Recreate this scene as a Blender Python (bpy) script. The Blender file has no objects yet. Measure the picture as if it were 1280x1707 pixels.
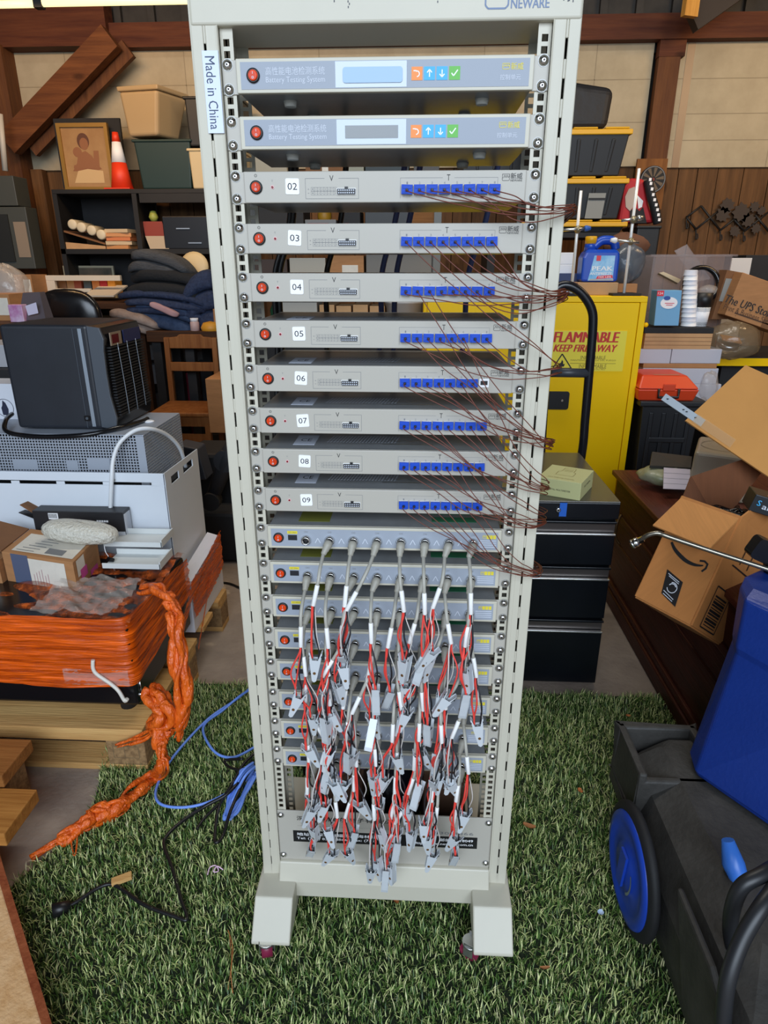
import bpy, bmesh, math, random
import numpy as np
from mathutils import Vector as V, Matrix as M, Euler
S = bpy.context.scene
COL = S.collection
random.seed(7)

# ------------------------------------------------------------------ camera
CX, CY, CZ = 0.0573, -1.1328, 1.4739
PITCH, YAW, FPX = 0.36288, -0.05038, 1088.84
cd = bpy.data.cameras.new('camera'); cam = bpy.data.objects.new('camera', cd); COL.objects.link(cam)
cam.location = (CX, CY, CZ); cam.rotation_euler = (math.pi/2-PITCH, 0, -YAW)
cd.sensor_fit = 'VERTICAL'; cd.sensor_height = 36; cd.sensor_width = 27; cd.lens = FPX*36/1707
cd.clip_start = 0.02
S.camera = cam
# ------------------------------------------------------------------ view, world, big lights
S.view_settings.view_transform = 'Standard'; S.view_settings.look = 'None'
S.view_settings.gamma = 1; S.view_settings.use_curve_mapping = False
S.view_settings.exposure = 0.0
wd = bpy.data.worlds.new('sky'); S.world = wd; wd.use_nodes = True
wb = wd.node_tree.nodes['Background']; wb.inputs[0].default_value = (0.74, 0.87, 1.0, 1); wb.inputs[1].default_value = 0.70

def area(name, loc, aim, sx, sy, power, color):
    l = bpy.data.lights.new(name, 'AREA'); l.shape = 'RECTANGLE'; l.size = sx; l.size_y = sy
    l.energy = power; l.color = color
    o = bpy.data.objects.new(name, l); COL.objects.link(o); o.location = loc
    o.rotation_euler = (V(aim)-V(loc)).to_track_quat('-Z', 'Y').to_euler(); return o
area('doorway_daylight', (0.2, -5.6, 3.6), (0.1, 0.6, 0.7), 6.0, 3.4, 480, (0.75, 0.86, 1.0))
area('tube_light_glow', (-1.9, 2.4, 3.1), (-2.2, 4.6, 1.6), 1.6, 0.15, 30, (1.0, 0.60, 0.27))
area('overhead_fill', (0.3, 2.0, 4.05), (0.3, 2.1, 0), 2.4, 0.4, 46, (1.0, 0.94, 0.84))  # added fill that brightens floor and unit tops; no lamp is modelled here
area('shop_lamp_glow', (3.0, 2.2, 3.2), (2.4, 4.6, 1.9), 1.2, 0.25, 34, (1.0, 0.68, 0.36))

# ------------------------------------------------------------------ helpers: pixels of the photograph -> places in the room
_cp, _sp, _cy, _sy = math.cos(PITCH), math.sin(PITCH), math.cos(YAW), math.sin(YAW)
_F = V((_sy*_cp, _cy*_cp, -_sp)); _R = V((_cy, -_sy, 0)); _U = _R.cross(_F); _C = V((CX, CY, CZ))
def ray(x, y): return _F + _R*((x-640)/FPX) + _U*((853.5-y)/FPX)
def P(x, y, Y):
    d = ray(x, y); return _C + d*((Y-CY)/d.y)
def PZ(x, y, Z):
    d = ray(x, y); return _C + d*((Z-CZ)/d.z)
def PX(x, y, X):
    d = ray(x, y); return _C + d*((X-CX)/d.x)

# ------------------------------------------------------------------ materials
def lin(h):
    h = h.lstrip('#'); c = [int(h[i:i+2], 16)/255 for i in (0, 2, 4)]
    return tuple((x/12.92 if x <= .04045 else ((x+.055)/1.055)**2.4) for x in c)
MATS = {}
def mat(name, col, rough=.5, metal=0, var=0, scale=12, stretch=(1, 1, 1), bump=0, bscale=60, alpha=1, spec=.5, emit=0, col2=None, trans=0, dirt=None):
    if name in MATS: return MATS[name]
    m = bpy.data.materials.new(name); m.use_nodes = True; nt = m.node_tree; b = nt.nodes['Principled BSDF']
    c = lin(col); b.inputs['Base Color'].default_value = (*c, 1)
    b.inputs['Roughness'].default_value = rough; b.inputs['Metallic'].default_value = metal
    b.inputs['Specular IOR Level'].default_value = spec; b.inputs['Alpha'].default_value = alpha
    if trans: b.inputs['Transmission Weight'].default_value = trans
    if emit:
        b.inputs['Emission Color'].default_value = (*c, 1); b.inputs['Emission Strength'].default_value = emit
    N = nt.nodes.new; L = nt.links.new
    if var or col2 or bump or dirt:
        tc = N('ShaderNodeTexCoord'); mp = N('ShaderNodeMapping'); mp.inputs['Scale'].default_value = stretch
        L(tc.outputs['Object'], mp.inputs[0])
    if var or col2:
        n = N('ShaderNodeTexNoise'); n.inputs['Scale'].default_value = scale; n.inputs['Detail'].default_value = 6; n.inputs['Roughness'].default_value = .65
        L(mp.outputs[0], n.inputs['Vector'])
        r = N('ShaderNodeValToRGB'); r.color_ramp.elements[0].position = .32; r.color_ramp.elements[1].position = .68
        if col2: c2 = lin(col2); a, d = c, c2
        else: a = tuple(x*(1-var) for x in c); d = tuple(min(1, x*(1+var)) for x in c)
        r.color_ramp.elements[0].color = (*a, 1); r.color_ramp.elements[1].color = (*d, 1)
        L(n.outputs[0], r.inputs[0]); out = r.outputs[0]
        if dirt:
            n2 = N('ShaderNodeTexNoise'); n2.inputs['Scale'].default_value = dirt[1]; n2.inputs['Detail'].default_value = 8
            L(tc.outputs['Object'], n2.inputs['Vector'])
            r2 = N('ShaderNodeValToRGB'); r2.color_ramp.elements[0].position = dirt[2]; r2.color_ramp.elements[1].position = dirt[2]+.06
            L(n2.outputs[0], r2.inputs[0])
            mx = N('ShaderNodeMix'); mx.data_type = 'RGBA'; mx.inputs[7].default_value = (*lin(dirt[0]), 1)
            L(r2.outputs[0], mx.inputs[0]); L(out, mx.inputs[6]); out = mx.outputs[2]
        L(out, b.inputs['Base Color'])
    if bump:
        n = N('ShaderNodeTexNoise'); n.inputs['Scale'].default_value = bscale; n.inputs['Detail'].default_value = 4
        L(mp.outputs[0], n.inputs['Vector']); bp = N('ShaderNodeBump'); bp.inputs['Strength'].default_value = bump; bp.inputs['Distance'].default_value = .01
        L(n.outputs[0], bp.inputs['Height']); L(bp.outputs[0], b.inputs['Normal'])
    MATS[name] = m; return m
def wood(name, c1, c2, axis='x', scale=3.0, rough=.65, knots=True):
    st = {'x': (1, 14, 14), 'y': (14, 1, 14), 'z': (14, 14, 1)}[axis]
    m = mat(name, c1, rough, col2=c2, scale=scale, stretch=st, bump=.25, bscale=scale*4, spec=.2)
    if knots:
        nt = m.node_tree; b = nt.nodes['Principled BSDF']; src = b.inputs['Base Color'].links[0].from_socket
        tc = [n for n in nt.nodes if n.type == 'TEX_COORD'][0]
        st2 = {'x': (1, 2.2, 2.2), 'y': (2.2, 1, 2.2), 'z': (2.2, 2.2, 1)}[axis]
        mp = nt.nodes.new('ShaderNodeMapping'); mp.inputs['Scale'].default_value = st2
        v = nt.nodes.new('ShaderNodeTexVoronoi'); v.inputs['Scale'].default_value = 2.2
        r = nt.nodes.new('ShaderNodeValToRGB'); r.color_ramp.elements[0].position = .05; r.color_ramp.elements[0].color = (.3, .25, .22, 1)
        r.color_ramp.elements[1].position = .13; r.color_ramp.elements[1].color = (1, 1, 1, 1)
        mx = nt.nodes.new('ShaderNodeMix'); mx.data_type = 'RGBA'; mx.blend_type = 'MULTIPLY'; mx.inputs[0].default_value = .8
        L = nt.links.new; L(tc.outputs['Object'], mp.inputs[0]); L(mp.outputs[0], v.inputs['Vector']); L(v.outputs['Distance'], r.inputs[0])
        L(src, mx.inputs[6]); L(r.outputs[0], mx.inputs[7]); L(mx.outputs[2], b.inputs['Base Color'])
    return m

# ------------------------------------------------------------------ mesh builder
def catmull(pts, n=6, closed=False):
    pts = [V(p) for p in pts]
    if len(pts) < 3: return pts
    out = []; k = len(pts)
    for i in range(k if closed else k-1):
        if closed: a, b, c, d = pts[i-1], pts[i], pts[(i+1) % k], pts[(i+2) % k]
        else: a, b, c, d = pts[max(i-1, 0)], pts[i], pts[i+1], pts[min(i+2, k-1)]
        for j in range(n):
            t = j/n; t2 = t*t; t3 = t2*t
            out.append(.5*((2*b)+(c-a)*t+(2*a-5*b+4*c-d)*t2+(3*b-a-3*c+d)*t3))
    if not closed: out.append(pts[-1])
    return out
_tcache = {}
def text_geo(s, bold=0):
    k = (s, bold)
    if k not in _tcache:
        c = bpy.data.curves.new('t', 'FONT'); c.body = s; c.size = 1; c.offset = bold; c.resolution_u = 2
        o = bpy.data.objects.new('t', c); COL.objects.link(o); bpy.context.view_layer.update()
        me = bpy.data.meshes.new_from_object(o.evaluated_get(bpy.context.evaluated_depsgraph_get()))
        vs = [tuple(v.co[:2]) for v in me.vertices]; fs = [tuple(p.vertices) for p in me.polygons]
        bpy.data.objects.remove(o); bpy.data.meshes.remove(me); bpy.data.curves.remove(c)
        if not vs: vs = [(0, 0), (.1, 0), (0, .1)]; fs = [(0, 1, 2)]
        xs = [v[0] for v in vs]; ys = [v[1] for v in vs]
        _tcache[k] = (vs, fs, min(xs), max(xs), min(ys), max(ys))
    return _tcache[k]
class MB:
    def __init__(s): s.v = []; s.f = []; s.mi = []; s.m = []; s.sm = []
    def _m(s, m):
        if m not in s.m: s.m.append(m)
        return s.m.index(m)
    def add(s, vs, fs, m, smooth=False):
        o = len(s.v); s.v += [V(v) for v in vs]; k = s._m(m)
        for f in fs: s.f.append(tuple(i+o for i in f)); s.mi.append(k); s.sm.append(smooth)
    def box(s, c, d, m, R=None):
        x, y, z = d[0]/2, d[1]/2, d[2]/2; c = V(c)
        vs = [V((i*x, j*y, k*z)) for i in (-1, 1) for j in (-1, 1) for k in (-1, 1)]
        if R is not None: vs = [R @ v for v in vs]
        s.add([c+v for v in vs], [(0, 1, 3, 2), (4, 6, 7, 5), (0, 4, 5, 1), (2, 3, 7, 6), (0, 2, 6, 4), (1, 5, 7, 3)], m)
    def bb(s, a, b, m):  # box from two corners
        a = V(a); b = V(b); s.box((a+b)/2, [abs(q) for q in (b-a)], m)
    def rbox(s, c, d, r, m, n=5, R=None, axis='y'):  # box with rounded corners in the plane across `axis`
        pts = []
        ax = {'y': (0, 2, 1), 'z': (0, 1, 2), 'x': (1, 2, 0)}[axis]
        w, h, t = d[ax[0]]/2, d[ax[1]]/2, d[ax[2]]/2
        for cx, cy, a0 in ((w-r, h-r, 0), (r-w, h-r, 90), (r-w, r-h, 180), (w-r, r-h, 270)):
            for i in range(n+1):
                a = math.radians(a0+90*i/n); pts.append((cx+r*math.cos(a), cy+r*math.sin(a)))
        k = len(pts); vs = []
        for sg in (-1, 1):
            for p in pts:
                q = [0, 0, 0]; q[ax[0]], q[ax[1]], q[ax[2]] = p[0], p[1], sg*t
                q = V(q); vs.append(V(c)+(R @ q if R is not None else q))
        fs = [tuple(range(k)), tuple(range(2*k-1, k-1, -1))]+[(i, i+k, (i+1) % k+k, (i+1) % k) for i in range(k)]
        s.add(vs, fs, m)
    def cyl(s, a, b, r0, r1=None, m=None, n=14, caps=True, smooth=True):
        a = V(a); b = V(b); r1 = r0 if r1 is None else r1
        q = (b-a).to_track_quat('Z', 'Y').to_matrix(); vs = []
        for p, r in ((a, r0), (b, r1)):
            vs += [p+q @ V((r*math.cos(2*math.pi*i/n), r*math.sin(2*math.pi*i/n), 0)) for i in range(n)]
        s.add(vs, [(i, (i+1) % n, (i+1) % n+n, i+n) for i in range(n)], m, smooth)
        if caps: s.add(vs, [tuple(range(n-1, -1, -1)), tuple(range(n, 2*n))], m)
    def lathe(s, prof, o, m, n=20, axis=(0, 0, 1), sx=1, sy=1, caps=True):
        q = V(axis).to_track_quat('Z', 'Y').to_matrix(); vs = []; k = len(prof)
        for r, z in prof: vs += [V(o)+q @ V((r*sx*math.cos(2*math.pi*i/n), r*sy*math.sin(2*math.pi*i/n), z)) for i in range(n)]
        s.add(vs, [(j*n+i, j*n+(i+1) % n, (j+1)*n+(i+1) % n, (j+1)*n+i) for j in range(k-1) for i in range(n)], m, True)
        if caps: s.add(vs, [tuple(range(n-1, -1, -1)), tuple(range((k-1)*n, k*n))], m)
    def tube(s, pts, r, m, n=6, closed=False):
        pts = [V(p) for p in pts]; k = len(pts); vs = []; up = None
        for i, p in enumerate(pts):
            t = (pts[(i+1) % k]-pts[i-1]) if closed else (pts[min(i+1, k-1)]-pts[max(i-1, 0)])
            if t.length < 1e-9: t = V((0, 0, 1))
            t.normalize()
            if up is None: up = t.orthogonal().normalized()
            else:
                up = up-t*up.dot(t)
                up = up.normalized() if up.length > 1e-6 else t.orthogonal().normalized()
            w = t.cross(up); rr = r[i] if isinstance(r, (list, tuple)) else r
            vs += [p+up*(rr*math.cos(2*math.pi*j/n))+w*(rr*math.sin(2*math.pi*j/n)) for j in range(n)]
        e = k if closed else k-1
        s.add(vs, [(i*n+j, i*n+(j+1) % n, ((i+1) % k)*n+(j+1) % n, ((i+1) % k)*n+j) for i in range(e) for j in range(n)], m, True)
        if not closed: s.add(vs, [tuple(range(n-1, -1, -1)), tuple(range((k-1)*n, k*n))], m)
    def prism(s, poly, o, ux, uy, d, m, smooth=False):  # polygon in (ux,uy) at o, extruded along vector d
        o = V(o); ux = V(ux); uy = V(uy); d = V(d); k = len(poly)
        a = [o+ux*p[0]+uy*p[1] for p in poly]; vs = a+[p+d for p in a]
        s.add(vs, [tuple(range(k)), tuple(range(2*k-1, k-1, -1))], m)
        s.add(vs, [(i, i+k, (i+1) % k+k, (i+1) % k) for i in range(k)], m, smooth)
    def quad(s, a, b, c, d, m): s.add([a, b, c, d], [(0, 1, 2, 3)], m)
    def sheet(s, a, b, c, d, t, m):  # four corners with a real thickness
        a, b, c, d = map(V, (a, b, c, d)); n = (b-a).cross(d-a).normalized()*t
        s.add([a, b, c, d, a+n, b+n, c+n, d+n], [(0, 1, 2, 3), (7, 6, 5, 4), (0, 4, 5, 1), (1, 5, 6, 2), (2, 6, 7, 3), (3, 7, 4, 0)], m)
    def hexa(s, lo, hi, m):  # two quads of four corners each
        vs = [V(p) for p in lo]+[V(p) for p in hi]
        s.add(vs, [(3, 2, 1, 0), (4, 5, 6, 7), (0, 1, 5, 4), (1, 2, 6, 5), (2, 3, 7, 6), (3, 0, 4, 7)], m)
    def grid(s, fn, nu, nv, m, smooth=True, cu=False):
        vs = [fn(i/(nu if cu else nu-1), j/(nv-1)) for j in range(nv) for i in range(nu)]
        s.add(vs, [(j*nu+i, j*nu+(i+1) % nu, (j+1)*nu+(i+1) % nu, (j+1)*nu+i) for j in range(nv-1) for i in range(nu if cu else nu-1)], m, smooth)
    def text(s, t, c, w, h, m, ux=(1, 0, 0), uy=(0, 0, 1), bold=0):  # fitted into w x h round its centre c
        if bold:  # a heavier face: the same glyphs printed three times, a hair apart
            U_ = V(ux).normalized(); N_ = U_.cross(V(uy)).normalized(); e = bold*(h or w*.2)*.9
            for k, q in enumerate((-e, e, 0)): s.text(t, V(c)+U_*q+N_*(.00012*(k-1)), w-2*e, h, m, ux, uy)
            return
        vs, fs, x0, x1, y0, y1 = text_geo(t, 0); ux = V(ux).normalized(); uy = V(uy).normalized(); c = V(c)
        kx = w/(x1-x0); ky = h/(y1-y0) if h else kx
        s.add([c+ux*((v[0]-(x0+x1)/2)*kx)+uy*((v[1]-(y0+y1)/2)*ky) for v in vs], fs, m)
    def ring(s, c, r0, r1, m, ux=(1, 0, 0), uy=(0, 0, 1), n=24, a0=0, a1=360):
        c = V(c); ux = V(ux); uy = V(uy); vs = []
        for i in range(n+1):
            a = math.radians(a0+(a1-a0)*i/n)
            for r in (r0, r1): vs.append(c+ux*r*math.cos(a)+uy*r*math.sin(a))
        s.add(vs, [(2*i, 2*i+1, 2*i+3, 2*i+2) for i in range(n)], m)
    def lines(s, segs, y, w, m, o=(0, 0, 0)):  # printed lines on a face looking to -y
        o = V(o)
        for (x0, z0, x1, z1) in segs:
            d = V((x1-x0, 0, z1-z0)); n = V((-d.z, 0, d.x)).normalized()*w/2; a = o+V((x0, y, z0)); b = o+V((x1, y, z1))
            s.quad(a-n, b-n, b+n, a+n, m)
    def blob(s, c, r, m, n=14, k=9, noise=0, seed=0, R=None, p=1.0):
        rnd = random.Random(seed); ph = [rnd.uniform(0, 6.28) for _ in range(6)]; c = V(c)
        def fn(u, v):
            a = 2*math.pi*u; b = math.pi*(v-.5); e = lambda q: math.copysign(abs(q)**p, q)
            d = 1+noise*(math.sin(3*a+ph[0]+2*b)+.7*math.sin(5*b+ph[1]+2*a)+.5*math.sin(7*a+ph[2]-4*b))
            q = V((r[0]*e(math.cos(a))*e(math.cos(b)), r[1]*e(math.sin(a))*e(math.cos(b)), r[2]*e(math.sin(b))))*d
            return c+(R @ q if R is not None else q)
        s.grid(fn, n, k, m, True, True)
    def build(s, name, parent=None, bevel=0, seg=2, sub=0, loc=None, fix=True):
        me = bpy.data.meshes.new(name); o = bpy.data.objects.new(name, me); COL.objects.link(o)
        if parent is not None:
            o.parent = parent; off = V(parent.get('_o', (0, 0, 0))); o['_o'] = tuple(off)
        else:
            if loc is None:
                xs = [v.x for v in s.v]; ys = [v.y for v in s.v]; zs = [v.z for v in s.v]
                loc = ((min(xs)+max(xs))/2, (min(ys)+max(ys))/2, min(zs))
            off = V(loc); o.location = off; o['_o'] = tuple(off)
        me.from_pydata([v-off for v in s.v], [], s.f)
        me.polygons.foreach_set('material_index', s.mi); me.polygons.foreach_set('use_smooth', s.sm)
        for m in s.m: me.materials.append(m)
        if fix:
            bm = bmesh.new(); bm.from_mesh(me); bmesh.ops.remove_doubles(bm, verts=bm.verts, dist=1e-6)
            big = [f for f in bm.faces]; bmesh.ops.recalc_face_normals(bm, faces=big); bm.to_mesh(me); bm.free()
        if bevel:
            md = o.modifiers.new('bevel', 'BEVEL'); md.width = bevel; md.segments = seg; md.limit_method = 'ANGLE'; md.angle_limit = .7
        if sub:
            md = o.modifiers.new('sub', 'SUBSURF'); md.levels = sub; md.render_levels = sub
        return o
def tag(o, label, cat, group=None, kind=None):
    o['label'] = label; o['category'] = cat
    if group: o['group'] = group
    if kind: o['kind'] = kind
    return o
def thing(name, label, cat, loc, group=None):
    o = bpy.data.objects.new(name, None); COL.objects.link(o); o.location = loc; o['_o'] = tuple(loc); o.empty_display_size = .02
    return tag(o, label, cat, group)
def struct(o): o['kind'] = 'structure'; return o
def copy_tree(o, parent=None):
    c = o.copy(); COL.objects.link(c)
    if parent is not None: c.parent = parent
    for ch in list(o.children): copy_tree(ch, c)
    return c
def single(mb, name, label, cat, group=None, **k): return tag(mb.build(name, **k), label, cat, group)
def rot(rx=0, ry=0, rz=0): return Euler((math.radians(rx), math.radians(ry), math.radians(rz))).to_matrix()
# ================================================================== materials used in many places
CREAM = mat('cream_powder_coat', '#c0bbaa', .42, var=.03, scale=5)
CREAM2 = mat('panel_paint', '#afaa9f', .40)
GALV = mat('galvanised_sheet', '#8d9092', .34, .25, var=.08, scale=30)
STEEL = mat('zinc_steel', '#c9c9c6', .28, .9)
CHROME = mat('chrome', '#dcdcda', .15, 1)
BLACK = mat('black_plastic', '#141416', .45)
INK = mat('black_ink', '#1c1c1e', .6)
GREYINK = mat('grey_ink', '#77787a', .6)
LGREY = mat('pale_grey_ink', '#c9ced8', .6)
WHITE = mat('white_paper', '#efeff0', .6)
REDS = mat('red_rocker', '#f04a10', .35, col2='#b83208', scale=60, spec=.25)
OVER = mat('blue_grey_overlay', '#979ea9', .4, spec=.3)
BLUEPLUG = mat('blue_plug', '#1c49b8', .5, spec=.25)
BROWNW = mat('brown_wire', '#6b3322', .45)
REDW = mat('red_wire', '#e0443a', .45)
BLKW = mat('black_wire', '#1b1b20', .45)
WHTW = mat('white_wire', '#c9c2bc', .45)
GREYC = mat('grey_cable', '#aaa79c', .5)
BOOT = mat('grey_boot', '#9c988c', .5)
SLEEVE = mat('white_sleeve', '#f4f4f2', .5)
CLIPM = mat('nickel_clip', '#c6cbcf', .42, .15)
BRASS = mat('brown_rivet', '#6b4a26', .4, .3)
YELST = mat('yellow_sticker', '#dccb3a', .5)
OLIVE = mat('olive_sticker', '#6c6e2c', .5)
GREENST = mat('green_sticker', '#1f6b4a', .5)
ORG = mat('orange_key', '#ee8b3f', .5); CYAN = mat('cyan_key', '#3aa9e0', .5); GRN = mat('green_key', '#5fb246', .5)
LCD = mat('grey_display', '#74787a', .25); FILM = mat('pale_film', '#bcc6d0', .25, spec=.5)
LOGOB = mat('grey_blue_ink', '#6c7d9c', .5)

# ================================================================== the room
CONC = mat('concrete_floor', '#84756a', .85, col2='#a09080', scale=5, bump=.3, bscale=50, dirt=('#c0ad96', 6, .66))
INSUL = mat('insulation_board', '#a5977c', .75, col2='#b6a88c', scale=4, bump=.25, bscale=9)
SEAM = mat('board_seam', '#94876e', .8); TAPE = mat('brown_tape', '#94795c', .4)
DARKMETAL = mat('corrugated_dark', '#2c2926', .7, var=.3, scale=8)
BEAM = wood('beam_wood', '#47231a', '#663a24', 'x', 1.6)
POSTW = wood('post_wood', '#523120', '#6e4628', 'z', 1.6)
BRACEW = wood('brace_wood', '#55301c', '#764828', 'x', 2)
BOARDW = wood('wall_board_wood', '#4c341f', '#735030', 'z', 1.3)
WALLY = 4.5
m = MB(); m.bb((-3.4, -3.6, -.08), (3.6, WALLY+.2, 0), CONC); struct(m.build('floor'))
m = MB()
for i in range(28):  # corrugated sheet high on the back wall
    x = -3.4+.25*i; m.bb((x, WALLY+.04, 2.9), (x+.2, WALLY+.1, 4.2), DARKMETAL); m.bb((x+.2, WALLY+.0, 2.9), (x+.25, WALLY+.1, 4.2), DARKMETAL)
m.bb((-3.4, WALLY+.1, 0), (3.6, WALLY+.2, 4.2), DARKMETAL)
x = -3.4; rnd = random.Random(3)
while x < 3.6:
    w = rnd.choice((.14, .15, .19)); m.bb((x+.003, WALLY-.005-rnd.random()*.006, 0), (min(x+w-.003, 3.6), WALLY+.1, 2.18), BOARDW); x += w
struct(m.build('wall_back'))
m = MB(); m.bb((-3.5, -3.6, 0), (-3.4, WALLY+.2, 4.2), DARKMETAL); struct(m.build('wall_left'))
m = MB(); m.bb((3.6, -3.6, 0), (3.7, WALLY+.2, 4.2), BOARDW); struct(m.build('wall_right'))
m = MB(); m.bb((-3.5, -3.6, 4.2), (3.7, WALLY+.2, 4.28), DARKMETAL); struct(m.build('ceiling'))
def board(n, x0, x1, z0, z1, seams):
    m = MB(); m.bb((x0, WALLY-.03, z0), (x1, WALLY+.02, z1), INSUL)
    for z in seams[0]: m.bb((x0, WALLY-.0315, z-.0025), (x1, WALLY-.03, z+.0025), SEAM)
    for x in seams[1]: m.bb((x-.0025, WALLY-.0315, z0), (x+.0025, WALLY-.03, z1), SEAM)
    for (a, b) in seams[2]: m.bb((a, WALLY-.033, z0), (b, WALLY-.03, z1), TAPE)
    o = m.build(n); struct(o); return o
board('trim_1', -3.0, 1.70, 2.16, 2.95, ((2.45, 2.72), (-2.6, -1.7, -.7, .5, 1.3), ()))
board('trim_2', 1.86, 3.6, 2.15, 2.95, ((2.33, 2.5, 2.72), (2.62, 3.2), ((1.93, 1.985),)))
m = MB(); m.bb((-2.2, WALLY-.12, 2.94), (3.6, WALLY-.03, 3.09), BEAM); m.bb((-3.4, WALLY-.17, 2.94), (-2.2, WALLY-.03, 3.22), BEAM); struct(m.build('trim_3'))
m = MB(); m.bb((1.72, WALLY-.10, 0), (1.87, WALLY-.03, 2.95), POSTW); m.bb((1.715, WALLY-.105, 2.84), (1.895, WALLY-.03, 2.95), BEAM); struct(m.build('trim_4'))
m = MB(); m.bb((-3.18, WALLY-.2, 0), (-2.98, WALLY-.03, 2.95), POSTW); m.bb((-2.97, WALLY-.1, 0), (-2.88, WALLY-.03, 2.16), BOARDW); struct(m.build('trim_5'))
a, b = P(25, 232, 4.2), P(160, 90, 4.2); d = (b-a); L_ = d.length; R_ = M.Rotation(-math.atan2(d.z, d.x), 3, 'Y')
m = MB(); m.box((a+b)/2+d*.06, (L_*1.25, .09, .16), BRACEW, R_); m.box((a+b)/2+d*.06+V((.09, .10, -.03)), (L_*1.2, .05, .12), POSTW, R_); struct(m.build('trim_6'))
m = MB(); m.box((2.2, WALLY-.35, 3.22), (.9, .09, .14), mat('dark_rafter', '#2b211b', .7), rot(0, -33, 0)); struct(m.build('trim_7'))

# ------------------------------------------------------------------ turf
def blades(n=120000):
    r = np.random.default_rng(5)
    x = r.uniform(-.95, 1.15, n); y = r.uniform(-.55, .90, n)
    edge = -.925+.05*np.sin(y*5)-.02*np.cos(y*13); keep = (x > edge) & (y < .885+.008*np.sin(x*30)); x = x[keep]; y = y[keep]; n = len(x)
    a = r.uniform(0, 2*np.pi, n); h = r.uniform(.012, .030, n); lean = r.uniform(.15, 1.25, n); w = r.uniform(.0008, .0016, n)
    dx, dy = np.cos(a), np.sin(a); px, py = -dy*w, dx*w; z0 = .008
    l1 = h*.55; l2 = h*.55
    mx, my, mz = dx*l1*np.sin(lean*.5), dy*l1*np.sin(lean*.5), l1*np.cos(lean*.5)
    tx, ty, tz = mx+dx*l2*np.sin(lean*1.2), my+dy*l2*np.sin(lean*1.2), mz+l2*np.cos(lean*1.2)
    vs = np.stack([np.stack([x-px, y-py, np.full(n, z0)], 1), np.stack([x+px, y+py, np.full(n, z0)], 1), np.stack([x+mx+px*.8, y+my+py*.8, z0+mz], 1), np.stack([x+mx-px*.8, y+my-py*.8, z0+mz], 1), np.stack([x+tx, y+ty, z0+tz], 1)], 1).reshape(-1, 3)
    i = np.arange(n)*5
    loops = np.stack([i, i+1, i+2, i+3, i+3, i+2, i+4], 1).ravel(); st = np.stack([np.arange(n)*7, np.arange(n)*7+4], 1).ravel(); tot = np.tile([4, 3], n)
    # backing sheet
    ny = 40; ys = np.linspace(-.55, .885, ny); xl = -.925+.05*np.sin(ys*5)-.02*np.cos(ys*13)
    nv = len(vs); back = np.concatenate([np.stack([xl, ys, np.full(ny, .008)], 1), np.stack([np.full(ny, 1.15), ys, np.full(ny, .008)], 1)])
    bl = []; 
    for j in range(ny-1): bl += [nv+j, nv+ny+j, nv+ny+j+1, nv+j+1]
    st = np.concatenate([st, len(loops)+np.arange(ny-1)*4]); tot = np.concatenate([tot, np.full(ny-1, 4)]); loops = np.concatenate([loops, bl])
    vs = np.concatenate([vs, back])
    me = bpy.data.meshes.new('artificial_turf'); me.vertices.add(len(vs)); me.vertices.foreach_set('co', vs.astype(np.float32).ravel())
    me.loops.add(len(loops)); me.loops.foreach_set('vertex_index', loops.astype(np.int32))
    me.polygons.add(len(st)); me.polygons.foreach_set('loop_start', st.astype(np.int32)); me.polygons.foreach_set('loop_total', tot.astype(np.int32))
    mi = np.zeros(len(st), np.int32); mi[-(ny-1):] = 1; me.polygons.foreach_set('material_index', mi); me.update(calc_edges=True); me.validate()
    g = bpy.data.materials.new('turf_blades'); g.use_nodes = True; nt = g.node_tree; bs = nt.nodes['Principled BSDF']
    ge = nt.nodes.new('ShaderNodeNewGeometry'); ra = nt.nodes.new('ShaderNodeValToRGB'); cr = ra.color_ramp
    cr.elements[0].color = (*lin('#2e4a1c'), 1); cr.elements[1].color = (*lin('#bccc7c'), 1); e = cr.elements.new(.5); e.color = (*lin('#5e8038'), 1)
    e = cr.elements.new(.9); e.color = (*lin('#e6eca0'), 1); cr.elements[-1].color = (*lin('#dcd2a4'), 1)
    nt.links.new(ge.outputs['Random Per Island'], ra.inputs[0]); nt.links.new(ra.outputs[0], bs.inputs['Base Color']); bs.inputs['Roughness'].default_value = .45
    me.materials.append(g); me.materials.append(mat('turf_backing', '#18240f', .9))
    o = bpy.data.objects.new('artificial_turf', me); COL.objects.link(o)
    tag(o, 'green artificial turf rug lying on the concrete floor', 'artificial turf', kind='stuff')
blades()
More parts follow.
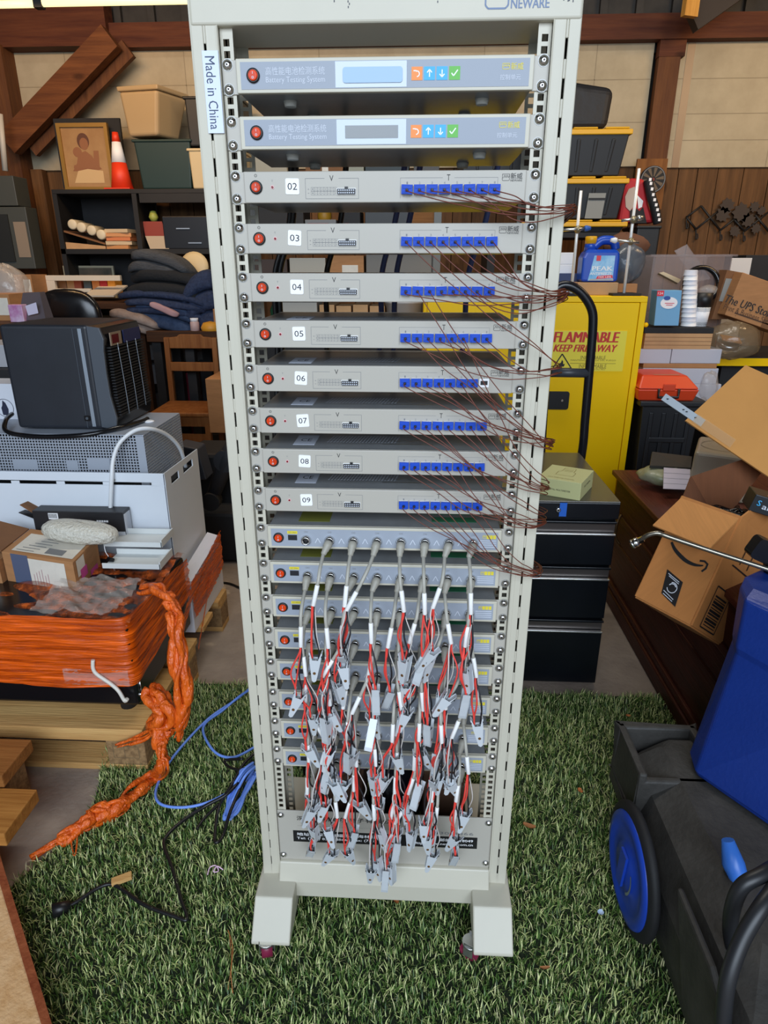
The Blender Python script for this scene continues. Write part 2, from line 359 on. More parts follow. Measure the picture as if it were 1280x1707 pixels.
# ================================================================== the equipment rack
rack = thing('equipment_rack', 'tall cream two-post equipment rack on casters in the middle of the turf', 'rack', (0, .05, 0))
ZU = [1.7344-.0742*k for k in range(18)]
def column(sg):
    m = MB(); xo, xi = .281*sg, .2425*sg; z0, z1 = .13, 2.02; ft = -.010
    lo, hi = sorted((xo, xi)); sc = .262*sg; sw = .0018
    for (a, b) in ((lo, sc-sw), (sc+sw, hi)): m.bb((a, ft, z0), (b, ft+.003, z1), CREAM)
    z = z0+.03; 
    m.bb((sc-sw, ft, z0), (sc+sw, ft+.003, z), CREAM)
    while z < z1-.02:
        m.bb((sc-sw, ft, z+.025), (sc+sw, ft+.003, z+.0497), CREAM); z += .0497
    m.bb((xo, ft, z0), (xo-.003*sg, .10, z1), CREAM)               # outer side
    m.bb((xi, ft, z0), (xi-.004*sg*-1, .004, z1), CREAM)           # inner lip
    m.bb((lo, .097, z0), (hi, .10, z1), CREAM)
    m.build('column', rack, bevel=.0025, seg=3)
    for yy, nm in ((0, 'front_rail'), (.095, 'rear_rail')):
        m = MB(); c = .2325*sg; hw = .0100; hh = .0046; z0r, z1r = .17, 1.797
        m.bb((c-hw, yy, z0r), (c-hh, yy+.002, z1r), CREAM); m.bb((c+hh, yy, z0r), (c+hw, yy+.002, z1r), CREAM)
        zb = z0r; k0 = (ZU[0]+.0148*4)
        zc = k0-.0148*int((k0-z0r-.01)/.0148)
        while zc < z1r-.006:
            m.bb((c-hh, yy, zb), (c+hh, yy+.002, zc-hh), CREAM); zb = zc+hh; zc += .0148
        m.bb((c-hh, yy, zb), (c+hh, yy+.002, z1r), CREAM)
        m.bb((c+hw*sg-.001, min(yy, .03), z0r), (c+hw*sg+.001, yy+.04 if yy == 0 else yy, z1r), CREAM)
        m.build(nm, rack)
for sg in (-1, 1): column(sg)
m = MB(); m.bb((-.281, -.012, 1.797), (.281, .10, 2.02), CREAM); m.build('header', rack, bevel=.004, seg=3)
SHEET = mat('speckled_header_print', '#55565c', .6)
m = MB(); rr = random.Random(4)
for cx, w in ((-.07, .004), (.075, .004), (-.05, .002), (.26, .012), (.268, .006)):
    for i in range(16):
        z = 1.812+rr.random()*.15; x = cx+rr.uniform(-w, w); m.bb((x, -.0124, z), (x+.0015, -.012, z+.0025), SHEET)
m.build('scuff_marks', rack)
# logo printed on the header
m = MB(); yf = -.0125; lx0, lx1 = .144, .176; lz0, lz1 = 1.811, 1.843
def logo_mark(m, x0, x1, z0, z1, y, w, mt):
    h = z1-z0; d = x1-x0; t = .12*h
    m.lines([(x0, z1, x0, z0+t), (x0, z0+t, x0+t, z0), (x0+t, z0, x1-t, z0), (x1-t, z0, x1, z0+t), (x1, z0+t, x1, z1), (x0, z1, x1, z1)], y, w, mt)
    zz = [(0.0, .42), (.15, .42), (.27, .85), (.38, .42), (.50, .85), (.62, .42), (.74, .85), (.86, .42), (1.0, .85)]
    m.lines([(x0+a[0]*d, z0+a[1]*h, x0+b[0]*d, z0+b[1]*h) for a, b in zip(zz, zz[1:])], y, w*.8, mt)
logo_mark(m, lx0, lx1, lz0, lz1, yf, .0022, LOGOB)
m.text('NEWARE', (.2065, yf, 1.8165), .054, .0115, LOGOB, bold=.03); m.text('新威', (.2065, yf, 1.841), .052, .026, LOGOB, bold=.012)
m.build('logo', rack)['label'] = 'grey blue maker logo on the header'
# sticker
m = MB(); a, b = P(330, 82, -.0135), P(366, 198, -.0135)
m.bb((-.2665, -.0135, 1.660), (-.2425, -.0105, 1.766), mat('pale_blue_label', '#d3dcf2', .5))
m.text('Made in China', (-.2555, -.0138, 1.712), .094, .0145, mat('blue_black_ink', '#3a4660', .6), ux=(0.0, 0, -1), uy=(1, 0, 0))
m.build('origin_sticker', rack)['label'] = 'pale blue sticker with vertical lettering'
# bottom beam, plate, feet
m = MB(); m.prism([(-.012, .172), (-.030, .130), (-.030, .085), (.09, .085), (.09, .172)], (-.243, 0, 0), (0, 1, 0), (0, 0, 1), (.486, 0, 0), CREAM)
m.build('bottom_beam', rack, bevel=.003, seg=2)
for sg in (-1, 1):
    m = MB(); x0 = .2465*sg-.0435; m.prism([(-.071, .131), (-.130, .062), (-.130, .055), (.36, .055), (.36, .062), (.30, .131)], (x0, 0, 0), (0, 1, 0), (0, 0, 1), (.087, 0, 0), CREAM)
    foot = m.build('foot', rack, bevel=.003, seg=2)
    for yy, rz in ((-.116 if sg < 0 else -.098, 14 if sg < 0 else 62), (.32, 40)):
        R_ = rot(0, 0, rz); c = V((.2465*sg+(-.012 if sg < 0 else -.046), yy, .033)); PUR = mat('plum_wheel', '#7c2440', .3)
        w = MB(); ax = R_ @ V((1, 0, 0)); w.cyl(c-ax*.012, c+ax*.012, .022, m=PUR, n=20); w.cyl(c-ax*.016, c+ax*.016, .007, m=STEEL)
        wo = w.build('caster_wheel', foot)
        w = MB()
        for s2 in (-1, 1): w.box(c+ax*s2*.016+V((0, 0, .012)), (.002, .022, .038), STEEL, R_)
        w.cyl((c.x, c.y, .05), (c.x, c.y, .056), .02, m=STEEL); w.build('caster_fork', foot)
    m = MB()
pl = MB(); pl.bb((-.2425, -.004, .172), (.2425, 0, .318), CREAM2)
plate = pl.build('name_plate', rack, bevel=.001)
m = MB(); y = -.0045
def pxz(px, py): q = P(px, py, -.0045); return q.x, q.z
def tpx(m, s, x0, y0, x1, y1, mt, bold=0):
    a = P(x0, y0, -.0045); b = P(x1, y1, -.0045); m.text(s, ((a.x+b.x)/2, -.0048, (a.z+b.z)/2), b.x-a.x, a.z-b.z, mt, bold=bold)
tpx(m, '深圳市新威尔电子有限公司', 494, 1360, 664, 1374, INK, .02)
tpx(m, 'NEWARE TECHNOLOGY LIMITED', 496, 1376, 664, 1383, INK, .01)
tpx(m, '* 400-830-8866', 679, 1384, 789, 1393, GREYINK)
a = P(489, 1395, -.0045); b = P(795, 1409, -.0045)
m.bb((a.x, -.0046, P(640, 1406, 0).z), (b.x, -.004, P(640, 1387, 0).z-.0012), BLACK)
zc = (P(640, 1406, 0).z+P(640, 1387, 0).z)/2
m.text('地址：深圳市福田区梅林路城', (-.1, y-.0004, zc+.006), .2, .0095, WHITE, bold=.015); m.text('Tel: (755) 8310 8866   Fax: (755) 83', (-.1, y-.0004, zc-.007), .2, .009, WHITE, bold=.015)
m.text('邮编：518049', (.165, y-.0004, zc+.006), .075, .0095, WHITE, bold=.015); m.text('Http://www.neware.com.cn', (.135, y-.0004, zc-.007), .135, .009, WHITE, bold=.015)
m.build('lettering', plate)
# screws: one mesh, copied
m = MB(); m.lathe([(.0074, 0), (.0074, -.001), (.006, -.0022), (.0042, -.0046), (.0022, -.0052)], (0, 0, 0), CHROME, n=16, axis=(0, 1, 0)); m.lathe([(.0084, .0002), (.0084, -.0006)], (0, 0, 0), mat('washer_grey', '#9a9a98', .4, .5), n=16, axis=(0, 1, 0)); m.lathe([(.0018, -.0053), (.0018, -.0055)], (0, 0, 0), BLACK, n=8, axis=(0, 1, 0))
SCREW = m.build('screw', loc=(0, 0, 0)); SCREWME = SCREW.data; bpy.data.objects.remove(SCREW)
def screw(parent, x, y, z):
    o = bpy.data.objects.new('screw', SCREWME); COL.objects.link(o); o.parent = parent; o.location = (x, y, z); o.rotation_euler = (0, random.uniform(0, 6), 0)
for x, z in ((-.2345, .305), (.2345, .305), (-.2345, .185), (.2345, .185)): screw(plate, x-rack['_o'][0], -.004-rack['_o'][1], z)

# ------------------------------------------------------------------ the mounted units, built round their own centre (front plane y = 0)
UG = 'instruments mounted in the cream rack'
def unit_body(root, face_mat, protr=.010, depth=.33, galv=GALV, label_top=None):
    m = MB(); m.bb((-.2415, -.0025, -.0222), (.2415, 0, .0222), CREAM2); m.build('mounting_ears', root, bevel=.0008)
    m = MB(); m.bb((-.2185, -protr, -.0222), (.2185, -.0025, .0222), face_mat); fp = m.build('front_panel', root, bevel=.0012)
    m = MB(); m.bb((-.217, -.0025, -.021), (.217, depth, .021), galv); bd = m.build('chassis', root, bevel=.001)
    for sx in (-.2325, .2325):
        for sz in (-.0158, .0158): screw(root, sx, -.0025, sz)
    return fp, bd
def power_switch(root, x, z, y):
    m = MB(); m.lathe([(.0098, 0), (.0098, -.0025), (.0082, -.0032)], (x, y, z), BLACK, n=22, axis=(0, 1, 0)); m.lathe([(.0082, -.003), (.0070, -.003)], (x, y, z), BLACK, n=22, axis=(0, 1, 0)); sw = m.build('power_switch', root)
    m = MB(); m.lathe([(.0072, -.001), (.0072, -.0042), (.006, -.0052)], (x, y, z), REDS, n=22, axis=(0, 1, 0), sy=1)
    m.lines([(x, z+.0012, x, z+.0045)], y-.0055, .0007, LGREY); m.ring((x, y-.0055, z-.003), .0010, .0017, LGREY, n=10); m.build('rocker', sw)['label'] = 'orange red rocker'
def make_control():
    root = thing('control_unit', 'control unit', 'control unit', (0, 0, 0), UG); y = -.010
    fp, bd = unit_body(root, CREAM, depth=.20)
    m = MB(); m.bb((-.212, y-.0006, -.0175), (.212, y, .0175), OVER); z = 0
    m.text('高性能电池检测系统', (-.1305, y-.001, .0055), .088, .0105, LGREY); m.text('Battery Testing System', (-.1305, y-.001, -.0065), .088, .0095, LGREY)
    for i, c in enumerate((ORG, CYAN, CYAN, GRN)):
        x = .049+.0183*i; m.bb((x-.008, y-.0012, -.0085), (x+.008, y-.0006, .0085), c); yy = y-.0014
        if i == 0: m.ring((x, yy, -.0005), .0028, .0042, WHITE, a0=-90, a1=120, n=12); m.lines([(x-.005, .0035, x-.001, .0035)], yy, .0014, WHITE)
        elif i < 3:
            s = 1 if i == 1 else -1; m.lines([(x, -.0045*s, x, .0045*s), (x-.0035, .001*s, x, .0048*s), (x+.0035, .001*s, x, .0048*s)], yy, .0015, WHITE)
        else: m.lines([(x-.0045, 0, x-.0015, -.0035), (x-.0015, -.0035, x+.0045, .004)], yy, .0016, WHITE)
    logo_mark(m, .173, .183, .004, .011, y-.001, .0007, YELST); m.text('新威', (.194, y-.001, .0075), .018, .009, YELST, bold=.01); m.text('控制单元', (.185, y-.001, -.006), .03, .007, LGREY)
    m.build('overlay', root)
    power_switch(root, -.193, .0, y-.0006)
    m = MB(); m.bb((-.071, y-.0012, -.0165), (.034, y-.0006, .0165), FILM); m.bb((-.058, y-.0018, -.0085), (.022, y-.0012, .0085), LCD); m.build('display_window', root)
    for x, yy in ((-.15, .05), (.15, .05), (.13, .16), (-.13, .16)): m = MB(); m.lathe([(.011, 0), (.009, -.008)], (x, yy, -.021), mat('rubber_foot_white', '#d8d4c8', .6), n=16); m.build('rubber_foot', root)
    return root
def make_temp():
    root = thing('temperature_unit', 'temp', 'measuring unit', (0, 0, 0), UG); y = -.008
    fp, bd = unit_body(root, CREAM2, protr=.008, depth=.22)
    m = MB(); e = y-.0003
    m.ring((-.1995, e, .0165), .0016, .0022, INK, n=14, a0=120, a1=420); m.lines([(-.1995, .0165, -.1995, .0192)], e, .0005, INK)
    m.text('Y', (-.174, e, .009), .0022, .003, GREYINK)
    bx0, bx1, bz0, bz1 = -.122, -.039, -.0165, .012
    m.lines([(bx0, bz1, -.092, bz1), (-.070, bz1, bx1, bz1), (bx0, bz0, bx1, bz0), (bx0, bz0, bx0, bz1), (bx1, bz0, bx1, bz1)], e, .0005, GREYINK); m.text('V', (-.081, e, .0122), .0062, .0078, INK)
    for i in range(8):
        for j in range(2):
            x = -.111+.0051*i; z = -.0030-.0056*j; m.lines([(x-.0024, z-.0026, x+.0024, z-.0026), (x-.0024, z-.0026, x-.0024, z+.0026), (x-.0024, z+.0026, x+.0024, z+.0026), (x+.0024, z-.0026, x+.0024, z+.0026)], e, .0003, GREYINK)
            m.text(str(i+1), (x, e, z), .0012, .0022, GREYINK)
    m.text('+', (-.1175, e, -.003), .0022, .0022, GREYINK); m.text('-', (-.1175, e, -.0086), .002, .0006, GREYINK)
    tx0, tx1, tz0, tz1 = .026, .1755, -.0165, .012
    m.lines([(tx0, tz1, .091, tz1), (.109, tz1, tx1, tz1), (tx0, tz0, tx0, tz1), (tx1, tz0, tx1, tz1)], e, .0004, GREYINK); m.text('T', (.100, e, .0122), .005, .0085, INK)
    for i in range(8):
        x = .0365+.0192*i; m.text(str(i+1), (x, e, .0050), .0022, .0034, GREYINK); m.text('-', (x-.005, e, -.0135), .0015, .0004, GREYINK); m.text('+', (x+.004, e, -.0135), .0015, .0015, GREYINK)
    logo_mark(m, .182, .193, .0075, .0165, e, .0006, INK); m.text('新威', (.2035, e, .0137), .018, .0085, INK, bold=.01); m.text('NEWARE', (.2035, e, .0076), .018, .0027, INK, bold=.02)
    m.build('printing', fp)
    power_switch(root, -.1995, 0, y)
    m = MB(); m.lathe([(.0028, 0), (.0028, -.0008)], (-.174, y, 0), mat('pink_rim', '#e8b8b8', .4), n=14, axis=(0, 1, 0)); m.lathe([(.0018, 0), (.0018, -.002), (.0012, -.0025)], (-.174, y, 0), mat('dark_red_lens', '#7a0f16', .2), n=12, axis=(0, 1, 0)); m.build('indicator_light', root)
    m = MB(); m.bb((-.073, y-.0012, -.0115), (-.043, y, -.0018), mat('connector_rim', '#f0f0ee', .5)); m.bb((-.0722, y-.004, -.0105), (-.0438, y, -.0028), BLACK); m.bb((-.0605, y-.003, -.0028), (-.0555, y, .0002), BLACK)
    for i in range(8):
        for j in range(2): m.bb((-.0705+.0033*i, y-.0043, -.0094+.0036*j), (-.0687+.0033*i, y-.004, -.0076+.0036*j), LGREY)
    m.build('voltage_connector', root)
    for i in range(8):
        o = bpy.data.objects.new('thermocouple_socket', TSOCKME); COL.objects.link(o); o.parent = root; o.location = (.0365+.0192*i, y, -.0046)
    m = MB(); m.bb((-.17, .03, .021), (-.13, .10, .0213), mat('pale_sticker', '#c5cad6', .5)); m.text('CE', (-.15, .065, .0214), .02, .02, INK, ux=(1, 0, 0), uy=(0, 1, 0))
    for i in range(22):
        for j in range(4): m.add([(-.11+.006*i+.002*j, .05+.013*j, .0212), (-.108+.006*i+.002*j, .05+.013*j, .0212), (-.105+.006*i+.002*j, .06+.013*j, .0212), (-.107+.006*i+.002*j, .06+.013*j, .0212)], [(0, 1, 2, 3)], LGREY)
    zz = [(.0+.012*i, (.075 if i % 2 else .055)) for i in range(8)]
    for a, b in zip(zz, zz[1:]):
        m.quad((a[0], a[1], .0212), (b[0], b[1], .0212), (b[0], b[1]+.003, .0212), (a[0], a[1]+.003, .0212), STEEL)
    m.quad((-.005, .04, .0212), (.09, .04, .0212), (.09, .044, .0212), (-.005, .044, .0212), STEEL)
    m.build('top_markings', bd)
    return root
m = MB(); m.lathe([(.0098, 0), (.0098, -.002), (.0082, -.0035), (.0078, -.008), (.006, -.008), (.006, -.002)], (0, 0, 0), CHROME, n=18, axis=(0, 1, 0), caps=False); m.lathe([(.006, -.002), (.001, -.0021)], (0, 0, 0), BLACK, n=10, axis=(0, 1, 0))
sk = m.build('output_socket', loc=(0, 0, 0)); SOCKME = sk.data; bpy.data.objects.remove(sk)
m = MB(); m.bb((-.0082, -.0015, -.0072), (.0082, 0, .0072), WHITE); m.bb((-.006, -.0018, -.0034), (.006, -.0015, .0036), BLACK)
sk = m.build('socket', loc=(0, 0, 0)); TSOCKME = sk.data; bpy.data.objects.remove(sk)
def make_channel():
    root = thing('charge_tester', 'chan', 'battery tester', (0, 0, 0), UG); y = -.010
    fp, bd = unit_body(root, CREAM, depth=.24)
    m = MB(); m.bb((-.212, y-.0006, -.0175), (.212, y, .0175), OVER); e = y-.0009
    for i in range(8):
        x = -.146+.0446*i; m.text('CH%d' % (i+1), (x, e, .0122), .007, .0035, GREYINK)
        if i < 7: m.lines([(x+.017, -.010, x+.022, .0), (x+.022, .0, x+.027, -.010)], e, .0012, LGREY)
    logo_mark(m, .184, .190, .006, .012, e, .0006, YELST)
    for i in range(3): m.bb((.191+.006*i, e, .005), (.1962+.006*i, e+.0003, .0125), YELST)
    for i in range(4): m.bb((.178, e, .0005-.0042*i), (.209, e+.0003, .0018-.0042*i), LGREY)
    m.build('overlay', root)
    power_switch(root, -.198, 0, y-.0006)
    m = MB(); m.bb((-.181, y-.0012, .008), (-.162, y-.0006, .0135), YELST); m.text('ZZ10964', (-.1715, y-.0014, .0107), .015, .003, OLIVE); m.bb((-.180, y-.0014, -.005), (-.163, y-.0006, .0055), mat('dark_display', '#23262c', .2)); m.build('readout', root)
    for i in range(8):
        o = bpy.data.objects.new('output_socket', SOCKME); COL.objects.link(o); o.parent = root; o.location = (-.146+.0446*i, y-.0006, -.004)
    m = MB(); m.bb((-.165, .02, .021), (-.105, .09, .0213), OLIVE); m.build('rating_label', bd)['label'] = 'olive rating label'
    m = MB(); m.bb((.09, .03, .021), (.175, .055, .0213), GREENST); m.bb((.09, .07, .021), (.175, .085, .0213), GREENST); m.build('warning_label', bd)['label'] = 'green warning strips'
    return root
ORD = ['first', 'second', 'third', 'fourth', 'fifth', 'sixth', 'seventh', 'eighth']
ctrl = make_control(); temp = make_temp(); chan = make_channel()
UNITS = []
for k in range(18):
    src = ctrl if k < 2 else temp if k < 10 else chan
    u = src if k in (0, 2, 10) else copy_tree(src)
    u.location = (0, 0, ZU[k]); UNITS.append(u)
m = MB(); m.rbox((-.016, -.0123, ZU[0]-.001), (.088, .0006, .020), .004, mat('blue_glare_film', '#93b2d2', .3, spec=.4)); UNITS[0]['_o'] = (0, 0, ZU[0]); m.build('film_with_glare', UNITS[0])['label'] = 'protective film over the display with pale blue glare painted in'  # rounded film patch; the glare on it is put into its pale blue
UNITS[0]['label'] = 'topmost control unit, with pale film still on its display, mounted under the rack header'
UNITS[1]['label'] = 'lower of the two control units with four coloured keys, second in the rack'
for k in range(2, 10):
    u = UNITS[k]; u['_o'] = (0, 0, ZU[k]); n = '%02d' % k
    u['label'] = 'grey measuring unit with a white sticker reading %s' % n
    m = MB(); z = ZU[k]; R_ = rot(0, random.uniform(-4, 4), 0); c = V((-.1425, -.0086, z+.001)); m.rbox(c, (.0215, .0008, .0225), .0022, WHITE, R=R_)
    m.text(n, c+V((0, -.0006, 0)), .0150, .0098, INK, ux=R_ @ V((1, 0, 0)), uy=R_ @ V((0, 0, 1))); m.build('number_sticker', u)['label'] = 'white sticker reading %s' % n
for k in range(10, 18):
    UNITS[k]['label'] = 'battery tester with cable sockets, %s down of the eight below the numbered units' % ORD[k-10]

# ------------------------------------------------------------------ brown thermocouple leads with blue plugs
m = MB(); m.bb((-.0086, -.0055, -.0068), (.0086, 0, .0068), BLUEPLUG); m.bb((-.0066, -.0062, .001), (.0066, -.0055, .0048), BLUEPLUG); m.bb((-.006, -.0075, -.0068), (.006, -.0055, -.0035), BLUEPLUG)
m.lathe([(.0026, 0), (.0022, -.004)], (0, -.0055, -.001), BLACK, n=10, axis=(0, 1, 0)); pb = m.build('plug', loc=(0, 0, 0), bevel=.0008); PLUGME = pb.data; bpy.data.objects.remove(pb)
GATH = {2: (942, 345), 3: (926, 486), 4: (926, 492), 5: (917, 615), 6: (905, 738), 7: (899, 818), 8: (893, 868), 9: (884, 955)}
OC = {2: .93, 3: .95}
for k in range(2, 10):
    for i in range(8):
        if k == 6 and i == 7: continue
        if k == 2 and i == 3: pass
        r = random.Random(k*31+i); x = .0365+.0192*i; z = ZU[k]-.0045
        t = thing('thermocouple_lead', 'brown thermocouple lead with a blue plug in socket %d of the unit marked %02d' % (i+1, k), 'thermocouple lead', (x, -.0095, z), 'thermocouple leads plugged into the numbered units')
        o = bpy.data.objects.new('plug', PLUGME); COL.objects.link(o); o.parent = t; o.rotation_euler = (0, r.uniform(-.04, .04), r.uniform(-.05, .05))
        md = o.modifiers.new('bevel', 'BEVEL'); md.width = .0008; md.segments = 2
        g = GATH[k]; 
        if k in (4, 5) and i in (1, 2): g = (905, 745)
        if k in (5, 6) and i in (5,): g = (899, 810)
        if k in (3,) and i in (0, 1): g = (917, 610)
        if k in (7,) and i in (2, 3): g = (890, 860)
        e = P(g[0], g[1]+r.uniform(-7, 7), -.022); e.x = .287+r.uniform(.001, .008)
        p0 = V((x, -.016, z-.001)); d = e-p0
        sag = (.010+.02*r.random()) if k == 2 else (.004+.03*r.random())
        pts = [p0, p0+V((.003, -.016, -.004))]
        for q in (.2, .4, .6, .8, .93):
            s_ = math.sin(math.pi*q); pts.append(p0+d*q+V((r.uniform(-.004, .004), -.022*s_-.010*r.random()-.006, -sag*s_+r.uniform(-.003, .003))))
        pts += [e, e+V((.006, .03, -.006)), V((.287, .075, e.z-.02))]
        m = MB(); m.tube(catmull(pts, 5), .00085, BROWNW, n=5); m.build('wire', t)

# ------------------------------------------------------------------ test leads with crocodile clips
def clip_mesh():
    m = MB(); w = .0062; t = .0013
    for yy in (-w-.0004, w-.0005): m.prism([(-.0088, -.013), (.0088, -.013), (.0034, -.050), (0, -.0525), (-.0034, -.050)], (0, yy, 0), (1, 0, 0), (0, 0, 1), (0, .0009, 0), CLIPM)
    for s in (-1, 1):   # two folded arms, tips at the bottom
        pts = [(.0105*s, .0), (.0075*s, -.016), (.0062*s, -.026), (.0032*s, -.046), (.0012*s, -.052)]
        for a, b in zip(pts, pts[1:]):
            A = V((a[0], 0, a[1])); B = V((b[0], 0, b[1])); n = V((1, 0, 0))*t*s
            m.hexa([A+V((0, -w, 0)), A+V((0, w, 0)), A+V((0, w, 0))-n, A+V((0, -w, 0))-n], [B+V((0, -w, 0)), B+V((0, w, 0)), B+V((0, w, 0))-n, B+V((0, -w, 0))-n], CLIPM)
        for yy in (-w, w-.0009):  # cheeks
            m.prism([(.0105*s, 0), (.0085*s, 0), (.0005*s, -.026), (-.0005*s, -.050), (.0012*s, -.052), (.0032*s, -.046), (.0062*s, -.026)], (0, yy, 0), (1, 0, 0), (0, 0, 1), (0, .0009, 0), CLIPM)
    m.cyl((0, -.0042, -.018), (0, .0042, -.018), .0026, m=STEEL, n=10)
    for s in (-1, 1): m.box((.0095*s, -w-.0005, -.006), (.0012, .0005, .0030), INK)
    return m
cm = clip_mesh().build('crocodile_clip', loc=(0, 0, 0)); CLIPME = cm.data; bpy.data.objects.remove(cm)
m = MB(); m.cyl((0, -.0072, -.036), (0, .0072, -.036), .0024, m=BRASS, n=10); rv = m.build('rivet', loc=(0, 0, 0)); RIVME = rv.data; bpy.data.objects.remove(rv)
def add_clip(parent, p, R_, base):
    o = bpy.data.objects.new('crocodile_clip', CLIPME); COL.objects.link(o); o.parent = parent; o.location = p-base; o.rotation_euler = R_.to_euler(); o.scale = (1.22, 1.15, 1.15)
    q = bpy.data.objects.new('rivet', RIVME); COL.objects.link(q); q.parent = o
for k in range(10, 18):
    for i in range(8):
        if k == 10 and i == 0: continue
        r = random.Random(k*17+i*5+1); x = -.146+.0446*i; z = ZU[k]-.004; base = V((x, -.0186, z)); row = k-10
        t = thing('test_lead', 'grey test lead with a crocodile clip, in socket %d of the %s battery tester' % (i+1, ORD[row]), 'test lead', base, 'test leads hanging from the battery testers')
        m = MB(); dr = V((r.uniform(-.25, .12)-.08, -.80, -.58)).normalized()
        a = base; m.lathe([(.0072, 0), (.0080, .004), (.0080, .012), (.0066, .013), (.0066, .019), (.0056, .020), (.0052, .027), (.0034, .029)], a, BOOT, n=14, axis=dr); m.build('plug', t)
        b = a+dr*.028; out = .062+.0025*(7-row)+r.uniform(0, .012); sx = r.uniform(-.009, .007)+(0 if i else .003)
        L1 = .048+r.uniform(-.004, .012)
        if r.random() < .14: sx = r.choice((-.028, .020)); L1 += .008
        yb = -out
        p1 = V((b.x+sx*.25, min(b.y-.008, yb+.014), b.z-.012)); p2 = V((b.x+sx*.6, yb, b.z-.03)); p3 = V((b.x+sx, yb, b.z-L1+.006))
        m = MB(); m.tube(catmull([b-dr*.004, b, p1, p2, p3], 5), .0034, GREYC, n=8); m.build('sheath', t)
        dl = (p3-p2).normalized(); p4 = p3+dl*.042
        m = MB(); m.tube([p3-dl*.002, p3+dl*.001, p4-dl*.001, p4], [.0036, .0044, .0044, .0036], SLEEVE, n=8); sl = m.build('label_sleeve', t)
        lw = .085+r.uniform(-.012, .02); drift = r.uniform(-.012, .012); ang = r.uniform(-28, 28); yaw = r.choice((0, 0, 0, 40, -35, 90, 70))
        tip = p4+V((drift+sx*.1, r.uniform(-.006, .004), -lw)); R_ = rot(r.uniform(-6, 14), ang, yaw)
        ends = [tip+R_ @ V((.006*s, 0, -.012)) for s in (-1, 1)]
        for nm, mt, e, off, rad in (('wire', REDW, ends[0], -.0030, .0019), ('wire', REDW, ends[0], -.0008, .0017), ('wire', BLKW, ends[1], .0014, .0018), ('wire', WHTW, ends[1], .0030, .0011)):
            bow = r.uniform(-.010, .010); bo2 = r.uniform(-.004, .012)
            m = MB(); m.tube(catmull([p4+V((off*.5, 0, .004)), p4+V((off, 0, -.012)), p4*.5+e*.5+V((bow+off*1.5, -bo2, 0)), e+V((off*.6, 0, .018)), e+V((0, -.001, -.002))], 5), rad, mt, n=6)
            m.build(nm, t)['label'] = {'red_wire': 'red wire', 'black_wire': 'black wire', 'white_wire': 'white wire'}[mt.name]
        add_clip(t, tip, R_, base)
        if r.random() < .16:
            R2 = rot(r.uniform(-6, 14), r.uniform(-40, 40), r.choice((0, 90, 60, 20))); tip2 = p4+V((r.uniform(-.02, .02), -.012, -lw*r.uniform(.75, 1.25)))
            for mt, off in ((REDW if r.random() < .6 else BLKW, .001), (WHTW, -.002)):
                m = MB(); m.tube(catmull([p4+V((off, -.002, .003)), p4+V((off*2, -.005, -.015)), p4*.5+tip2*.5+V((off*3+r.uniform(-.01, .01), -.01, 0)), tip2+R2 @ V((off*2, -.001, -.01))], 5), .0016, mt, n=6); m.build('wire', t)
            add_clip(t, tip2, R2, base)
# ================================================================== left side
CARD = mat('cardboard', '#a9784c', .8, var=.10, scale=9, stretch=(1, 1, 6)); CARD2 = mat('cardboard_dark', '#7a5232', .85, var=.12, scale=9)
CARD3 = mat('cardboard_pale', '#bd9468', .8, var=.08, scale=9)
PINE = wood('pine_wood', '#b98a52', '#d3a96c', 'x', 2.2); PINEY = wood('pine_wood_along', '#b08048', '#c99d63', 'y', 2.2)
CHIPB = mat('chip_block', '#a58358', .9, col2='#6e5234', scale=70)
PLY = wood('plywood_face', '#7c3b22', '#9c5836', 'z', 2.0); PLYEDGE = wood('plywood_pale', '#c89a68', '#dcb587', 'z', 2)
SHEETW = mat('white_sheet_metal', '#d7dde4', .38, var=.03, scale=3)
PERF = mat('grey_sheet', '#a9b0bb', .42, .25)
HEAT = mat('heater_black', '#23262d', .42, var=.15, scale=6); HEATG = mat('heater_grey', '#4a5058', .4)
SILV = mat('silver_trim', '#a9b4c0', .3, .6)
BLK2 = mat('black_gloss', '#101013', .22); BLKM = mat('black_matt', '#19191b', .7, var=.2, scale=12)
DWOOD = mat('dark_shelf_wood', '#131110', .6, var=.25, scale=6); BROWNWD = wood('brown_bench_wood', '#3c2619', '#53341f', 'x', 2)
CHAIRW = wood('honey_chair_wood', '#7d4a26', '#9a6538', 'z', 2.2, .4, False)
PVC = mat('cream_pvc', '#d8cba6', .5)
def boxpx(name, x0, y0, x1, y1, Y, dep, mt, label, cat, group=None, rz=0, bevel=.003, extra=None, parent=None, grow=0):
    """a real box whose front stands at depth Y and fills that patch of the view"""
    ym = (y0+y1)/2; a = P(x0, ym, Y); b = P(x1, ym, Y); t = P((x0+x1)/2, y0, Y).z; bt = P((x0+x1)/2, y1, Y).z
    m = MB(); c = V(((a.x+b.x)/2, Y+dep/2, (t+bt)/2)); m.box(c, (b.x-a.x, dep, t-bt), mt, rot(0, 0, rz) if rz else None)
    if extra: extra(m, a.x, b.x, bt, t, Y)
    o = m.build(name, parent, bevel=bevel)
    return tag(o, label, cat, group) if parent is None else o

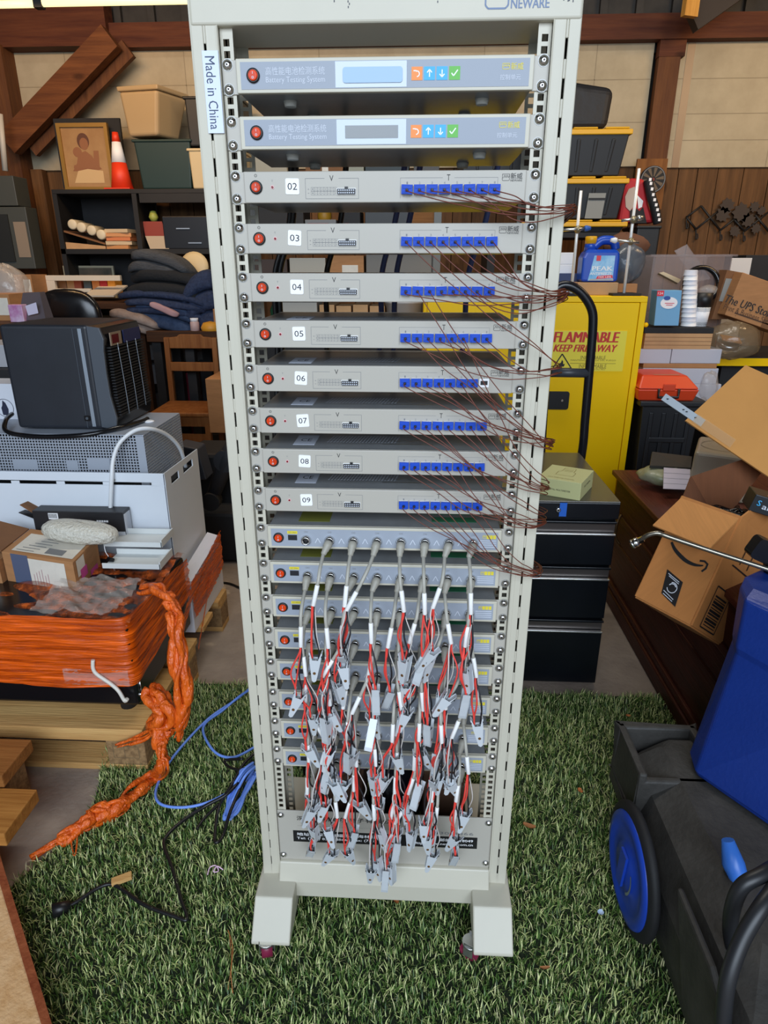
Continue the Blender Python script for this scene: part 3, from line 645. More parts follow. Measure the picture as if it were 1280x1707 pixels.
# ------------------------------------------------------------------ pallet with the wrapped machine
pal = thing('wooden_pallet', 'pale pine block pallet under the orange wrapped machine', 'pallet', (-1.3, .9, 0))
XR = -.755; PT = .155
for i, yy in enumerate((.44, .64, .84, 1.04, 1.24)):
    m = MB(); m.bb((XR-1.15, yy, PT-.022), (XR, yy+.125, PT), PINE); m.build('deck_board', pal, bevel=.002)
for yy in (.44, .84, 1.265):
    m = MB(); m.bb((XR-1.15, yy, PT-.044), (XR, yy+.1, PT-.022), PINE); m.build('stringer_board', pal, bevel=.002)
    m = MB(); m.bb((XR-1.15, yy, .0), (XR, yy+.1, .022), PINE); m.build('bottom_board', pal, bevel=.002)
    for xx in (XR-.10, XR-.62, XR-1.14):
        m = MB(); m.bb((xx-.02, yy, .022), (xx+.10, yy+.1, PT-.044), CHIPB)
        if yy == .44 and xx == XR-.10:
            m.lines([(xx, .05, xx+.08, .05), (xx, .092, xx+.08, .092), (xx, .05, xx, .092), (xx+.08, .05, xx+.08, .092), (xx+.035, .05, xx+.035, .092)], yy-.0004, .0018, mat('stamp_ink', '#6d5a40', .8))
        m.build('block', pal, bevel=.003)
# second pallet part and planks at the far left
BRP = wood('brown_plank', '#7d4f26', '#9a6634', 'x', 2)
lum = thing('pine_plank_stack', 'stack of pine planks at the left edge in front of the pallet', 'wood', (-1.15, .3, 0))
a = P(48, 1222, .34); m = MB(); m.bb((a.x-.5, .20, .15), (a.x, .345, .19), BRP); m.build('plank', lum, bevel=.003)
a = P(30, 1262, .16); m = MB(); m.bb((a.x-.5, .05, .11), (a.x+.0, .20, .15), wood('amber_plank', '#94602a', '#b07a3c', 'x', 2)); m.build('plank', lum, bevel=.003)
m = MB(); m.bb((-1.5, .21, .0), (-1.07, .34, .15), CHIPB); m.build('bearer', lum, bevel=.003)
m = MB(); m.bb((-1.5, .06, 0), (-1.13, .19, .11), CHIPB); m.build('bearer', lum, bevel=.003)
# orange wrapped black machine
mac = thing('wrapped_machine', 'black machine wrapped in orange stretch film on the pine pallet', 'machine', (-1.2, .75, PT))
MF = .49; MR = -.775; MT = .515
m = MB(); m.bb((-1.75, MF, PT+.05), (MR, .98, MT-.03), BLK2); m.build('body', mac, bevel=.01)
for xx, yy in ((MR-.07, MF+.07), (MR-.07, .9), (-1.6, MF+.07)):
    m = MB(); m.cyl((xx, yy, PT), (xx, yy, PT+.055), .025, m=BLKM); m.build('foot', mac)
def filmmat(name, c1, c2, alpha, st=(1.5, 1.5, 26), gap=None):
    m = mat(name, c1, .25, col2=c2, scale=3, stretch=st, bump=.9, bscale=5, alpha=alpha, spec=.5)
    if gap is not None:
        nt = m.node_tree; b = nt.nodes['Principled BSDF']; n = [q for q in nt.nodes if q.type == 'TEX_NOISE'][0]
        r = nt.nodes.new('ShaderNodeMapRange'); r.inputs['From Min'].default_value = .35; r.inputs['From Max'].default_value = .62; r.inputs['To Min'].default_value = gap; r.inputs['To Max'].default_value = alpha
        nt.links.new(n.outputs[0], r.inputs[0]); nt.links.new(r.outputs[0], b.inputs['Alpha'])
    return m
FILM_O = filmmat('orange_film', '#c44400', '#ff6c10', .97, gap=.6); FILM_T = filmmat('orange_film_thin', '#7a3514', '#d9682a', .8, st=(9, 9, 9), gap=.12)
CLEARF = mat('clear_film', '#d9cfc6', .12, alpha=.25, spec=1, bump=1, bscale=30)
rn = random.Random(11)
def wob(u, v, s=1.0):
    return s*(math.sin(9*u+5*v)+.6*math.sin(17*u-11*v+1)+.5*math.sin(31*v+3*u)+.3*math.sin(37*u+23*v+2*math.sin(9*u)))
def band(z0f, z1f, yend, mt, amp=.004, x0=-1.75, grow=.004):
    Lf = MR-x0; Ls = yend-MF; T = Lf+Ls
    def fn(u, v):
        d = u*T
        if d < Lf-.03: p = V((x0+d, MF-grow, 0)); n = V((0, -1, 0))
        elif d < Lf+.03:
            a = (d-Lf+.03)/.06*math.pi/2; p = V((MR-.03+.03*math.sin(a)+grow, MF+.03-.03*math.cos(a)-grow, 0)); n = V((math.sin(a), -math.cos(a), 0))
        else: p = V((MR+grow, MF+d-Lf, 0)); n = V((1, 0, 0))
        z0 = z0f(u); z1 = z1f(u); p.z = z0+(z1-z0)*v
        return p+n*(abs(wob(u*1.6, v*2, amp))+.001)
    m = MB(); m.grid(fn, 110, 26, mt); return m
fr = (1.75+MR)/((1.75+MR)+.50)
band(lambda u: .285+.012*math.sin(u*9)+(.0 if u < fr else (u-fr)*.12), lambda u: MT+.004*math.sin(30*u)+(0 if u < fr else -(u-fr)*.1), .99, FILM_O).build('film_wrap', mac)['label'] = 'orange stretch film round the sides'
m = MB(); m.grid(lambda u, v: V((-1.75+(1.75+MR+.01)*u, MF-.004+(.49)*v, MT-.025+.028*(1-abs(2*v-1))*0+wob(u*1.6, v*1.6, .009)+.008*math.sin(u*17+v*9)+(.015 if v < .04 or u > .97 else 0))), 80, 40, FILM_T); m.build('film_top', mac)['label'] = 'crumpled orange film on top'
m = MB(); m.grid(lambda u, v: V((-1.08+.26*u, MF+.02+.22*v, MT+.004+wob(u*1.2+1, v*1.3, .007))), 40, 30, CLEARF); m.build('clear_film', mac)['label'] = 'crumpled clear film'
m = MB(); m.grid(lambda u, v: V((-.99+.20*u, MF-.008-abs(wob(u*4, v*6, .002)), .285+.055*v)), 30, 16, CLEARF); m.build('clear_strip', mac)
m = MB(); a = P(150, 1085, MF-.012); m.tube(catmull([P(155, 1100, MF-.01), P(158, 1120, MF-.014), P(185, 1140, MF-.016), P(198, 1152, MF-.02), P(208, 1168, MF-.02), P(212, 1165, MF-.02)], 6), .006, mat('white_hose', '#dcd8cc', .5)); m.build('drain_hose', mac)
m = MB(); m.cyl((MR+.002, MF+.02, .235), (MR+.002, MF+.02, .285), .002, m=CHROME); m.cyl((MR-.004, MF+.01, .24), (MR+.012, MF+.02, .24), .006, m=CHROME); m.build('latch', mac)
# bundled film hanging over the corner and trailing on the floor
fb = thing('film_bundle', 'torn bundle of orange stretch film hanging off the pallet and trailing over the turf', 'stretch film', (-.76, .45, 0))
def bundle(path, rad, k, tw, mt, nm, seed):
    r = random.Random(seed); pts = catmull(path, 8)
    m = MB()
    for s in range(k):
        ph = r.uniform(0, 6.28); q = []; rr = []
        for i, p in enumerate(pts):
            a = ph+tw*i*.08+.5*math.sin(i*.5+s); R0 = rad[min(i*len(rad)//len(pts), len(rad)-1)]
            t = (pts[min(i+1, len(pts)-1)]-pts[max(i-1, 0)]).normalized(); u = t.orthogonal().normalized(); w = t.cross(u)
            q.append(p+(u*math.cos(a)+w*math.sin(a))*R0*(.62+.2*math.sin(i*.21+s*2.1))); rr.append(R0*(.34+.16*math.sin(i*.33+s*1.7)))
        m.tube(q, rr, mt, n=7)
    return m.build(nm, fb)
FILM_B = mat('orange_film_bundle', '#c84800', .22, col2='#fa7626', scale=14, stretch=(3, 3, 1), spec=.6, bump=.8, bscale=40, alpha=.96)
bundle([P(235, 985, .60), P(262, 985, .56), P(282, 1000, .52), P(293, 1040, .47), P(297, 1090, .44), P(302, 1150, .41), P(302, 1205, .40), P(296, 1232, .39)], [.018, .022, .024, .024, .028, .03, .024, .012], 8, 1.2, FILM_B, 'hanging_bundle', 2)
bundle([P(250, 1150, .44), P(262, 1165, .42), P(275, 1190, .40), P(262, 1212, .40), P(285, 1225, .39)], [.03, .034, .036, .03, .02], 8, 1.8, FILM_B, 'knot', 3)
bundle([P(262, 1212, .40), P(235, 1230, .415), P(195, 1243, .42)], [.012, .012, .008], 4, 1, FILM_B, 'wisp', 9)
bundle([P(262, 1205, .40), P(268, 1240, .37), P(276, 1275, .33), PZ(262, 1290, .04), PZ(225, 1318, .035), PZ(190, 1345, .035), PZ(150, 1368, .03), PZ(110, 1395, .025), PZ(52, 1432, .012)], [.02, .022, .022, .022, .026, .032, .03, .022, .01], 9, 1.0, FILM_B, 'trailing_bundle', 5)
bundle([PZ(180, 1352, .03), PZ(195, 1362, .03), PZ(212, 1350, .03), PZ(222, 1330, .03), PZ(240, 1320, .03)], [.003], 2, 1, FILM_B, 'loose_strand', 6)
bundle([PZ(120, 1385, .03), PZ(118, 1410, .03), PZ(125, 1425, .03), PZ(130, 1390, .03)], [.003], 2, 1, FILM_B, 'loose_strand', 7)
# white carton at the pallet's far right, with film over it
car = thing('white_carton', 'white carton bound in orange film at the rear right of the pallet', 'carton', (-.85, 1.15, PT))
WCARD = mat('white_carton', '#dcdadf', .6)
m = MB(); cx0, cx1, cy0, cy1, cz1 = -.99, -.772, 1.0, 1.39, .36; cz0 = PT
m.bb((cx0, cy0, cz0), (cx1, cy1, cz1), WCARD); m.build('body', car, bevel=.003)
m = MB(); m.sheet((cx1, cy0+.02, cz1), (cx1, cy1, cz1+.03), (cx1-.05, cy1, cz1+.045), (cx1-.05, cy0+.02, cz1+.008), .004, WCARD); m.build('flap', car)
def cfilm(u, v):
    z = cz1+.012-.16*v-.05*u*0+.015*math.sin(3*u); zz = z+.03*u
    return V((cx1+.004+abs(wob(u*4, v*3, .003)), cy0+.0+.39*u, zz-.02*math.sin(v*6+u*4)))
m = MB(); m.grid(cfilm, 40, 24, FILM_O); m.build('film_wrap', car)['label'] = 'orange film strap'
m = MB(); m.grid(lambda u, v: V((cx1+.008, cy0-.25+.30*u+.12*v*0, .20+.16*u+.045*(v-.5)+wob(u*3, v, .003))), 24, 8, FILM_O); m.grid(lambda u, v: V((cx1+.012, cy0-.02+.24*u, .10+.21*u+.02*(v-.5))), 18, 6, FILM_O); m.build('film_strap', car)
# white sheet metal cabinet with slots
cab = thing('sheet_metal_cabinet', 'white sheet metal housing with slots behind the cardboard parcels', 'machine', (-1.2, 1.25, PT))
ZB, ZT = PT, .775; CF, CB, CRX = 1.05, 1.42, -.838
def slotted(m, x0, x1, z0, z1, y, slots, mt, th=.004):
    zs = [z0, slots[0][2], slots[0][3], z1]
    m.bb((x0, y, z0), (x1, y+th, zs[1]), mt); m.bb((x0, y, zs[2]), (x1, y+th, z1), mt); x = x0
    for (a, b, _, _) in slots: m.bb((x, y, zs[1]), (a, y+th, zs[2]), mt); x = b
    m.bb((x, y, zs[1]), (x1, y+th, zs[2]), mt)
q = lambda x: P(x, 812, CF).x
m = MB(); slotted(m, -1.75, CRX, ZB, ZT, CF, [(q(-60), q(20), .728, .741), (q(34), q(95), .728, .741), (q(109), q(172), .728, .741), (q(188), q(253), .728, .741)], SHEETW); m.build('front_panel', cab, bevel=.0015)
m = MB()
for (a, b) in ((CF, CF+.06), (CF+.14, CF+.19), (CF+.30, CB)): m.bb((CRX-.004, a, .715), (CRX, b, .745), SHEETW)
m.bb((CRX-.004, CF, ZB), (CRX, CB, .715), SHEETW); m.prism([(CF, .745), (CB, .745), (CB, .735+.03), (CF, ZT)], (CRX-.004, 0, 0), (0, 1, 0), (0, 0, 1), (.004, 0, 0), SHEETW); m.build('side_panel', cab)
m = MB(); m.bb((-1.75, CF+.05, ZB), (CRX-.03, CB-.01, .70), BLKM); m.build('core', cab)
q = P(190, 800, CF); m = MB(); m.lathe([(.006, 0), (.005, -.004)], (q.x, CF, q.z), STEEL, axis=(0, 1, 0)); m.build('screw', cab)
# perforated cover: a real grille of bars
pf = thing('perforated_cover', 'grey perforated metal cover behind the slotted white panel', 'machine cover', (-1.2, 1.3, .70))
PF, PB, PRX, PZ1 = 1.12, 1.50, -.925, .893
m = MB(); sp = .0108; x = -1.55
while x < PRX-.02: m.bb((x, PF, .72), (x+.0042, PF+.0015, PZ1), PERF); x += sp
z = .72
while z < PZ1-.01: m.bb((-1.55, PF-.0003, z), (PRX-.004, PF+.0012, z+.0042), PERF); z += sp
m.bb((PRX-.03, PF-.001, .70), (PRX, PF+.002, PZ1), PERF)
for a, b in ((10, 60), (70, 130)): 
    pass
for (a, b, c, d) in ((20, 765, 65, 783), (110, 768, 132, 784), (145, 763, 185, 783)):
    u = P(a, b, PF-.001); w = P(c, d, PF-.001); m.bb((u.x, PF-.0025, w.z), (w.x, PF-.001, u.z), PERF)
m.build('front_grille', pf)
m = MB(); y = PF
while y < PB: m.bb((PRX-.0015, y, .70), (PRX, y+.004, PZ1), PERF); y += sp
z = .70
while z < PZ1: m.bb((PRX-.0018, PF, z), (PRX+.0003, PB, z+.0042), PERF); z += sp
m.build('side_grille', pf)
m = MB(); m.bb((-1.75, PF, PZ1), (PRX, PB, PZ1+.004), PERF); m.build('lid', pf, bevel=.002)
m = MB(); m.bb((-1.75, PF+.03, .70), (PRX-.03, PB-.02, PZ1-.02), BLKM); m.build('dark_core', pf)
single(MB(), 'x', '', '') if 0 else None
m = MB(); m.tube(catmull([P(184, 855, 1.035), P(186, 800, 1.035), P(189, 765, 1.06), P(200, 738, 1.09), P(225, 718, 1.12), P(252, 715, 1.16), P(280, 726, 1.25), P(300, 748, 1.32), P(310, 780, 1.38)], 8), .0075, mat('white_conduit', '#dde0e2', .4), n=10)
single(m, 'white_hose', 'white plastic hose arching over the grey perforated cover', 'hose')
# black portable heater
ht = thing('portable_heater', 'black portable heater with grille, standing on the perforated metal cover', 'heater', (-1.2, 1.3, PZ1+.004))
HZ0, HZ1 = PZ1+.012, 1.275; R_ = rot(0, 0, 0)
hx0, hx1 = P(14, 630, 1.17).x, P(158, 630, 1.17).x; HY = 1.17; HD = .42
m = MB(); m.bb((hx0, HY, HZ0), (hx1-.0, HY+.34, HZ1), HEAT); m.build('housing', ht, bevel=.012, seg=3)
m = MB(); m.bb((hx1-.035, HY-.003, HZ0+.01), (hx1-.022, HY+.003, HZ1-.012), SILV); m.bb((hx1-.055, HY-.002, HZ0+.004), (hx1-.053, HY+.003, HZ1-.012), HEATG); m.build('trim_strip', ht)
# curved front bezel and grille on the right side
prof = [(0, HZ0+.006), (.055, HZ0), (.062, HZ0+.04), (.05, HZ0+.12), (.048, HZ0+.2), (.05, HZ0+.28), (.056, HZ1-.05), (.045, HZ1-.01), (0, HZ1-.004)]
m = MB(); m.prism(prof, (hx1-.005, HY+.005, 0), (1, 0, 0), (0, 0, 1), (0, .33, 0), BLK2); m.build('front_bezel', ht, bevel=.004)
m = MB(); m.prism(prof, (hx1-.004, HY+.001, 0), (1, 0, 0), (0, 0, 1), (0, .012, 0), HEATG); m.build('bezel_edge', ht, bevel=.002)
m = MB()
for i in range(24):
    z = HZ0+.045+.0105*i; x = hx1+.050+(.004 if i < 4 else 0); m.bb((x-.004, HY+.03, z), (x+.010, HY+.32, z+.0045), BLKM)
for yy in (.09, .17, .25): m.tube([V((hx1+.062+.006*math.cos(t*2), HY+yy, HZ0+.04+.26*t)) for t in [i/10 for i in range(11)]], .0016, SILV, n=5)
m.build('grille', ht)
m = MB(); xx = hx1+.060; m.bb((xx-.004, HY+.04, HZ1-.075), (xx, HY+.13, HZ1-.03), mat('brown_display_rim', '#8d7a66', .4)); m.bb((xx, HY+.05, HZ1-.068), (xx+.0008, HY+.105, HZ1-.037), mat('dark_red_display', '#5c0f14', .2)); m.bb((xx-.004, HY+.15, HZ1-.075), (xx, HY+.30, HZ1-.03), mat('navy_print', '#222a55', .4)); m.build('control_panel', ht)
m = MB(); a = P(146, 697, HY); m.rbox((a.x, HY-.002, a.z), (.022, .004, .02), .004, BLK2); m.cyl((a.x, HY-.006, a.z), (a.x, HY, a.z), .005, m=HEATG); m.build('cord_outlet', ht)
m = MB(); m.tube(catmull([P(20, 690, 1.30), P(10, 700, 1.20), P(10, 718, 1.125), P(40, 726, 1.11), P(90, 728, 1.105), P(150, 724, 1.11), P(200, 712, 1.18), P(235, 703, 1.30), P(246, 698, 1.36)], 8), .0085, BLK2, n=9); m.build('power_cord', ht)
m = MB(); a = P(250, 712, 1.3); m.lathe([(.018, 0), (.02, .003), (.012, .006)], (PRX-.06, 1.33, PZ1+.004), WHITE, n=16); single(m, 'plastic_disc', 'small white disc lying on the perforated cover', 'disc')
# parcels on the wrapped machine
sb = thing('shipping_box', 'open cardboard shipping box with labels, on the orange wrapped machine', 'cardboard box', (-1.15, .75, .53))
LABEL = mat('label_paper', '#d9d2c4', .7, var=.05, scale=20); TAPEB = mat('grey_blue_tape', '#566078', .35)
BL, BR = P(14, 975, .74), P(132, 998, .70); BL = P(14, 972, .76); TLc = P(14, 905, .76); ew = BR-BL; eu = V((0, 0, .115)); BKR = P(172, 962, .90); ed = BKR-BR; ed.z = .0; ew.z *= .25
Rb = [BL, BL+ew, BL+ew+ed, BL+ed]; 
m = MB(); m.hexa(Rb, [p+eu for p in Rb], CARD); m.build('carton', sb, bevel=.002)
def onface(o, ex, ey, u0, u1, v0, v1, off, mt, m, n):  # a sticker on a face spanned by ex, ey
    p = [o+ex*u0+ey*v0, o+ex*u1+ey*v0, o+ex*u1+ey*v1, o+ex*u0+ey*v1]; m.quad(*[q_+n*off for q_ in p], mt)
nF = (ew.cross(eu)).normalized(); nR = (ed.cross(eu)).normalized(); nT = V((0, 0, 1))
m = MB(); onface(BL, ew, eu, .36, .88, .06, .92, .0012, LABEL, m, nF); onface(BL, ew, eu, .13, .37, -.02, 1.0, .0018, TAPEB, m, nF); onface(BL+ew, ed, eu, .1, .4, .45, .95, .0012, LABEL, m, nR)
onface(BL+ew, ed, eu, .2, .45, .3, .6, .0016, mat('pink_tape', '#c94f93', .5), m, nR); onface(BL+ew, ed, eu, .55, .85, .05, .3, .0016, mat('pink_tape', '#c94f93', .5), m, nR)
onface(BL+eu, ew, ed, .1, .96, .1, .8, .0012, LABEL, m, nT); onface(BL+eu, ew, ed, .55, .8, .15, .35, .0018, GREYINK, m, nT)
for i in range(6):
    onface(BL, ew, eu, .42+.04*i, .425+.04*i, .1+.03*(i % 3), .45+.06*(i % 4), .002, mat('pink_pen', '#a2516f', .6), m, nF); onface(BL+eu, ew, ed, .15+.05*i, .4+.05*i, .15+.1*i, .17+.1*i, .0018, GREYINK, m, nT)
m.build('labels', sb)['label'] = 'pale paper labels and grey tape'
m = MB(); t0 = BL+eu; m.sheet(t0, t0+ed*.95, t0+ed*.95+V((-.11, .0, .03)), t0+V((-.12, -.02, .02)), .004, CARD2); m.build('flap', sb)
m = MB(); t0 = BL+V((-.17, -.02, -.03)); m.hexa([t0, t0+V((.165, .0, 0)), t0+V((.165, .15, 0)), t0+V((0, .15, 0))], [t0+V((0, 0, .12)), t0+V((.165, 0, .12)), t0+V((.165, .15, .12)), t0+V((0, .15, .12))], CARD)
m.quad(t0+V((.02, -.001, .01)), t0+V((.15, -.001, .01)), t0+V((.15, -.001, .115)), t0+V((.02, -.001, .115)), LABEL); single(m, 'parcel', 'cardboard parcel with a white label at the left edge beside the open shipping box', 'cardboard box')
bw = thing('bubble_wrap_roll', 'roll of bubble wrap lying on the open shipping box', 'bubble wrap', P(135, 900, .88))
m = MB(); BUB = mat('bubble_wrap', '#d6d1c2', .3, alpha=.9, bump=1, bscale=90, spec=.8); a, b = P(88, 880, .86), P(178, 892, .86); m.blob((a+b)/2, (.128, .05, .034), BUB, 24, 12, .02, 3, p=.7, R=rot(0, 6, 0)); m.build('roll', bw)
bc = thing('black_carton', 'black and white product carton with one torn end, behind the bubble wrap', 'cardboard box', P(130, 905, .99))
a, b = P(62, 890, .99), P(212, 898, .99); zt = P(130, 852, .99).z; zb = P(130, 905, .99).z
m = MB(); Wd = mat('carton_black', '#1f1f22', .45)
m.bb((a.x, .985, zb), (b.x, 1.045, zt), Wd); m.build('carton', bc, bevel=.002)
m = MB(); m.bb((b.x-.12, .9835, zb), (b.x, .985, zb+.05), mat('carton_pale', '#c3c6cc', .5)); m.bb((b.x, .99, zb+.004), (b.x+.001, 1.04, zt-.01), mat('carton_pale', '#c3c6cc', .5)); m.bb((b.x-.12, .983, zb+.022), (b.x, .9836, zb+.032), mat('carton_green', '#3b6b52', .5))
m.bb((P(80, 862, .98).x, .983, P(80, 866, .98).z), (P(96, 862, .98).x, .985, P(80, 856, .98).z), WHITE)
for i in range(7): m.bb((P(81+2*i, 862, .98).x, .9825, P(80, 864, .98).z), (P(82+2*i, 862, .98).x, .983, P(80, 857, .98).z), INK)
for i in range(5): m.bb((P(160+4*i, 867, .98).x, .983, P(160, 871, .98).z), (P(163+4*i, 867, .98).x, .985, P(160, 868, .98).z), WHITE)
m.build('print', bc)
m = MB(); t0 = V((a.x, 1.0, zt-.02)); m.sheet(t0, t0+V((0, .05, 0)), t0+V((-.05, .05, .03)), t0+V((-.05, 0, .035)), .003, CARD2); m.sheet(t0+V((0, 0, -.02)), t0+V((0, .04, -.02)), t0+V((-.06, .04, .0)), t0+V((-.06, 0, .005)), .003, Wd); m.build('torn_flap', bc)
for k, (x0, x1, y, Yc, zc, lab) in enumerate(((176, 272, 958, .80, .0, 'white metal tray, lower of two beside the shipping box'), (180, 276, 935, .90, .02, 'white metal tray tilted at the foot of the white cabinet'))):
    t = thing('metal_tray', lab, 'metal tray', P((x0+x1)/2, y, Yc), 'white metal trays'); a = P(x0, y, Yc); b = P(x1, y+6, Yc); a.z = b.z = max(b.z, MT-.0+.01+.035*k); TR = mat('tray_white', '#cfd2d0', .4)
    w = b.x-a.x; m = MB(); m.bb((a.x, Yc-.01, a.z), (b.x, Yc+.10, a.z+.003), TR); m.bb((a.x, Yc-.012, a.z), (b.x, Yc-.009, a.z+.018), TR); m.bb((a.x, Yc+.10, a.z), (b.x, Yc+.103, a.z+.022), TR); m.build('pan', t)
    m = MB(); m.bb((b.x-.003, Yc-.012, a.z), (b.x+.001, Yc+.103, a.z+.026), TR); m.build('end_flange', t)
m = MB(); a = P(185, 935, .84); m.rbox((a.x, .835, a.z), (.025, .006, .032), .004, BLK2, R=rot(10, 20, 0)); m.tube(catmull([a+V((-.006, 0, .016)), a+V((-.014, 0, .034)), a+V((-.02, .01, .05))], 5), .0012, WHITE); m.cyl(a+V((.006, -.002, -.016)), a+V((.01, -.004, -.035)), .003, m=STEEL); single(m, 'key_fob', 'small black key fob hanging in front of the white trays', 'keys')
# white printed box behind the heater
m = MB(); a = P(-40, 712, 1.35); b = P(21, 640, 1.35); m.bb((a.x, 1.35, PZ1+.004), (b.x, 1.48, b.z), mat('printed_white_box', '#cfd2da', .5))
c = P(8, 680, 1.349); m.ring((c.x, 1.349, c.z), .034, .036, mat('navy_ink', '#20243a', .5)); m.prism([(-.004, .03), (.006, .02), (.014, -.005), (.01, -.03), (-.012, -.028), (-.014, 0), (-.008, .01)], (c.x, 1.349, c.z), (1, 0, 0), (0, 0, 1), (0, -.0004, 0), mat('navy_ink', '#20243a', .5))
single(m, 'printed_box', 'white box printed with a dark plug drawing, left of the black heater', 'box')

# ------------------------------------------------------------------ floor litter and cables
BLUEC = mat('blue_cable', '#6d93e8', .4); BLKC = mat('black_cable', '#141416', .4)
t = thing('network_cable', 'long light blue cable coiled on the turf left of the rack', 'cable', PZ(330, 1330, .02))
m = MB(); m.tube(catmull([PZ(425, 1140, .16), PZ(395, 1165, .06), PZ(345, 1200, .035), PZ(290, 1260, .03), PZ(262, 1310, .03), PZ(265, 1338, .03), PZ(300, 1346, .03), PZ(345, 1338, .035), PZ(390, 1315, .05), PZ(418, 1290, .06), PZ(428, 1265, .06)], 10), .0042, BLUEC, n=8); m.build('loose_run', t)
m = MB(); m.tube(catmull([PZ(425, 1145, .15), PZ(400, 1160, .08), PZ(370, 1185, .04), PZ(343, 1205, .03), PZ(340, 1225, .03), PZ(360, 1255, .03), PZ(390, 1262, .03), PZ(425, 1245, .03)], 10), .0042, BLUEC, n=8); m.build('loose_run', t)
m = MB()
for i in range(6):
    r = random.Random(i); j = lambda s=5: r.uniform(-s, s)
    m.tube(catmull([PZ(425+j(), 1275+j(), .05+.01*i), PZ(405+j(), 1290+j(), .05+.01*i), PZ(385+j(), 1330+j(), .035), PZ(378+j(), 1362+j(), .03), PZ(392+j(), 1352+j(), .03), PZ(408+j(), 1318+j(), .04), PZ(425+j(), 1290+j(), .05)], 8), .0042, BLUEC, n=8)
m.build('coil', t)
t = thing('power_cable', 'black power cable with a plug winding over the turf left of the rack', 'cable', PZ(300, 1480, .02))
m = MB(); m.tube(catmull([PZ(420, 1268, .06), PZ(385, 1318, .06), PZ(340, 1345, .035), PZ(300, 1372, .03), PZ(277, 1395, .03), PZ(274, 1412, .03), PZ(288, 1450, .03), PZ(302, 1500, .028), PZ(312, 1532, .028), PZ(292, 1528, .028), PZ(240, 1508, .028), PZ(200, 1480, .028), PZ(182, 1474, .028), PZ(160, 1482, .028), PZ(130, 1502, .028), PZ(110, 1512, .028)], 8), .0048, BLKC, n=8); m.build('cord', t)
m = MB(); a, b = PZ(118, 1508, .03), PZ(88, 1520, .03); m.cyl(a, b, .012, .018, BLKC, 12); m.build('plug', t)
t = thing('bundled_power_cable', 'folded black cable lying over the coiled blue cable', 'cable', PZ(390, 1340, .03))
m = MB(); m.tube(catmull([PZ(425, 1255, .07), PZ(405, 1275, .07), PZ(385, 1310, .065), PZ(365, 1345, .04), PZ(358, 1395, .03), PZ(362, 1404, .03), PZ(372, 1392, .03), PZ(385, 1350, .055), PZ(410, 1295, .07), PZ(428, 1268, .07)], 8), .0045, BLKC, n=8)
m.tube(catmull([PZ(405, 1265, .07), PZ(375, 1268, .05), PZ(385, 1280, .06), PZ(415, 1285, .07)], 6), .0042, BLKC, n=8); m.tube(catmull([PZ(365, 1340, .04), PZ(340, 1365, .03), PZ(328, 1382, .03)], 6), .0042, BLKC, n=8); m.build('cord', t)
def litter(name, px, py, w, h, mt, label, cat, rz=0, curl=.3, group=None):
    c = PZ(px, py, .030); R_ = rot(0, 0, rz); m = MB()
    def fn(u, v):
        a = (u-.5)*2; b = (v-.5)*2; k = 1-.5*a*a; return c+R_ @ V((a*w/2, b*h/2*k, curl*(a*a)*w*.3+curl*b*b*h*.4))
    m.grid(fn, 9, 7, mt); m.grid(lambda u, v: fn(u, v)+V((0, 0, -.0008)), 9, 7, mt); return single(m, name, label, cat, group)
LEAF = mat('dead_leaf', '#a0683c', .7, var=.2, scale=40); LEAF2 = mat('orange_leaf', '#c0703a', .7, var=.2, scale=40)
litter('dead_leaf', 882, 1377, .034, .016, LEAF, 'dry brown leaf on the turf right of the rack, level with its name plate', 'leaf', -20, group='dry leaves on the turf')
litter('dead_leaf', 967, 1318, .012, .020, LEAF2, 'small orange leaf on the turf halfway between the rack and the blue wheel', 'leaf', 15, group='dry leaves on the turf')
litter('dead_leaf', 1047, 1193, .014, .012, LEAF2, 'small orange leaf near the back edge of the turf beside the mahogany chest', 'leaf', 0, group='dry leaves on the turf')
litter('dead_leaf', 908, 1613, .022, .007, LEAF, 'narrow brown leaf on the turf in front of the right rack foot', 'leaf', 5, group='dry leaves on the turf')
litter('dead_leaf', 660, 1500, .012, .024, LEAF2, 'curled orange leaf on the turf under the rack between its feet', 'leaf', 20, group='dry leaves on the turf')
litter('paper_scrap', 1001, 1521, .014, .014, mat('pale_blue_paper', '#bcd3ee', .5), 'pale blue paper scrap beside the blue wheel', 'scrap', 30)
m = MB(); c = PZ(203, 1465, .034); m.box(c, (.048, .02, .010), PINE, rot(0, -6, 24)); single(m, 'wood_offcut', 'small pale wood offcut lying on the turf by the black cable', 'wood scrap', bevel=.001)
m = MB(); m.tube(catmull([PZ(346, 1458, .03), PZ(350, 1446, .034), PZ(360, 1443, .036), PZ(364, 1452, .032), PZ(356, 1453, .036), PZ(362, 1444, .038), PZ(372, 1450, .03)], 6), .0016, mat('pink_string', '#dcb9cf', .5)); single(m, 'pink_string', 'curled pink string on the turf left of the rack foot', 'string')
m = MB(); m.tube(catmull([PZ(380, 1550, .035), PZ(388, 1580, .034), PZ(385, 1620, .03), PZ(388, 1655, .026)], 6), .0009, LEAF2); m.tube(catmull([PZ(382, 1560, .035), PZ(386, 1600, .03), PZ(380, 1650, .026)], 6), .0009, LEAF); single(m, 'pine_needles', 'brown pine needles on the turf before the left caster', 'pine needles')
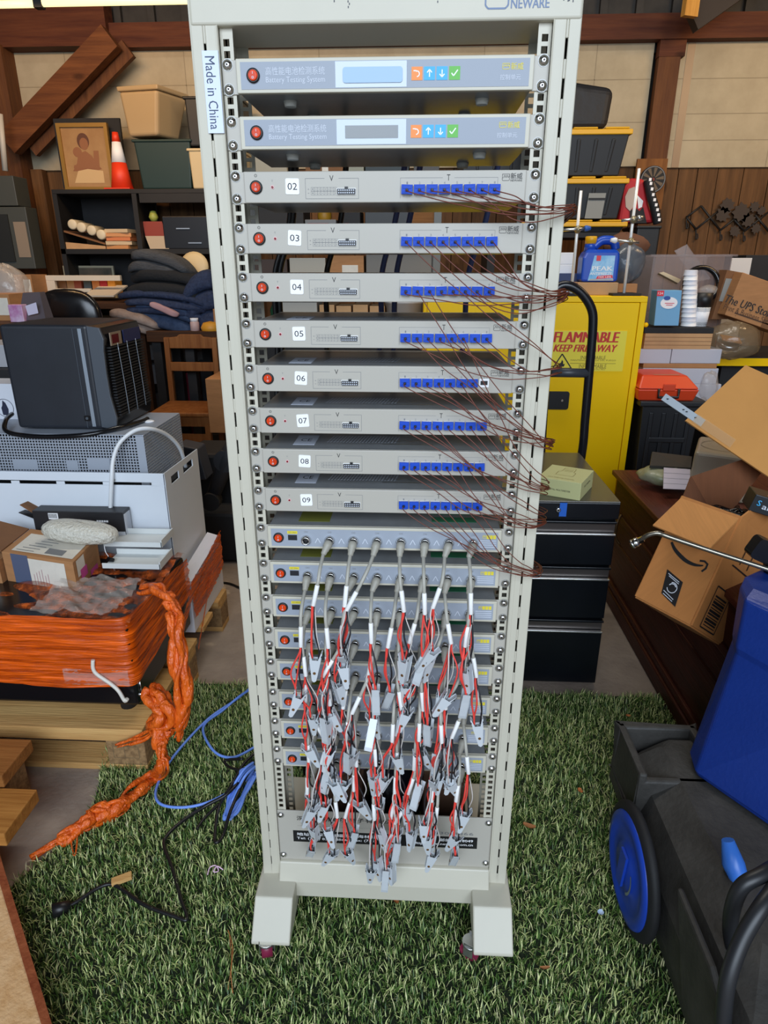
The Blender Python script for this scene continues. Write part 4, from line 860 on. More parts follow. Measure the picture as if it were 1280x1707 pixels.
# foreground crate at the bottom left corner
t = thing('wooden_crate', 'red-brown plywood crate corner at the bottom left of the view', 'crate', (-.85, -.35, 0))
top = P(0, 1425, -.15); 
A = PZ(85, 1707, .03); xr = A.x
def cx(px, py, Y): return P(px, py, Y)
p0, p1 = PZ(6, 1420, .34), PZ(90, 1707, .34); dv = (p1-p0); n2 = V((-1, 0, 0))
f0, f1 = PZ(2, 1437, 0), PZ(85, 1707, 0); dv = f1-f0; q0 = f0-dv*.02; q1 = f1+dv*.35; CH = PX(48, 1707, f1.x+.0).z; m = MB()
m.hexa([q0, q1, q1+V((-.022, 0, 0)), q0+V((-.022, 0, 0))], [q0+V((0, 0, CH)), q1+V((0, 0, CH)), q1+V((-.022, 0, CH)), q0+V((-.022, 0, CH))], PLY); m.build('side_panel', t)
m = MB(); m.hexa([q0+V((-.022, .03, 0)), q1+V((-.022, .0, 0)), q1+V((-.35, 0, 0)), q0+V((-.35, .03, 0))], [q0+V((-.022, .03, CH-.004)), q1+V((-.022, 0, CH-.004)), q1+V((-.35, 0, CH-.004)), q0+V((-.35, .03, CH-.004))], PLYEDGE); m.build('lid', t)

# ------------------------------------------------------------------ left background
sh = thing('dark_shelf_unit', 'tall dark wooden shelf unit against the back wall', 'shelf', (-2.0, 4.2, 0))
SX0, SX1, SY0, SY1 = -2.62, -1.2, 4.0, 4.36; z1 = 1.98; zs = P(90, 415, 4.0).z; zs2 = 1.05
m = MB(); m.bb((SX0, SY0, z1-.03), (SX1, SY1, z1), DWOOD); m.build('top_board', sh, bevel=.003)
for xx in (SX0, P(230, 360, 4.0).x-.03, SX1-.03):
    m = MB(); m.bb((xx, SY0, 0), (xx+.035, SY1, z1-.03), DWOOD); m.build('upright', sh)
for zz in (zs-.035, zs2, .4):
    m = MB(); m.bb((SX0, SY0, zz), (SX1, SY1, zz+.035), DWOOD); m.build('shelf_board', sh)
m = MB(); m.bb((SX0, SY1, 0), (P(232, 360, 4.0).x, SY1+.01, z1), BLKM); m.build('back_panel', sh)
m = MB(); m.bb((P(232, 330, 4).x, SY0, z1-.09), (SX1, SY0+.03, z1-.03), DWOOD); m.build('apron', sh)
# on its top
pt = thing('framed_portrait', 'gold framed sepia portrait leaning on top of the dark shelf', 'picture', P(140, 312, 4.12))
a = P(97, 205, 4.12); b = P(183, 313, 4.12); x0, x1, zb, zt = P(100, 260, 4.12).x, P(184, 260, 4.12).x, 1.982, a.z; GOLD = mat('gold_frame', '#9a7434', .4, .3)
m = MB(); fw = .026
for (aa, bb_) in (((x0, zb), (x0+fw, zt)), ((x1-fw, zb), (x1, zt)), ((x0+fw, zb), (x1-fw, zb+fw)), ((x0+fw, zt-fw), (x1-fw, zt))): m.bb((aa[0], 4.12, aa[1]), (bb_[0], 4.15, bb_[1]), GOLD)
m.build('frame', pt, bevel=.006)
m = MB(); SEP = mat('sepia_paper', '#b08a5a', .5, col2='#8a6238', scale=1.6); m.bb((x0+fw*.8, 4.135, zb+fw*.8), (x1-fw*.8, 4.14, zt-fw*.8), SEP)
SK1, SK2, SK3 = mat('sepia_dark', '#5a3420', .6), mat('sepia_mid', '#8c5a38', .6), mat('sepia_light', '#c9a878', .6)
fx = lambda u, v: ((x0+(x1-x0)*u), 4.1345, zb+(zt-zb)*v)
def shp(poly, mt, off=0): m.prism([(x0+(x1-x0)*u, zb+(zt-zb)*v) for u, v in poly], (0, 4.1345-off, 0), (1, 0, 0), (0, 0, 1), (0, -.0003, 0), mt)
shp([(.2, .3), (.3, .42), (.35, .55), (.5, .6), (.62, .52), (.7, .4), (.78, .33), (.6, .28)], SK2); shp([(.2, .12), (.3, .3), (.5, .33), (.8, .3), (.8, .12)], SK3, .0004)
el = lambda cx_, cz_, rx, rz, n=18: [(cx_+rx*math.cos(6.283*i/n), cz_+rz*math.sin(6.283*i/n)) for i in range(n)]
shp(el(.48, .74, .12, .12), SK1, .0004); shp(el(.49, .70, .085, .09), SK2, .0008); shp(el(.34, .58, .09, .075), SK2, .0008); shp([(.22, .34), (.74, .33), (.76, .6), (.66, .6), (.64, .40), (.24, .39)], SK2, .0008)
m.build('print', pt)
boxpx('black_board', 97, 197, 206, 314, 4.20, .02, BLKM, 'black board standing behind the gold framed portrait', 'board', bevel=0)
tc = thing('traffic_cone', 'orange traffic cone with a white band on the dark shelf beside the portrait', 'traffic cone', P(205, 312, 4.06))
c = P(203, 312, 4.08); zt = P(190, 220, 4.08).z; CO = mat('cone_orange', '#e03a18', .5)
h = zt-1.985; tip = P(190, 220, 4.08); 
def cone(r0, z0, r1, z1_, mt, nm):
    m = MB(); cc = lambda z: V((c.x+(tip.x-c.x)*(z-1.985)/h*.6, 4.09, z)); m.cyl(cc(z0), cc(z1_), r0, r1, mt, 24); m.build(nm, tc)
rad = lambda z: .078-(.058)*(z-1.985)/h
za, zb2 = 1.985+h*.47, 1.985+h*.83
cone(rad(1.99), 1.99, rad(za), za, CO, 'lower_cone'); cone(rad(za)+.001, za, rad(zb2)+.001, zb2, WHITE, 'white_band'); cone(rad(zb2), zb2, rad(zt), zt, CO, 'tip')
m = MB(); m.bb((c.x-.10, 4.0, 1.981), (c.x+.09, 4.18, 1.989), CO); m.build('base', tc)
def bin_(name, px0, px1, py0, py1, Y, dep, mt, label, group=None, taper=.86, rim=.02, lid=None, tilt=0, yb=None, zb=None, ribs=True):
    t = thing(name, label, 'storage bin', P((px0+px1)/2, py1, Y), group); a = P(px0, py0, Y); b = P(px1, py0, Y); zt = a.z; z0 = P((px0+px1)/2, py1, Y).z if zb is None else zb
    cx_ = (a.x+b.x)/2; w = (b.x-a.x)/2; wb = w*taper; R_ = rot(0, tilt, 0); pv = V((cx_, Y+dep/2, z0)); k = dep/2
    def tp(w_, d_, z): return [pv+R_ @ V((i*w_, j*d_, z)) for i, j in ((-1, -1), (1, -1), (1, 1), (-1, 1))]
    H = zt-z0; rim_h = rim if lid is None else 0
    m = MB(); m.hexa(tp(wb, k*taper, 0), tp(w*.95, k*.95, H-(.02 if lid else 0)), mt)
    for i in range(5 if lid else 0):
        f = -.7+.35*i; m.hexa([pv+R_ @ V((f*wb+d_*.012, -k*taper-.004, .02)) if s_ == 0 else pv+R_ @ V((f*wb+d_*.012, -k*taper+.01, .02)) for d_, s_ in ((-1, 0), (1, 0), (1, 1), (-1, 1))], [pv+R_ @ V((f*w*.95+d_*.012, -k*.95-.004, H*.8)) if s_ == 0 else pv+R_ @ V((f*w*.95+d_*.012, -k*.95+.01, H*.8)) for d_, s_ in ((-1, 0), (1, 0), (1, 1), (-1, 1))], mt)
    m.build('tub', t, bevel=.012, seg=3)
    m = MB(); lo, hi = tp(w, k, H-.03), tp(w, k, H); m.hexa(tp(w, k, H-(.03 if lid else .018)), tp(w*1.0, k, H), lid or mt)
    if lid:
        for f in (-.55, .1, .7): m.bb(pv+V((f*w-.07*w/.3, -k, H)), pv+V((f*w+.07*w/.3, k, H+.012)), lid)
    m.build('lid' if lid else 'rim', t, bevel=.006); return t
TAN = mat('tan_bin', '#b79d76', .45, alpha=.93); GRNB = mat('dark_green_bin', '#16302c', .5); BLKB = mat('black_bin', '#17181a', .5); CRB = mat('cream_bin', '#cbb68c', .5)
bin_('storage_bin', 218, 318, 232, 312, 4.03, .34, GRNB, 'dark green storage bin standing on the shelf beside the cone', taper=.84, zb=1.982)
tb = thing('storage_bin', 'translucent tan storage bin turned cornerwise on top of the dark green bin', 'storage bin', P(255, 230, 4.1)); zbb = P(255, 230, 4.05).z+.004; ztt = P(228, 144, 4.0).z
def zz2(x, y, Y, z): q = P(x, y, Y); q.z = z; return q
m = MB(); lo = [zz2(214, 222, 4.02, zbb), zz2(262, 226, 3.98, zbb), zz2(299, 230, 4.20, zbb), zz2(246, 226, 4.28, zbb)]; hi = [zz2(197, 150, 4.0, ztt-.03), zz2(262, 150, 3.95, ztt-.03), zz2(311, 150, 4.24, ztt-.03), zz2(238, 150, 4.32, ztt-.03)]
m.hexa(lo, hi, TAN); m.build('tub', tb, bevel=.02, seg=3); c_ = sum(hi, V())/4; m = MB(); m.hexa([c_+(p-c_)*1.04 for p in hi], [c_+(p-c_)*1.06+V((0, 0, .03)) for p in hi], TAN); m.build('rim', tb, bevel=.008)
bin_('storage_bin', 310, 400, 247, 312, 4.03, .34, CRB, 'cream storage bin on the shelf beside the rack', taper=.9, zb=1.982)
bin_('storage_bin', 303, 400, 160, 246, 4.03, .34, BLKB, 'black storage bin stacked on the cream bin', taper=.9, zb=P(350, 247, 4.03).z+.014)
# things in the upper compartment
zs_top = zs
m = MB(); a, b = P(100, 385, 4.02), P(175, 408, 4.02); m.sheet(a, b, b+V((0, .2, 0)), a+V((0, .2, 0)), .012, CARD2); m.hexa([(a.x, 4.02, zs), (b.x, 4.02, zs), (b.x, 4.2, zs), (a.x, 4.2, zs)], [(a.x, 4.02, zs+.05), (b.x, 4.02, zs+.02), (b.x, 4.2, zs+.02), (a.x, 4.2, zs+.05)], CARD3); single(m, 'cardboard_tray', 'sloping cardboard tray on the dark shelf under the white tubes', 'tray')
for i, (x, y) in enumerate(((120, 374), (135, 379), (152, 384), (168, 391))):
    c = P(x, y, 4.0); m = MB(); m.lathe([(.0, -.004), (.026, -.002), (.034, .002), (.035, .006), (.035, .16), (.0, .16)], (c.x, 4.0, c.z), mat('white_tube', '#d6c8aa', .5), n=20, axis=(0, 1, 0), caps=False)
    single(m, 'paper_tube', '%s of four white rolled tubes lying on the sloping tray' % ('highest and leftmost', 'second from the left', 'third from the left', 'lowest and rightmost')[i], 'tube', 'white rolled tubes on the shelf')
for i in range(5):
    x0 = P(178-(i % 2)*3, 405, 4.02).x; x1 = P(216+(i % 3)*1, 405, 4.02).x; z = zs+.028*i; m = MB(); m.box(((x0+x1)/2, 4.12, z+.013), (x1-x0, .2, .025), [mat('pamphlet_a', '#c98b55', .6), mat('pamphlet_b', '#c7b08c', .6), mat('pamphlet_c', '#cf7a4a', .6)][i % 3], rot(0, 0, (-6, 5, 0, 8, -4)[i]))
    single(m, 'pamphlet_pile', '%s of the orange and cream paper piles on the shelf by the divider' % ('lowest', 'second lowest', 'middle', 'second highest', 'topmost')[i], 'papers', 'paper piles on the dark shelf')
t = thing('snack_packet', 'red and white snack packet standing on the shelf right of the divider', 'packet', P(262, 412, 4.05))
a, b = P(250, 412, 4.05), P(277, 370, 4.05); m = MB(); m.hexa([(a.x, 4.05, zs), (b.x, 4.05, zs), (b.x, 4.09, zs), (a.x, 4.09, zs)], [(a.x-.03, 4.06, zs+.09), (b.x-.01, 4.06, zs+.09), (b.x-.01, 4.08, zs+.09), (a.x-.03, 4.08, zs+.09)], mat('packet_white', '#b9a58a', .5)); m.hexa([(a.x-.03, 4.06, zs+.09), (b.x-.01, 4.06, zs+.09), (b.x-.01, 4.08, zs+.09), (a.x-.03, 4.08, zs+.09)], [(a.x-.04, 4.07, zs+.19), (b.x-.04, 4.07, zs+.19), (b.x-.04, 4.075, zs+.19), (a.x-.04, 4.075, zs+.19)], mat('packet_red', '#8a3322', .4)); m.build('bag', t)
m = MB(); m.lathe([(.02, -.03), (.035, 0), (.02, .04), (.0, .045)], P(256, 362, 4.1), mat('yellow_green', '#a2a84c', .5), n=14); single(m, 'green_ball', 'yellow-green lump above the snack packet on the dark shelf', 'toy')
t = thing('dark_caddy', 'dark blue-black box with bright handles on the shelf beside the rack', 'box', P(310, 412, 4.05)); a, b = P(275, 412, 4.05), P(345, 360, 4.05)
m = MB(); m.bb((a.x, 4.05, zs), (b.x, 4.3, b.z), mat('dark_caddy', '#15171d', .35)); m.build('body', t, bevel=.006)
for px, py in ((305, 381), (325, 405)): q = P(px, py, 4.045); m = MB(); m.bb((q.x-.05, 4.04, q.z-.004), (q.x+.05, 4.05, q.z+.004), SILV); m.build('handle', t)
# lower compartment: picture, white frame, small things
t = thing('landscape_picture', 'dark framed picture with a pale border on the middle shelf', 'picture', (-2.2, 4.2, 1.1)); a, b = P(104, 443, 4.16), P(196, 500, 4.16)
m = MB(); m.bb((a.x, 4.16, b.z), (b.x, 4.18, a.z), mat('pale_border', '#a39a80', .6)); m.build('frame', t); m = MB(); m.bb((a.x+.015, 4.155, b.z), (b.x-.015, 4.16, a.z-.015), mat('dark_painting', '#33352a', .5, col2='#6a5a48', scale=7)); m.build('print', t)
t = thing('white_frame_box', 'white wooden frame lying on clutter left of the blankets', 'frame', P(135, 480, 3.6)); WF = mat('white_frame', '#d2c6b2', .5)
def fpx(x0, y0, x1, y1, Y, d, nm, par, mt): a = P(x0, (y0+y1)/2, Y); b = P(x1, (y0+y1)/2, Y); m = MB(); m.bb((a.x, Y, P(x0, y1, Y).z), (b.x, Y+d, P(x0, y0, Y).z), mt); m.build(nm, par, bevel=.002)
fpx(70, 459, 200, 468, 3.6, .03, 'top_rail', t, WF); fpx(70, 468, 92, 486, 3.6, .03, 'stile', t, WF); fpx(92, 481, 150, 487, 3.6, .03, 'bottom_rail', t, WF)
m = MB(); a, b = P(138, 495, 3.5), P(190, 495, 3.5); m.sheet(a, b, b+V((.0, .25, .06)), a+V((.02, .25, .06)), .01, WF); m.build('panel', t)
t = thing('cluttered_table', 'dark table carrying the clutter behind the black heater', 'table', (-2.3, 3.6, 0)); zt_ = P(100, 500, 3.45).z
m = MB(); m.bb((-3.0, 3.3, zt_-.05), (-1.75, 3.95, zt_-.01), BROWNWD); m.build('table_top', t, bevel=.004)
for xx in (-2.95, -1.85):
    for yy in (3.34, 3.86): m = MB(); m.bb((xx, yy, 0), (xx+.06, yy+.06, zt_-.05), BROWNWD); m.build('leg', t)
for i, (x, mt) in enumerate(((105, '#6a4a30'), (118, '#8c6a48'), (130, '#7a3a28'), (146, '#3f4a50'), (160, '#b0703c'), (173, '#9c1f28'), (186, '#c9872c'))):
    boxpx('book', x-6, 466, x+6, 490, 3.72, .12, mat('book_%d' % i, mt, .6), '%s upright book seen through the white frame, %s from the left' % (('brown', 'tan', 'rust', 'slate', 'amber', 'red', 'yellow')[i], ORD[i]), 'book', 'books behind the white frame', bevel=.001)
t = thing('office_chair', 'black office chair back rising behind the black heater', 'chair', (-1.75, 2.5, 0)); c = P(112, 535, 2.72)
m = MB(); m.blob(c+V((.0, .03, .0)), (.198, .05, .177), BLK2, 28, 16, p=.8); m.build('backrest', t)
m = MB(); m.cyl((c.x, 2.95, .12), (c.x, 2.95, .5), .03, m=BLKM); m.blob((c.x, 2.95, .55), (.24, .24, .05), BLK2, 24, 10, p=.7); m.build('seat', t)
for i in range(5):
    a_ = 1.256*i+.3; m = MB(); m.tube([(c.x, 2.95, .14), (c.x+.27*math.cos(a_), 2.95+.27*math.sin(a_), .08)], .02, BLKM); m.cyl((c.x+.27*math.cos(a_)-.015, 2.95+.27*math.sin(a_), .03), (c.x+.27*math.cos(a_)+.015, 2.95+.27*math.sin(a_), .03), .03, m=BLKM); m.build('leg', t)
# plastic bags and boxes at the far left
boxpx('cardboard_box', -60, 490, 18, 535, 2.4, .25, CARD, 'cardboard box with a white label at the left edge behind the heater', 'cardboard box', extra=lambda m, x0, x1, z0, z1, Y: m.bb((x1-.11, Y-.001, z0+.03), (x1-.01, Y, z1-.02), LABEL), rz=0)
boxpx('cardboard_box', 26, 458, 55, 502, 3.42, .2, CARD, 'small brown cardboard box on the table above the plastic bag', 'cardboard box', extra=lambda m, x0, x1, z0, z1, Y: m.bb((x1-.06, Y-.001, z0+.01), (x1-.01, Y, z1-.03), LABEL))
PLAS = mat('clear_plastic', '#c9c2ba', .18, alpha=.42, spec=.9, bump=.8, bscale=25)
m = MB(); c = P(12, 480, 2.6); m.blob(c, (.12, .1, .12), PLAS, 24, 14, .06, 5); single(m, 'plastic_bag', 'crumpled clear plastic bag on the boxes at the left edge', 'bag')
t = thing('clear_packet', 'clear packet with a white label and dark contents beside the office chair', 'packet', P(55, 535, 2.3)); a = P(30, 535, 2.3)
m = MB(); b = P(76, 532, 2.3); a1, b1 = P(38, 488, 2.36), P(66, 487, 2.36); m.hexa([a, b, b+V((0, .08, 0)), a+V((0, .08, 0))], [a1, b1, b1+V((0, .05, 0)), a1+V((0, .05, 0))], mat('smoky_plastic', '#55525a', .3, alpha=.8)); m.build('bag', t); m = MB(); q = [P(42, 510, 2.29), P(60, 504, 2.29), P(64, 522, 2.29), P(47, 526, 2.29)]; m.quad(*q, mat('lilac_label', '#cfc8dc', .5)); m.build('sticker', t)
boxpx('plastic_tub', -60, 575, 20, 612, 1.75, .22, mat('frosted_tub', '#b9b9bd', .3, alpha=.8), 'frosted plastic tub left of the black heater', 'tub')
boxpx('magenta_bag', 15, 508, 38, 537, 2.28, .05, mat('magenta_bag', '#a8408c', .4, col2='#d8c8dc', scale=9), 'magenta and white packet at the left edge', 'packet')
m = MB(); m.bb((-2.4, 2.2, 0), (-1.62, 2.5, P(15, 537, 2.3).z), BROWNWD); single(m, 'storage_chest', 'brown chest under the bags at the left edge', 'chest', bevel=.004)
m = MB(); m.bb((-2.2, 1.7, 0), (-1.45, 2.05, P(15, 613, 1.75).z), BLKM); single(m, 'black_crate', 'black crate under the frosted tub', 'crate', bevel=.004)
# electrical panels on the left post
ELG = mat('electrical_grey', '#42443f', .5); 
def lean(name, px0, py0, px1, py1, Y, d, label, inner):
    a = P(px0, py0, Y); b = P(px1, py1, Y); t = thing(name, label, 'electrical panel', (a.x, Y, b.z)); m = MB(); m.bb((a.x, Y, b.z), (b.x, Y+d, a.z), ELG); m.build('box', t, bevel=.004)
    m = MB(); m.bb((a.x+.06, Y-.012, b.z+.05), (b.x-.14, Y, a.z-.05), mat('panel_recess', '#1f201e', .5)); m.build('door', t)
    if inner: m = MB(); m.bb((b.x-.11, Y-.003, b.z+.08), (b.x-.02, Y, a.z-.1), mat('panel_card', '#8a7a68', .7)); m.build('directory_card', t)
    return t
lean('breaker_panel', -40, 345, 60, 448, 3.95, .15, 'grey electrical breaker panel with a paper directory on the left post', 1)
lean('switch_box', -40, 293, 30, 343, 3.95, .18, 'plain grey electrical box above the breaker panel', 0)
m = MB(); m.tube([P(0, 190, 4.0), P(9, 285, 4.0)], .02, mat('white_conduit_pipe', '#b8b4aa', .5)); single(m, 'conduit', 'short white conduit above the grey electrical box', 'pipe')
# blankets on a bench
bn = thing('wooden_bench', 'dark wooden bench under the blankets', 'bench', (-1.6, 3.3, 0)); zb_ = P(230, 552, 3.24).z
m = MB(); m.bb((-1.74, 3.24, zb_-.07), (-1.2, 3.7, zb_), BROWNWD); m.build('seat', bn, bevel=.004)
for xx in (-1.72, -1.50, -1.27):
    for yy in (3.27, 3.62): m = MB(); m.bb((xx, yy, 0), (xx+.06, yy+.06, zb_-.07), BLKM); m.build('leg', bn)
m = MB(); m.bb((-1.70, 3.29, .3), (-1.25, 3.33, .35), BLKM); m.build('stretcher', bn)
def cloth(px0, px1, py0, py1, Y, dep, mt, label, seed, group='folded blankets on the bench', tilt=0, name='folded_blanket', layers=2, p=.5, droop=.55):
    a = P(px0, (py0+py1)/2, Y); b = P(px1, (py0+py1)/2, Y); z0 = P(px0, py1, Y).z; z1_ = P(px0, py0, Y).z; c = V(((a.x+b.x)/2, Y+dep/2, (z0+z1_)/2)); m = MB(); R_ = rot(0, tilt, 0)
    hw, hz = (b.x-a.x)/2, (z1_-z0)/2; r = random.Random(seed)
    for l in range(layers):
        zz = -hz+(2*l+1)*hz/layers; m.blob(c+R_ @ V((r.uniform(-.02, .02), r.uniform(-.01, .01), zz)), (hw*r.uniform(.92, 1.03), dep/2*r.uniform(.95, 1.05), hz/layers*1.12), mt, 36, 12, .018, seed+l, R_, p)
    for v in m.v:
        q = (v.x-c.x)/hw; v.z -= abs(q)**2.5*hz*droop; v.y += .01*math.sin(v.x*40+seed)
    return single(m, name, label, 'blanket', group)
NAVY = mat('navy_quilt', '#1d2740', .85, col2='#2c3a58', scale=60, bump=.7, bscale=50); CHAR = mat('charcoal_cloth', '#1d1e20', .9, bump=.5, bscale=60); GRYT = mat('grey_towel', '#55575a', .95, col2='#3a3c40', scale=30, stretch=(1, 1, 8), bump=.8, bscale=40); BEI = mat('beige_cloth', '#a08f84', .9, col2='#8a7468', scale=20, bump=.5, bscale=40); DEN = mat('denim_cloth', '#2b3a55', .9, col2='#3c4d6a', scale=30, bump=.5, bscale=50); PINKC = mat('pink_cloth', '#b58e8e', .9)
cloth(172, 262, 520, 552, 3.25, .35, BEI, 'beige and cream cloth lying low at the left of the blanket pile', 1, tilt=14, layers=2)
cloth(205, 330, 500, 550, 3.28, .38, DEN, 'faded blue denim cover low in the blanket pile', 2, tilt=12, layers=2)
cloth(190, 345, 485, 525, 3.28, .40, NAVY, 'navy quilted blanket in the middle of the pile', 3, tilt=5, layers=3)
cloth(250, 300, 512, 522, 3.25, .06, PINKC, 'thin pink cloth tucked between the blue blankets', 4, tilt=22, layers=1, droop=0)
cloth(200, 330, 448, 492, 3.30, .38, CHAR, 'charcoal blanket near the top of the pile', 5, tilt=3, layers=2)
cloth(300, 372, 455, 550, 3.30, .36, NAVY, 'navy quilt folded over at the right end of the pile', 6, tilt=-20, layers=3)
cloth(205, 312, 420, 455, 3.32, .30, GRYT, 'grey ribbed towel on top of the blanket pile', 7, tilt=14, layers=2, droop=1.0)
m = MB(); c = P(325, 445, 3.72); m.lathe([(.10, 0), (.10, .02), (.07, .03), (.0, .03)], c, CRB, n=24, axis=(0, -1, .2)); single(m, 'cream_disc', 'cream round lid behind the grey towel', 'lid')
# chair
ch = thing('wooden_chair', 'honey brown wooden chair with a slatted back beside the rack', 'chair', (-1.45, 3.1, 0)); fY, bY = 2.80, 3.16
sz = P(300, 688, fY).z; sx0, sx1 = P(249, 690, fY).x, P(350, 690, fY).x; bt = P(300, 558, bY).z; bx0, bx1 = P(274, 600, bY).x, P(362, 600, bY).x
m = MB(); m.hexa([(sx0, fY, sz-.03), (sx1, fY, sz-.03), (bx1, bY, sz-.025), (bx0, bY, sz-.025)], [(sx0, fY, sz), (sx1, fY, sz), (bx1, bY, sz+.005), (bx0, bY, sz+.005)], CHAIRW); m.build('seat', ch, bevel=.01, seg=3)
for xx in (bx0, bx1-.035): m = MB(); m.hexa([(xx, bY-.02, 0), (xx+.035, bY-.02, 0), (xx+.035, bY+.02, 0), (xx, bY+.02, 0)], [(xx, bY+.02, bt-.02), (xx+.035, bY+.02, bt-.02), (xx+.035, bY+.05, bt-.02), (xx, bY+.05, bt-.02)], CHAIRW); m.build('rear_leg', ch, bevel=.005)
for xx in (sx0+.01, sx1-.045): m = MB(); m.bb((xx, fY+.01, 0), (xx+.035, fY+.045, sz-.03), CHAIRW); m.build('front_leg', ch, bevel=.004)
m = MB(); m.bb((sx0+.03, fY+.015, sz-.09), (sx1-.03, fY+.035, sz-.03), CHAIRW); m.build('apron', ch); m = MB(); m.bb((sx0+.03, fY+.02, sz-.19), (sx1-.03, fY+.035, sz-.14), CHAIRW); m.build('stretcher', ch)
m = MB(); w = bx1-bx0; m.prism([(0, 0), (w, 0), (w, .065), (w*.75, .075), (w*.7, .09), (w*.3, .09), (w*.25, .075), (0, .065)], (bx0, bY+.025, bt-.09), (1, 0, 0), (0, 0, 1), (0, .02, 0), CHAIRW); m.build('crest_rail', ch, bevel=.004)
zz = P(300, 612, bY).z; m = MB(); m.bb((bx0+.03, bY+.01, zz-.028), (bx1-.03, bY+.03, zz+.03), CHAIRW); m.build('back_slat', ch, bevel=.004)
# behind chair
boxpx('cardboard_box', 346, 632, 420, 722, 2.75, .3, CARD, 'tall cardboard carton beside the wooden chair, half hidden by the rack', 'cardboard box')
boxpx('plywood_sheet', 360, 515, 380, 640, 3.3, .05, CARD, 'narrow brown board standing behind the chair', 'board')
t = thing('pill_bottle', 'small white and pink bottle standing behind the chair back', 'bottle', P(327, 552, 3.3)); c = P(326, 556, 3.3); m = MB(); m.lathe([(.03, 0), (.03, .07), (.024, .08)], c, mat('pinkish_bottle', '#c9a9a2', .5), n=16); m.build('bottle', t); m = MB(); m.lathe([(.026, .078), (.026, .1)], c, WHITE, n=16); m.build('cap', t)
m = MB(); m.lathe([(.045, 0), (.055, .04), (.04, .07), (.0, .08)], P(352, 556, 3.3), mat('yellow_cap', '#d9962a', .5), n=14, sx=1.2); single(m, 'yellow_cup', 'yellow topped tub beside the small bottle', 'tub')
for i, (x0, x1, y0, y1, col, lab) in enumerate(((280, 290, 615, 660, '#8d2038', 'red folder standing behind the chair slats'), (302, 308, 618, 662, '#bfb6a6', 'pale metal strip behind the chair slats'), (316, 335, 622, 662, '#7c1530', 'dark red bag behind the chair slats'), (288, 300, 622, 662, '#5a4632', 'brown board behind the chair slats'), (340, 352, 600, 662, '#17181f', 'black case behind the chair'))):
    boxpx('stored_item', x0, y0, x1, 765, 3.72, .06, mat('stored_%d' % i, col, .6), lab, 'stored item')
for i, (x0, x1, y0, y1, col, lab) in enumerate(((230, 262, 575, 600, '#8f97a0', 'pale grey panel under the bench, upper of two'), (232, 262, 608, 640, '#98a0aa', 'pale grey panel under the bench, lower of two'), (205, 270, 655, 700, '#43454c', 'dark grey case on the floor left of the chair'), (278, 345, 585, 602, '#5c5a58', 'dark box behind the upper chair slats'))):
    boxpx('stored_box', x0, y0, x1, y1, 3.74, .12, mat('storedbox_%d' % i, col, .6), lab, 'box')
# dark machine between cabinet and rack
t = thing('dark_machine', 'dark grey machine with a sloping arm and small wheel beside the rack', 'machine', (-.95, 1.9, 0))
DG = mat('dark_machine', '#25262a', .55)
m = MB(); m.prism([(-.08, .0), (.05, -.0), (.02, .16), (-.08, .18)], P(328, 800, 1.95), (1, 0, 0), (0, 0, 1), (0, .12, 0), mat('machine_grey', '#3c3e45', .5)); m.build('housing', t, bevel=.006)
m = MB(); m.tube([P(398, 735, 1.9), P(378, 765, 1.9), P(350, 840, 1.9)], [.05, .045, .03], DG, n=12); m.build('arm', t)
m = MB(); a = P(374, 770, 1.86); m.cyl(a, a+V((0, .12, 0)), .055, m=DG); m.build('joint', t); a = P(350, 838, 1.85); m = MB(); m.cyl(a, a+V((0, .06, 0)), .045, m=BLKM, n=20); m.build('wheel', t)
m = MB(); a = P(410, 845, 1.95); m.bb((a.x-.28, 1.95, 0), (a.x+.1, 2.35, .28), BLKM); m.bb((a.x-.35, 2.1, 0), (a.x+.1, 2.4, .55), BLKM); m.build('base', t, bevel=.02)
m = MB(); c = PZ(402, 872, .0); m.blob(c+V((.0, .25, .13)), (.13, .13, .13), mat('orange_ball', '#d24a12', .4), 28, 16); single(m, 'orange_ball', 'orange ball on the floor behind the rack column', 'ball')
m = MB(); m.tube(catmull([PZ(355, 973, .006), PZ(380, 972, .006), PZ(410, 985, .006), PZ(440, 1000, .006)], 6), .005, BLKC); single(m, 'floor_cable', 'short black cable on the concrete behind the rack column', 'cable')
# ================================================================== right side
YEL = mat('safety_yellow', '#ffcc00', .42, var=.02, scale=4, spec=.25); YELPALE = mat('decal_yellow', '#f0dc3c', .5); REDI = mat('decal_red', '#c8281c', .5); OLIVEI = mat('decal_brown', '#7c6414', .5)
FCAB = mat('file_cabinet_black', '#0e1116', .28, var=.2, scale=5); FCTOP = mat('file_cabinet_top', '#4e4940', .26); HANDLE = mat('drawer_pull', '#5d5653', .3, .6)
MAHOG = wood('mahogany', '#2e1410', '#4a2218', 'y', 2.0, .45, False)
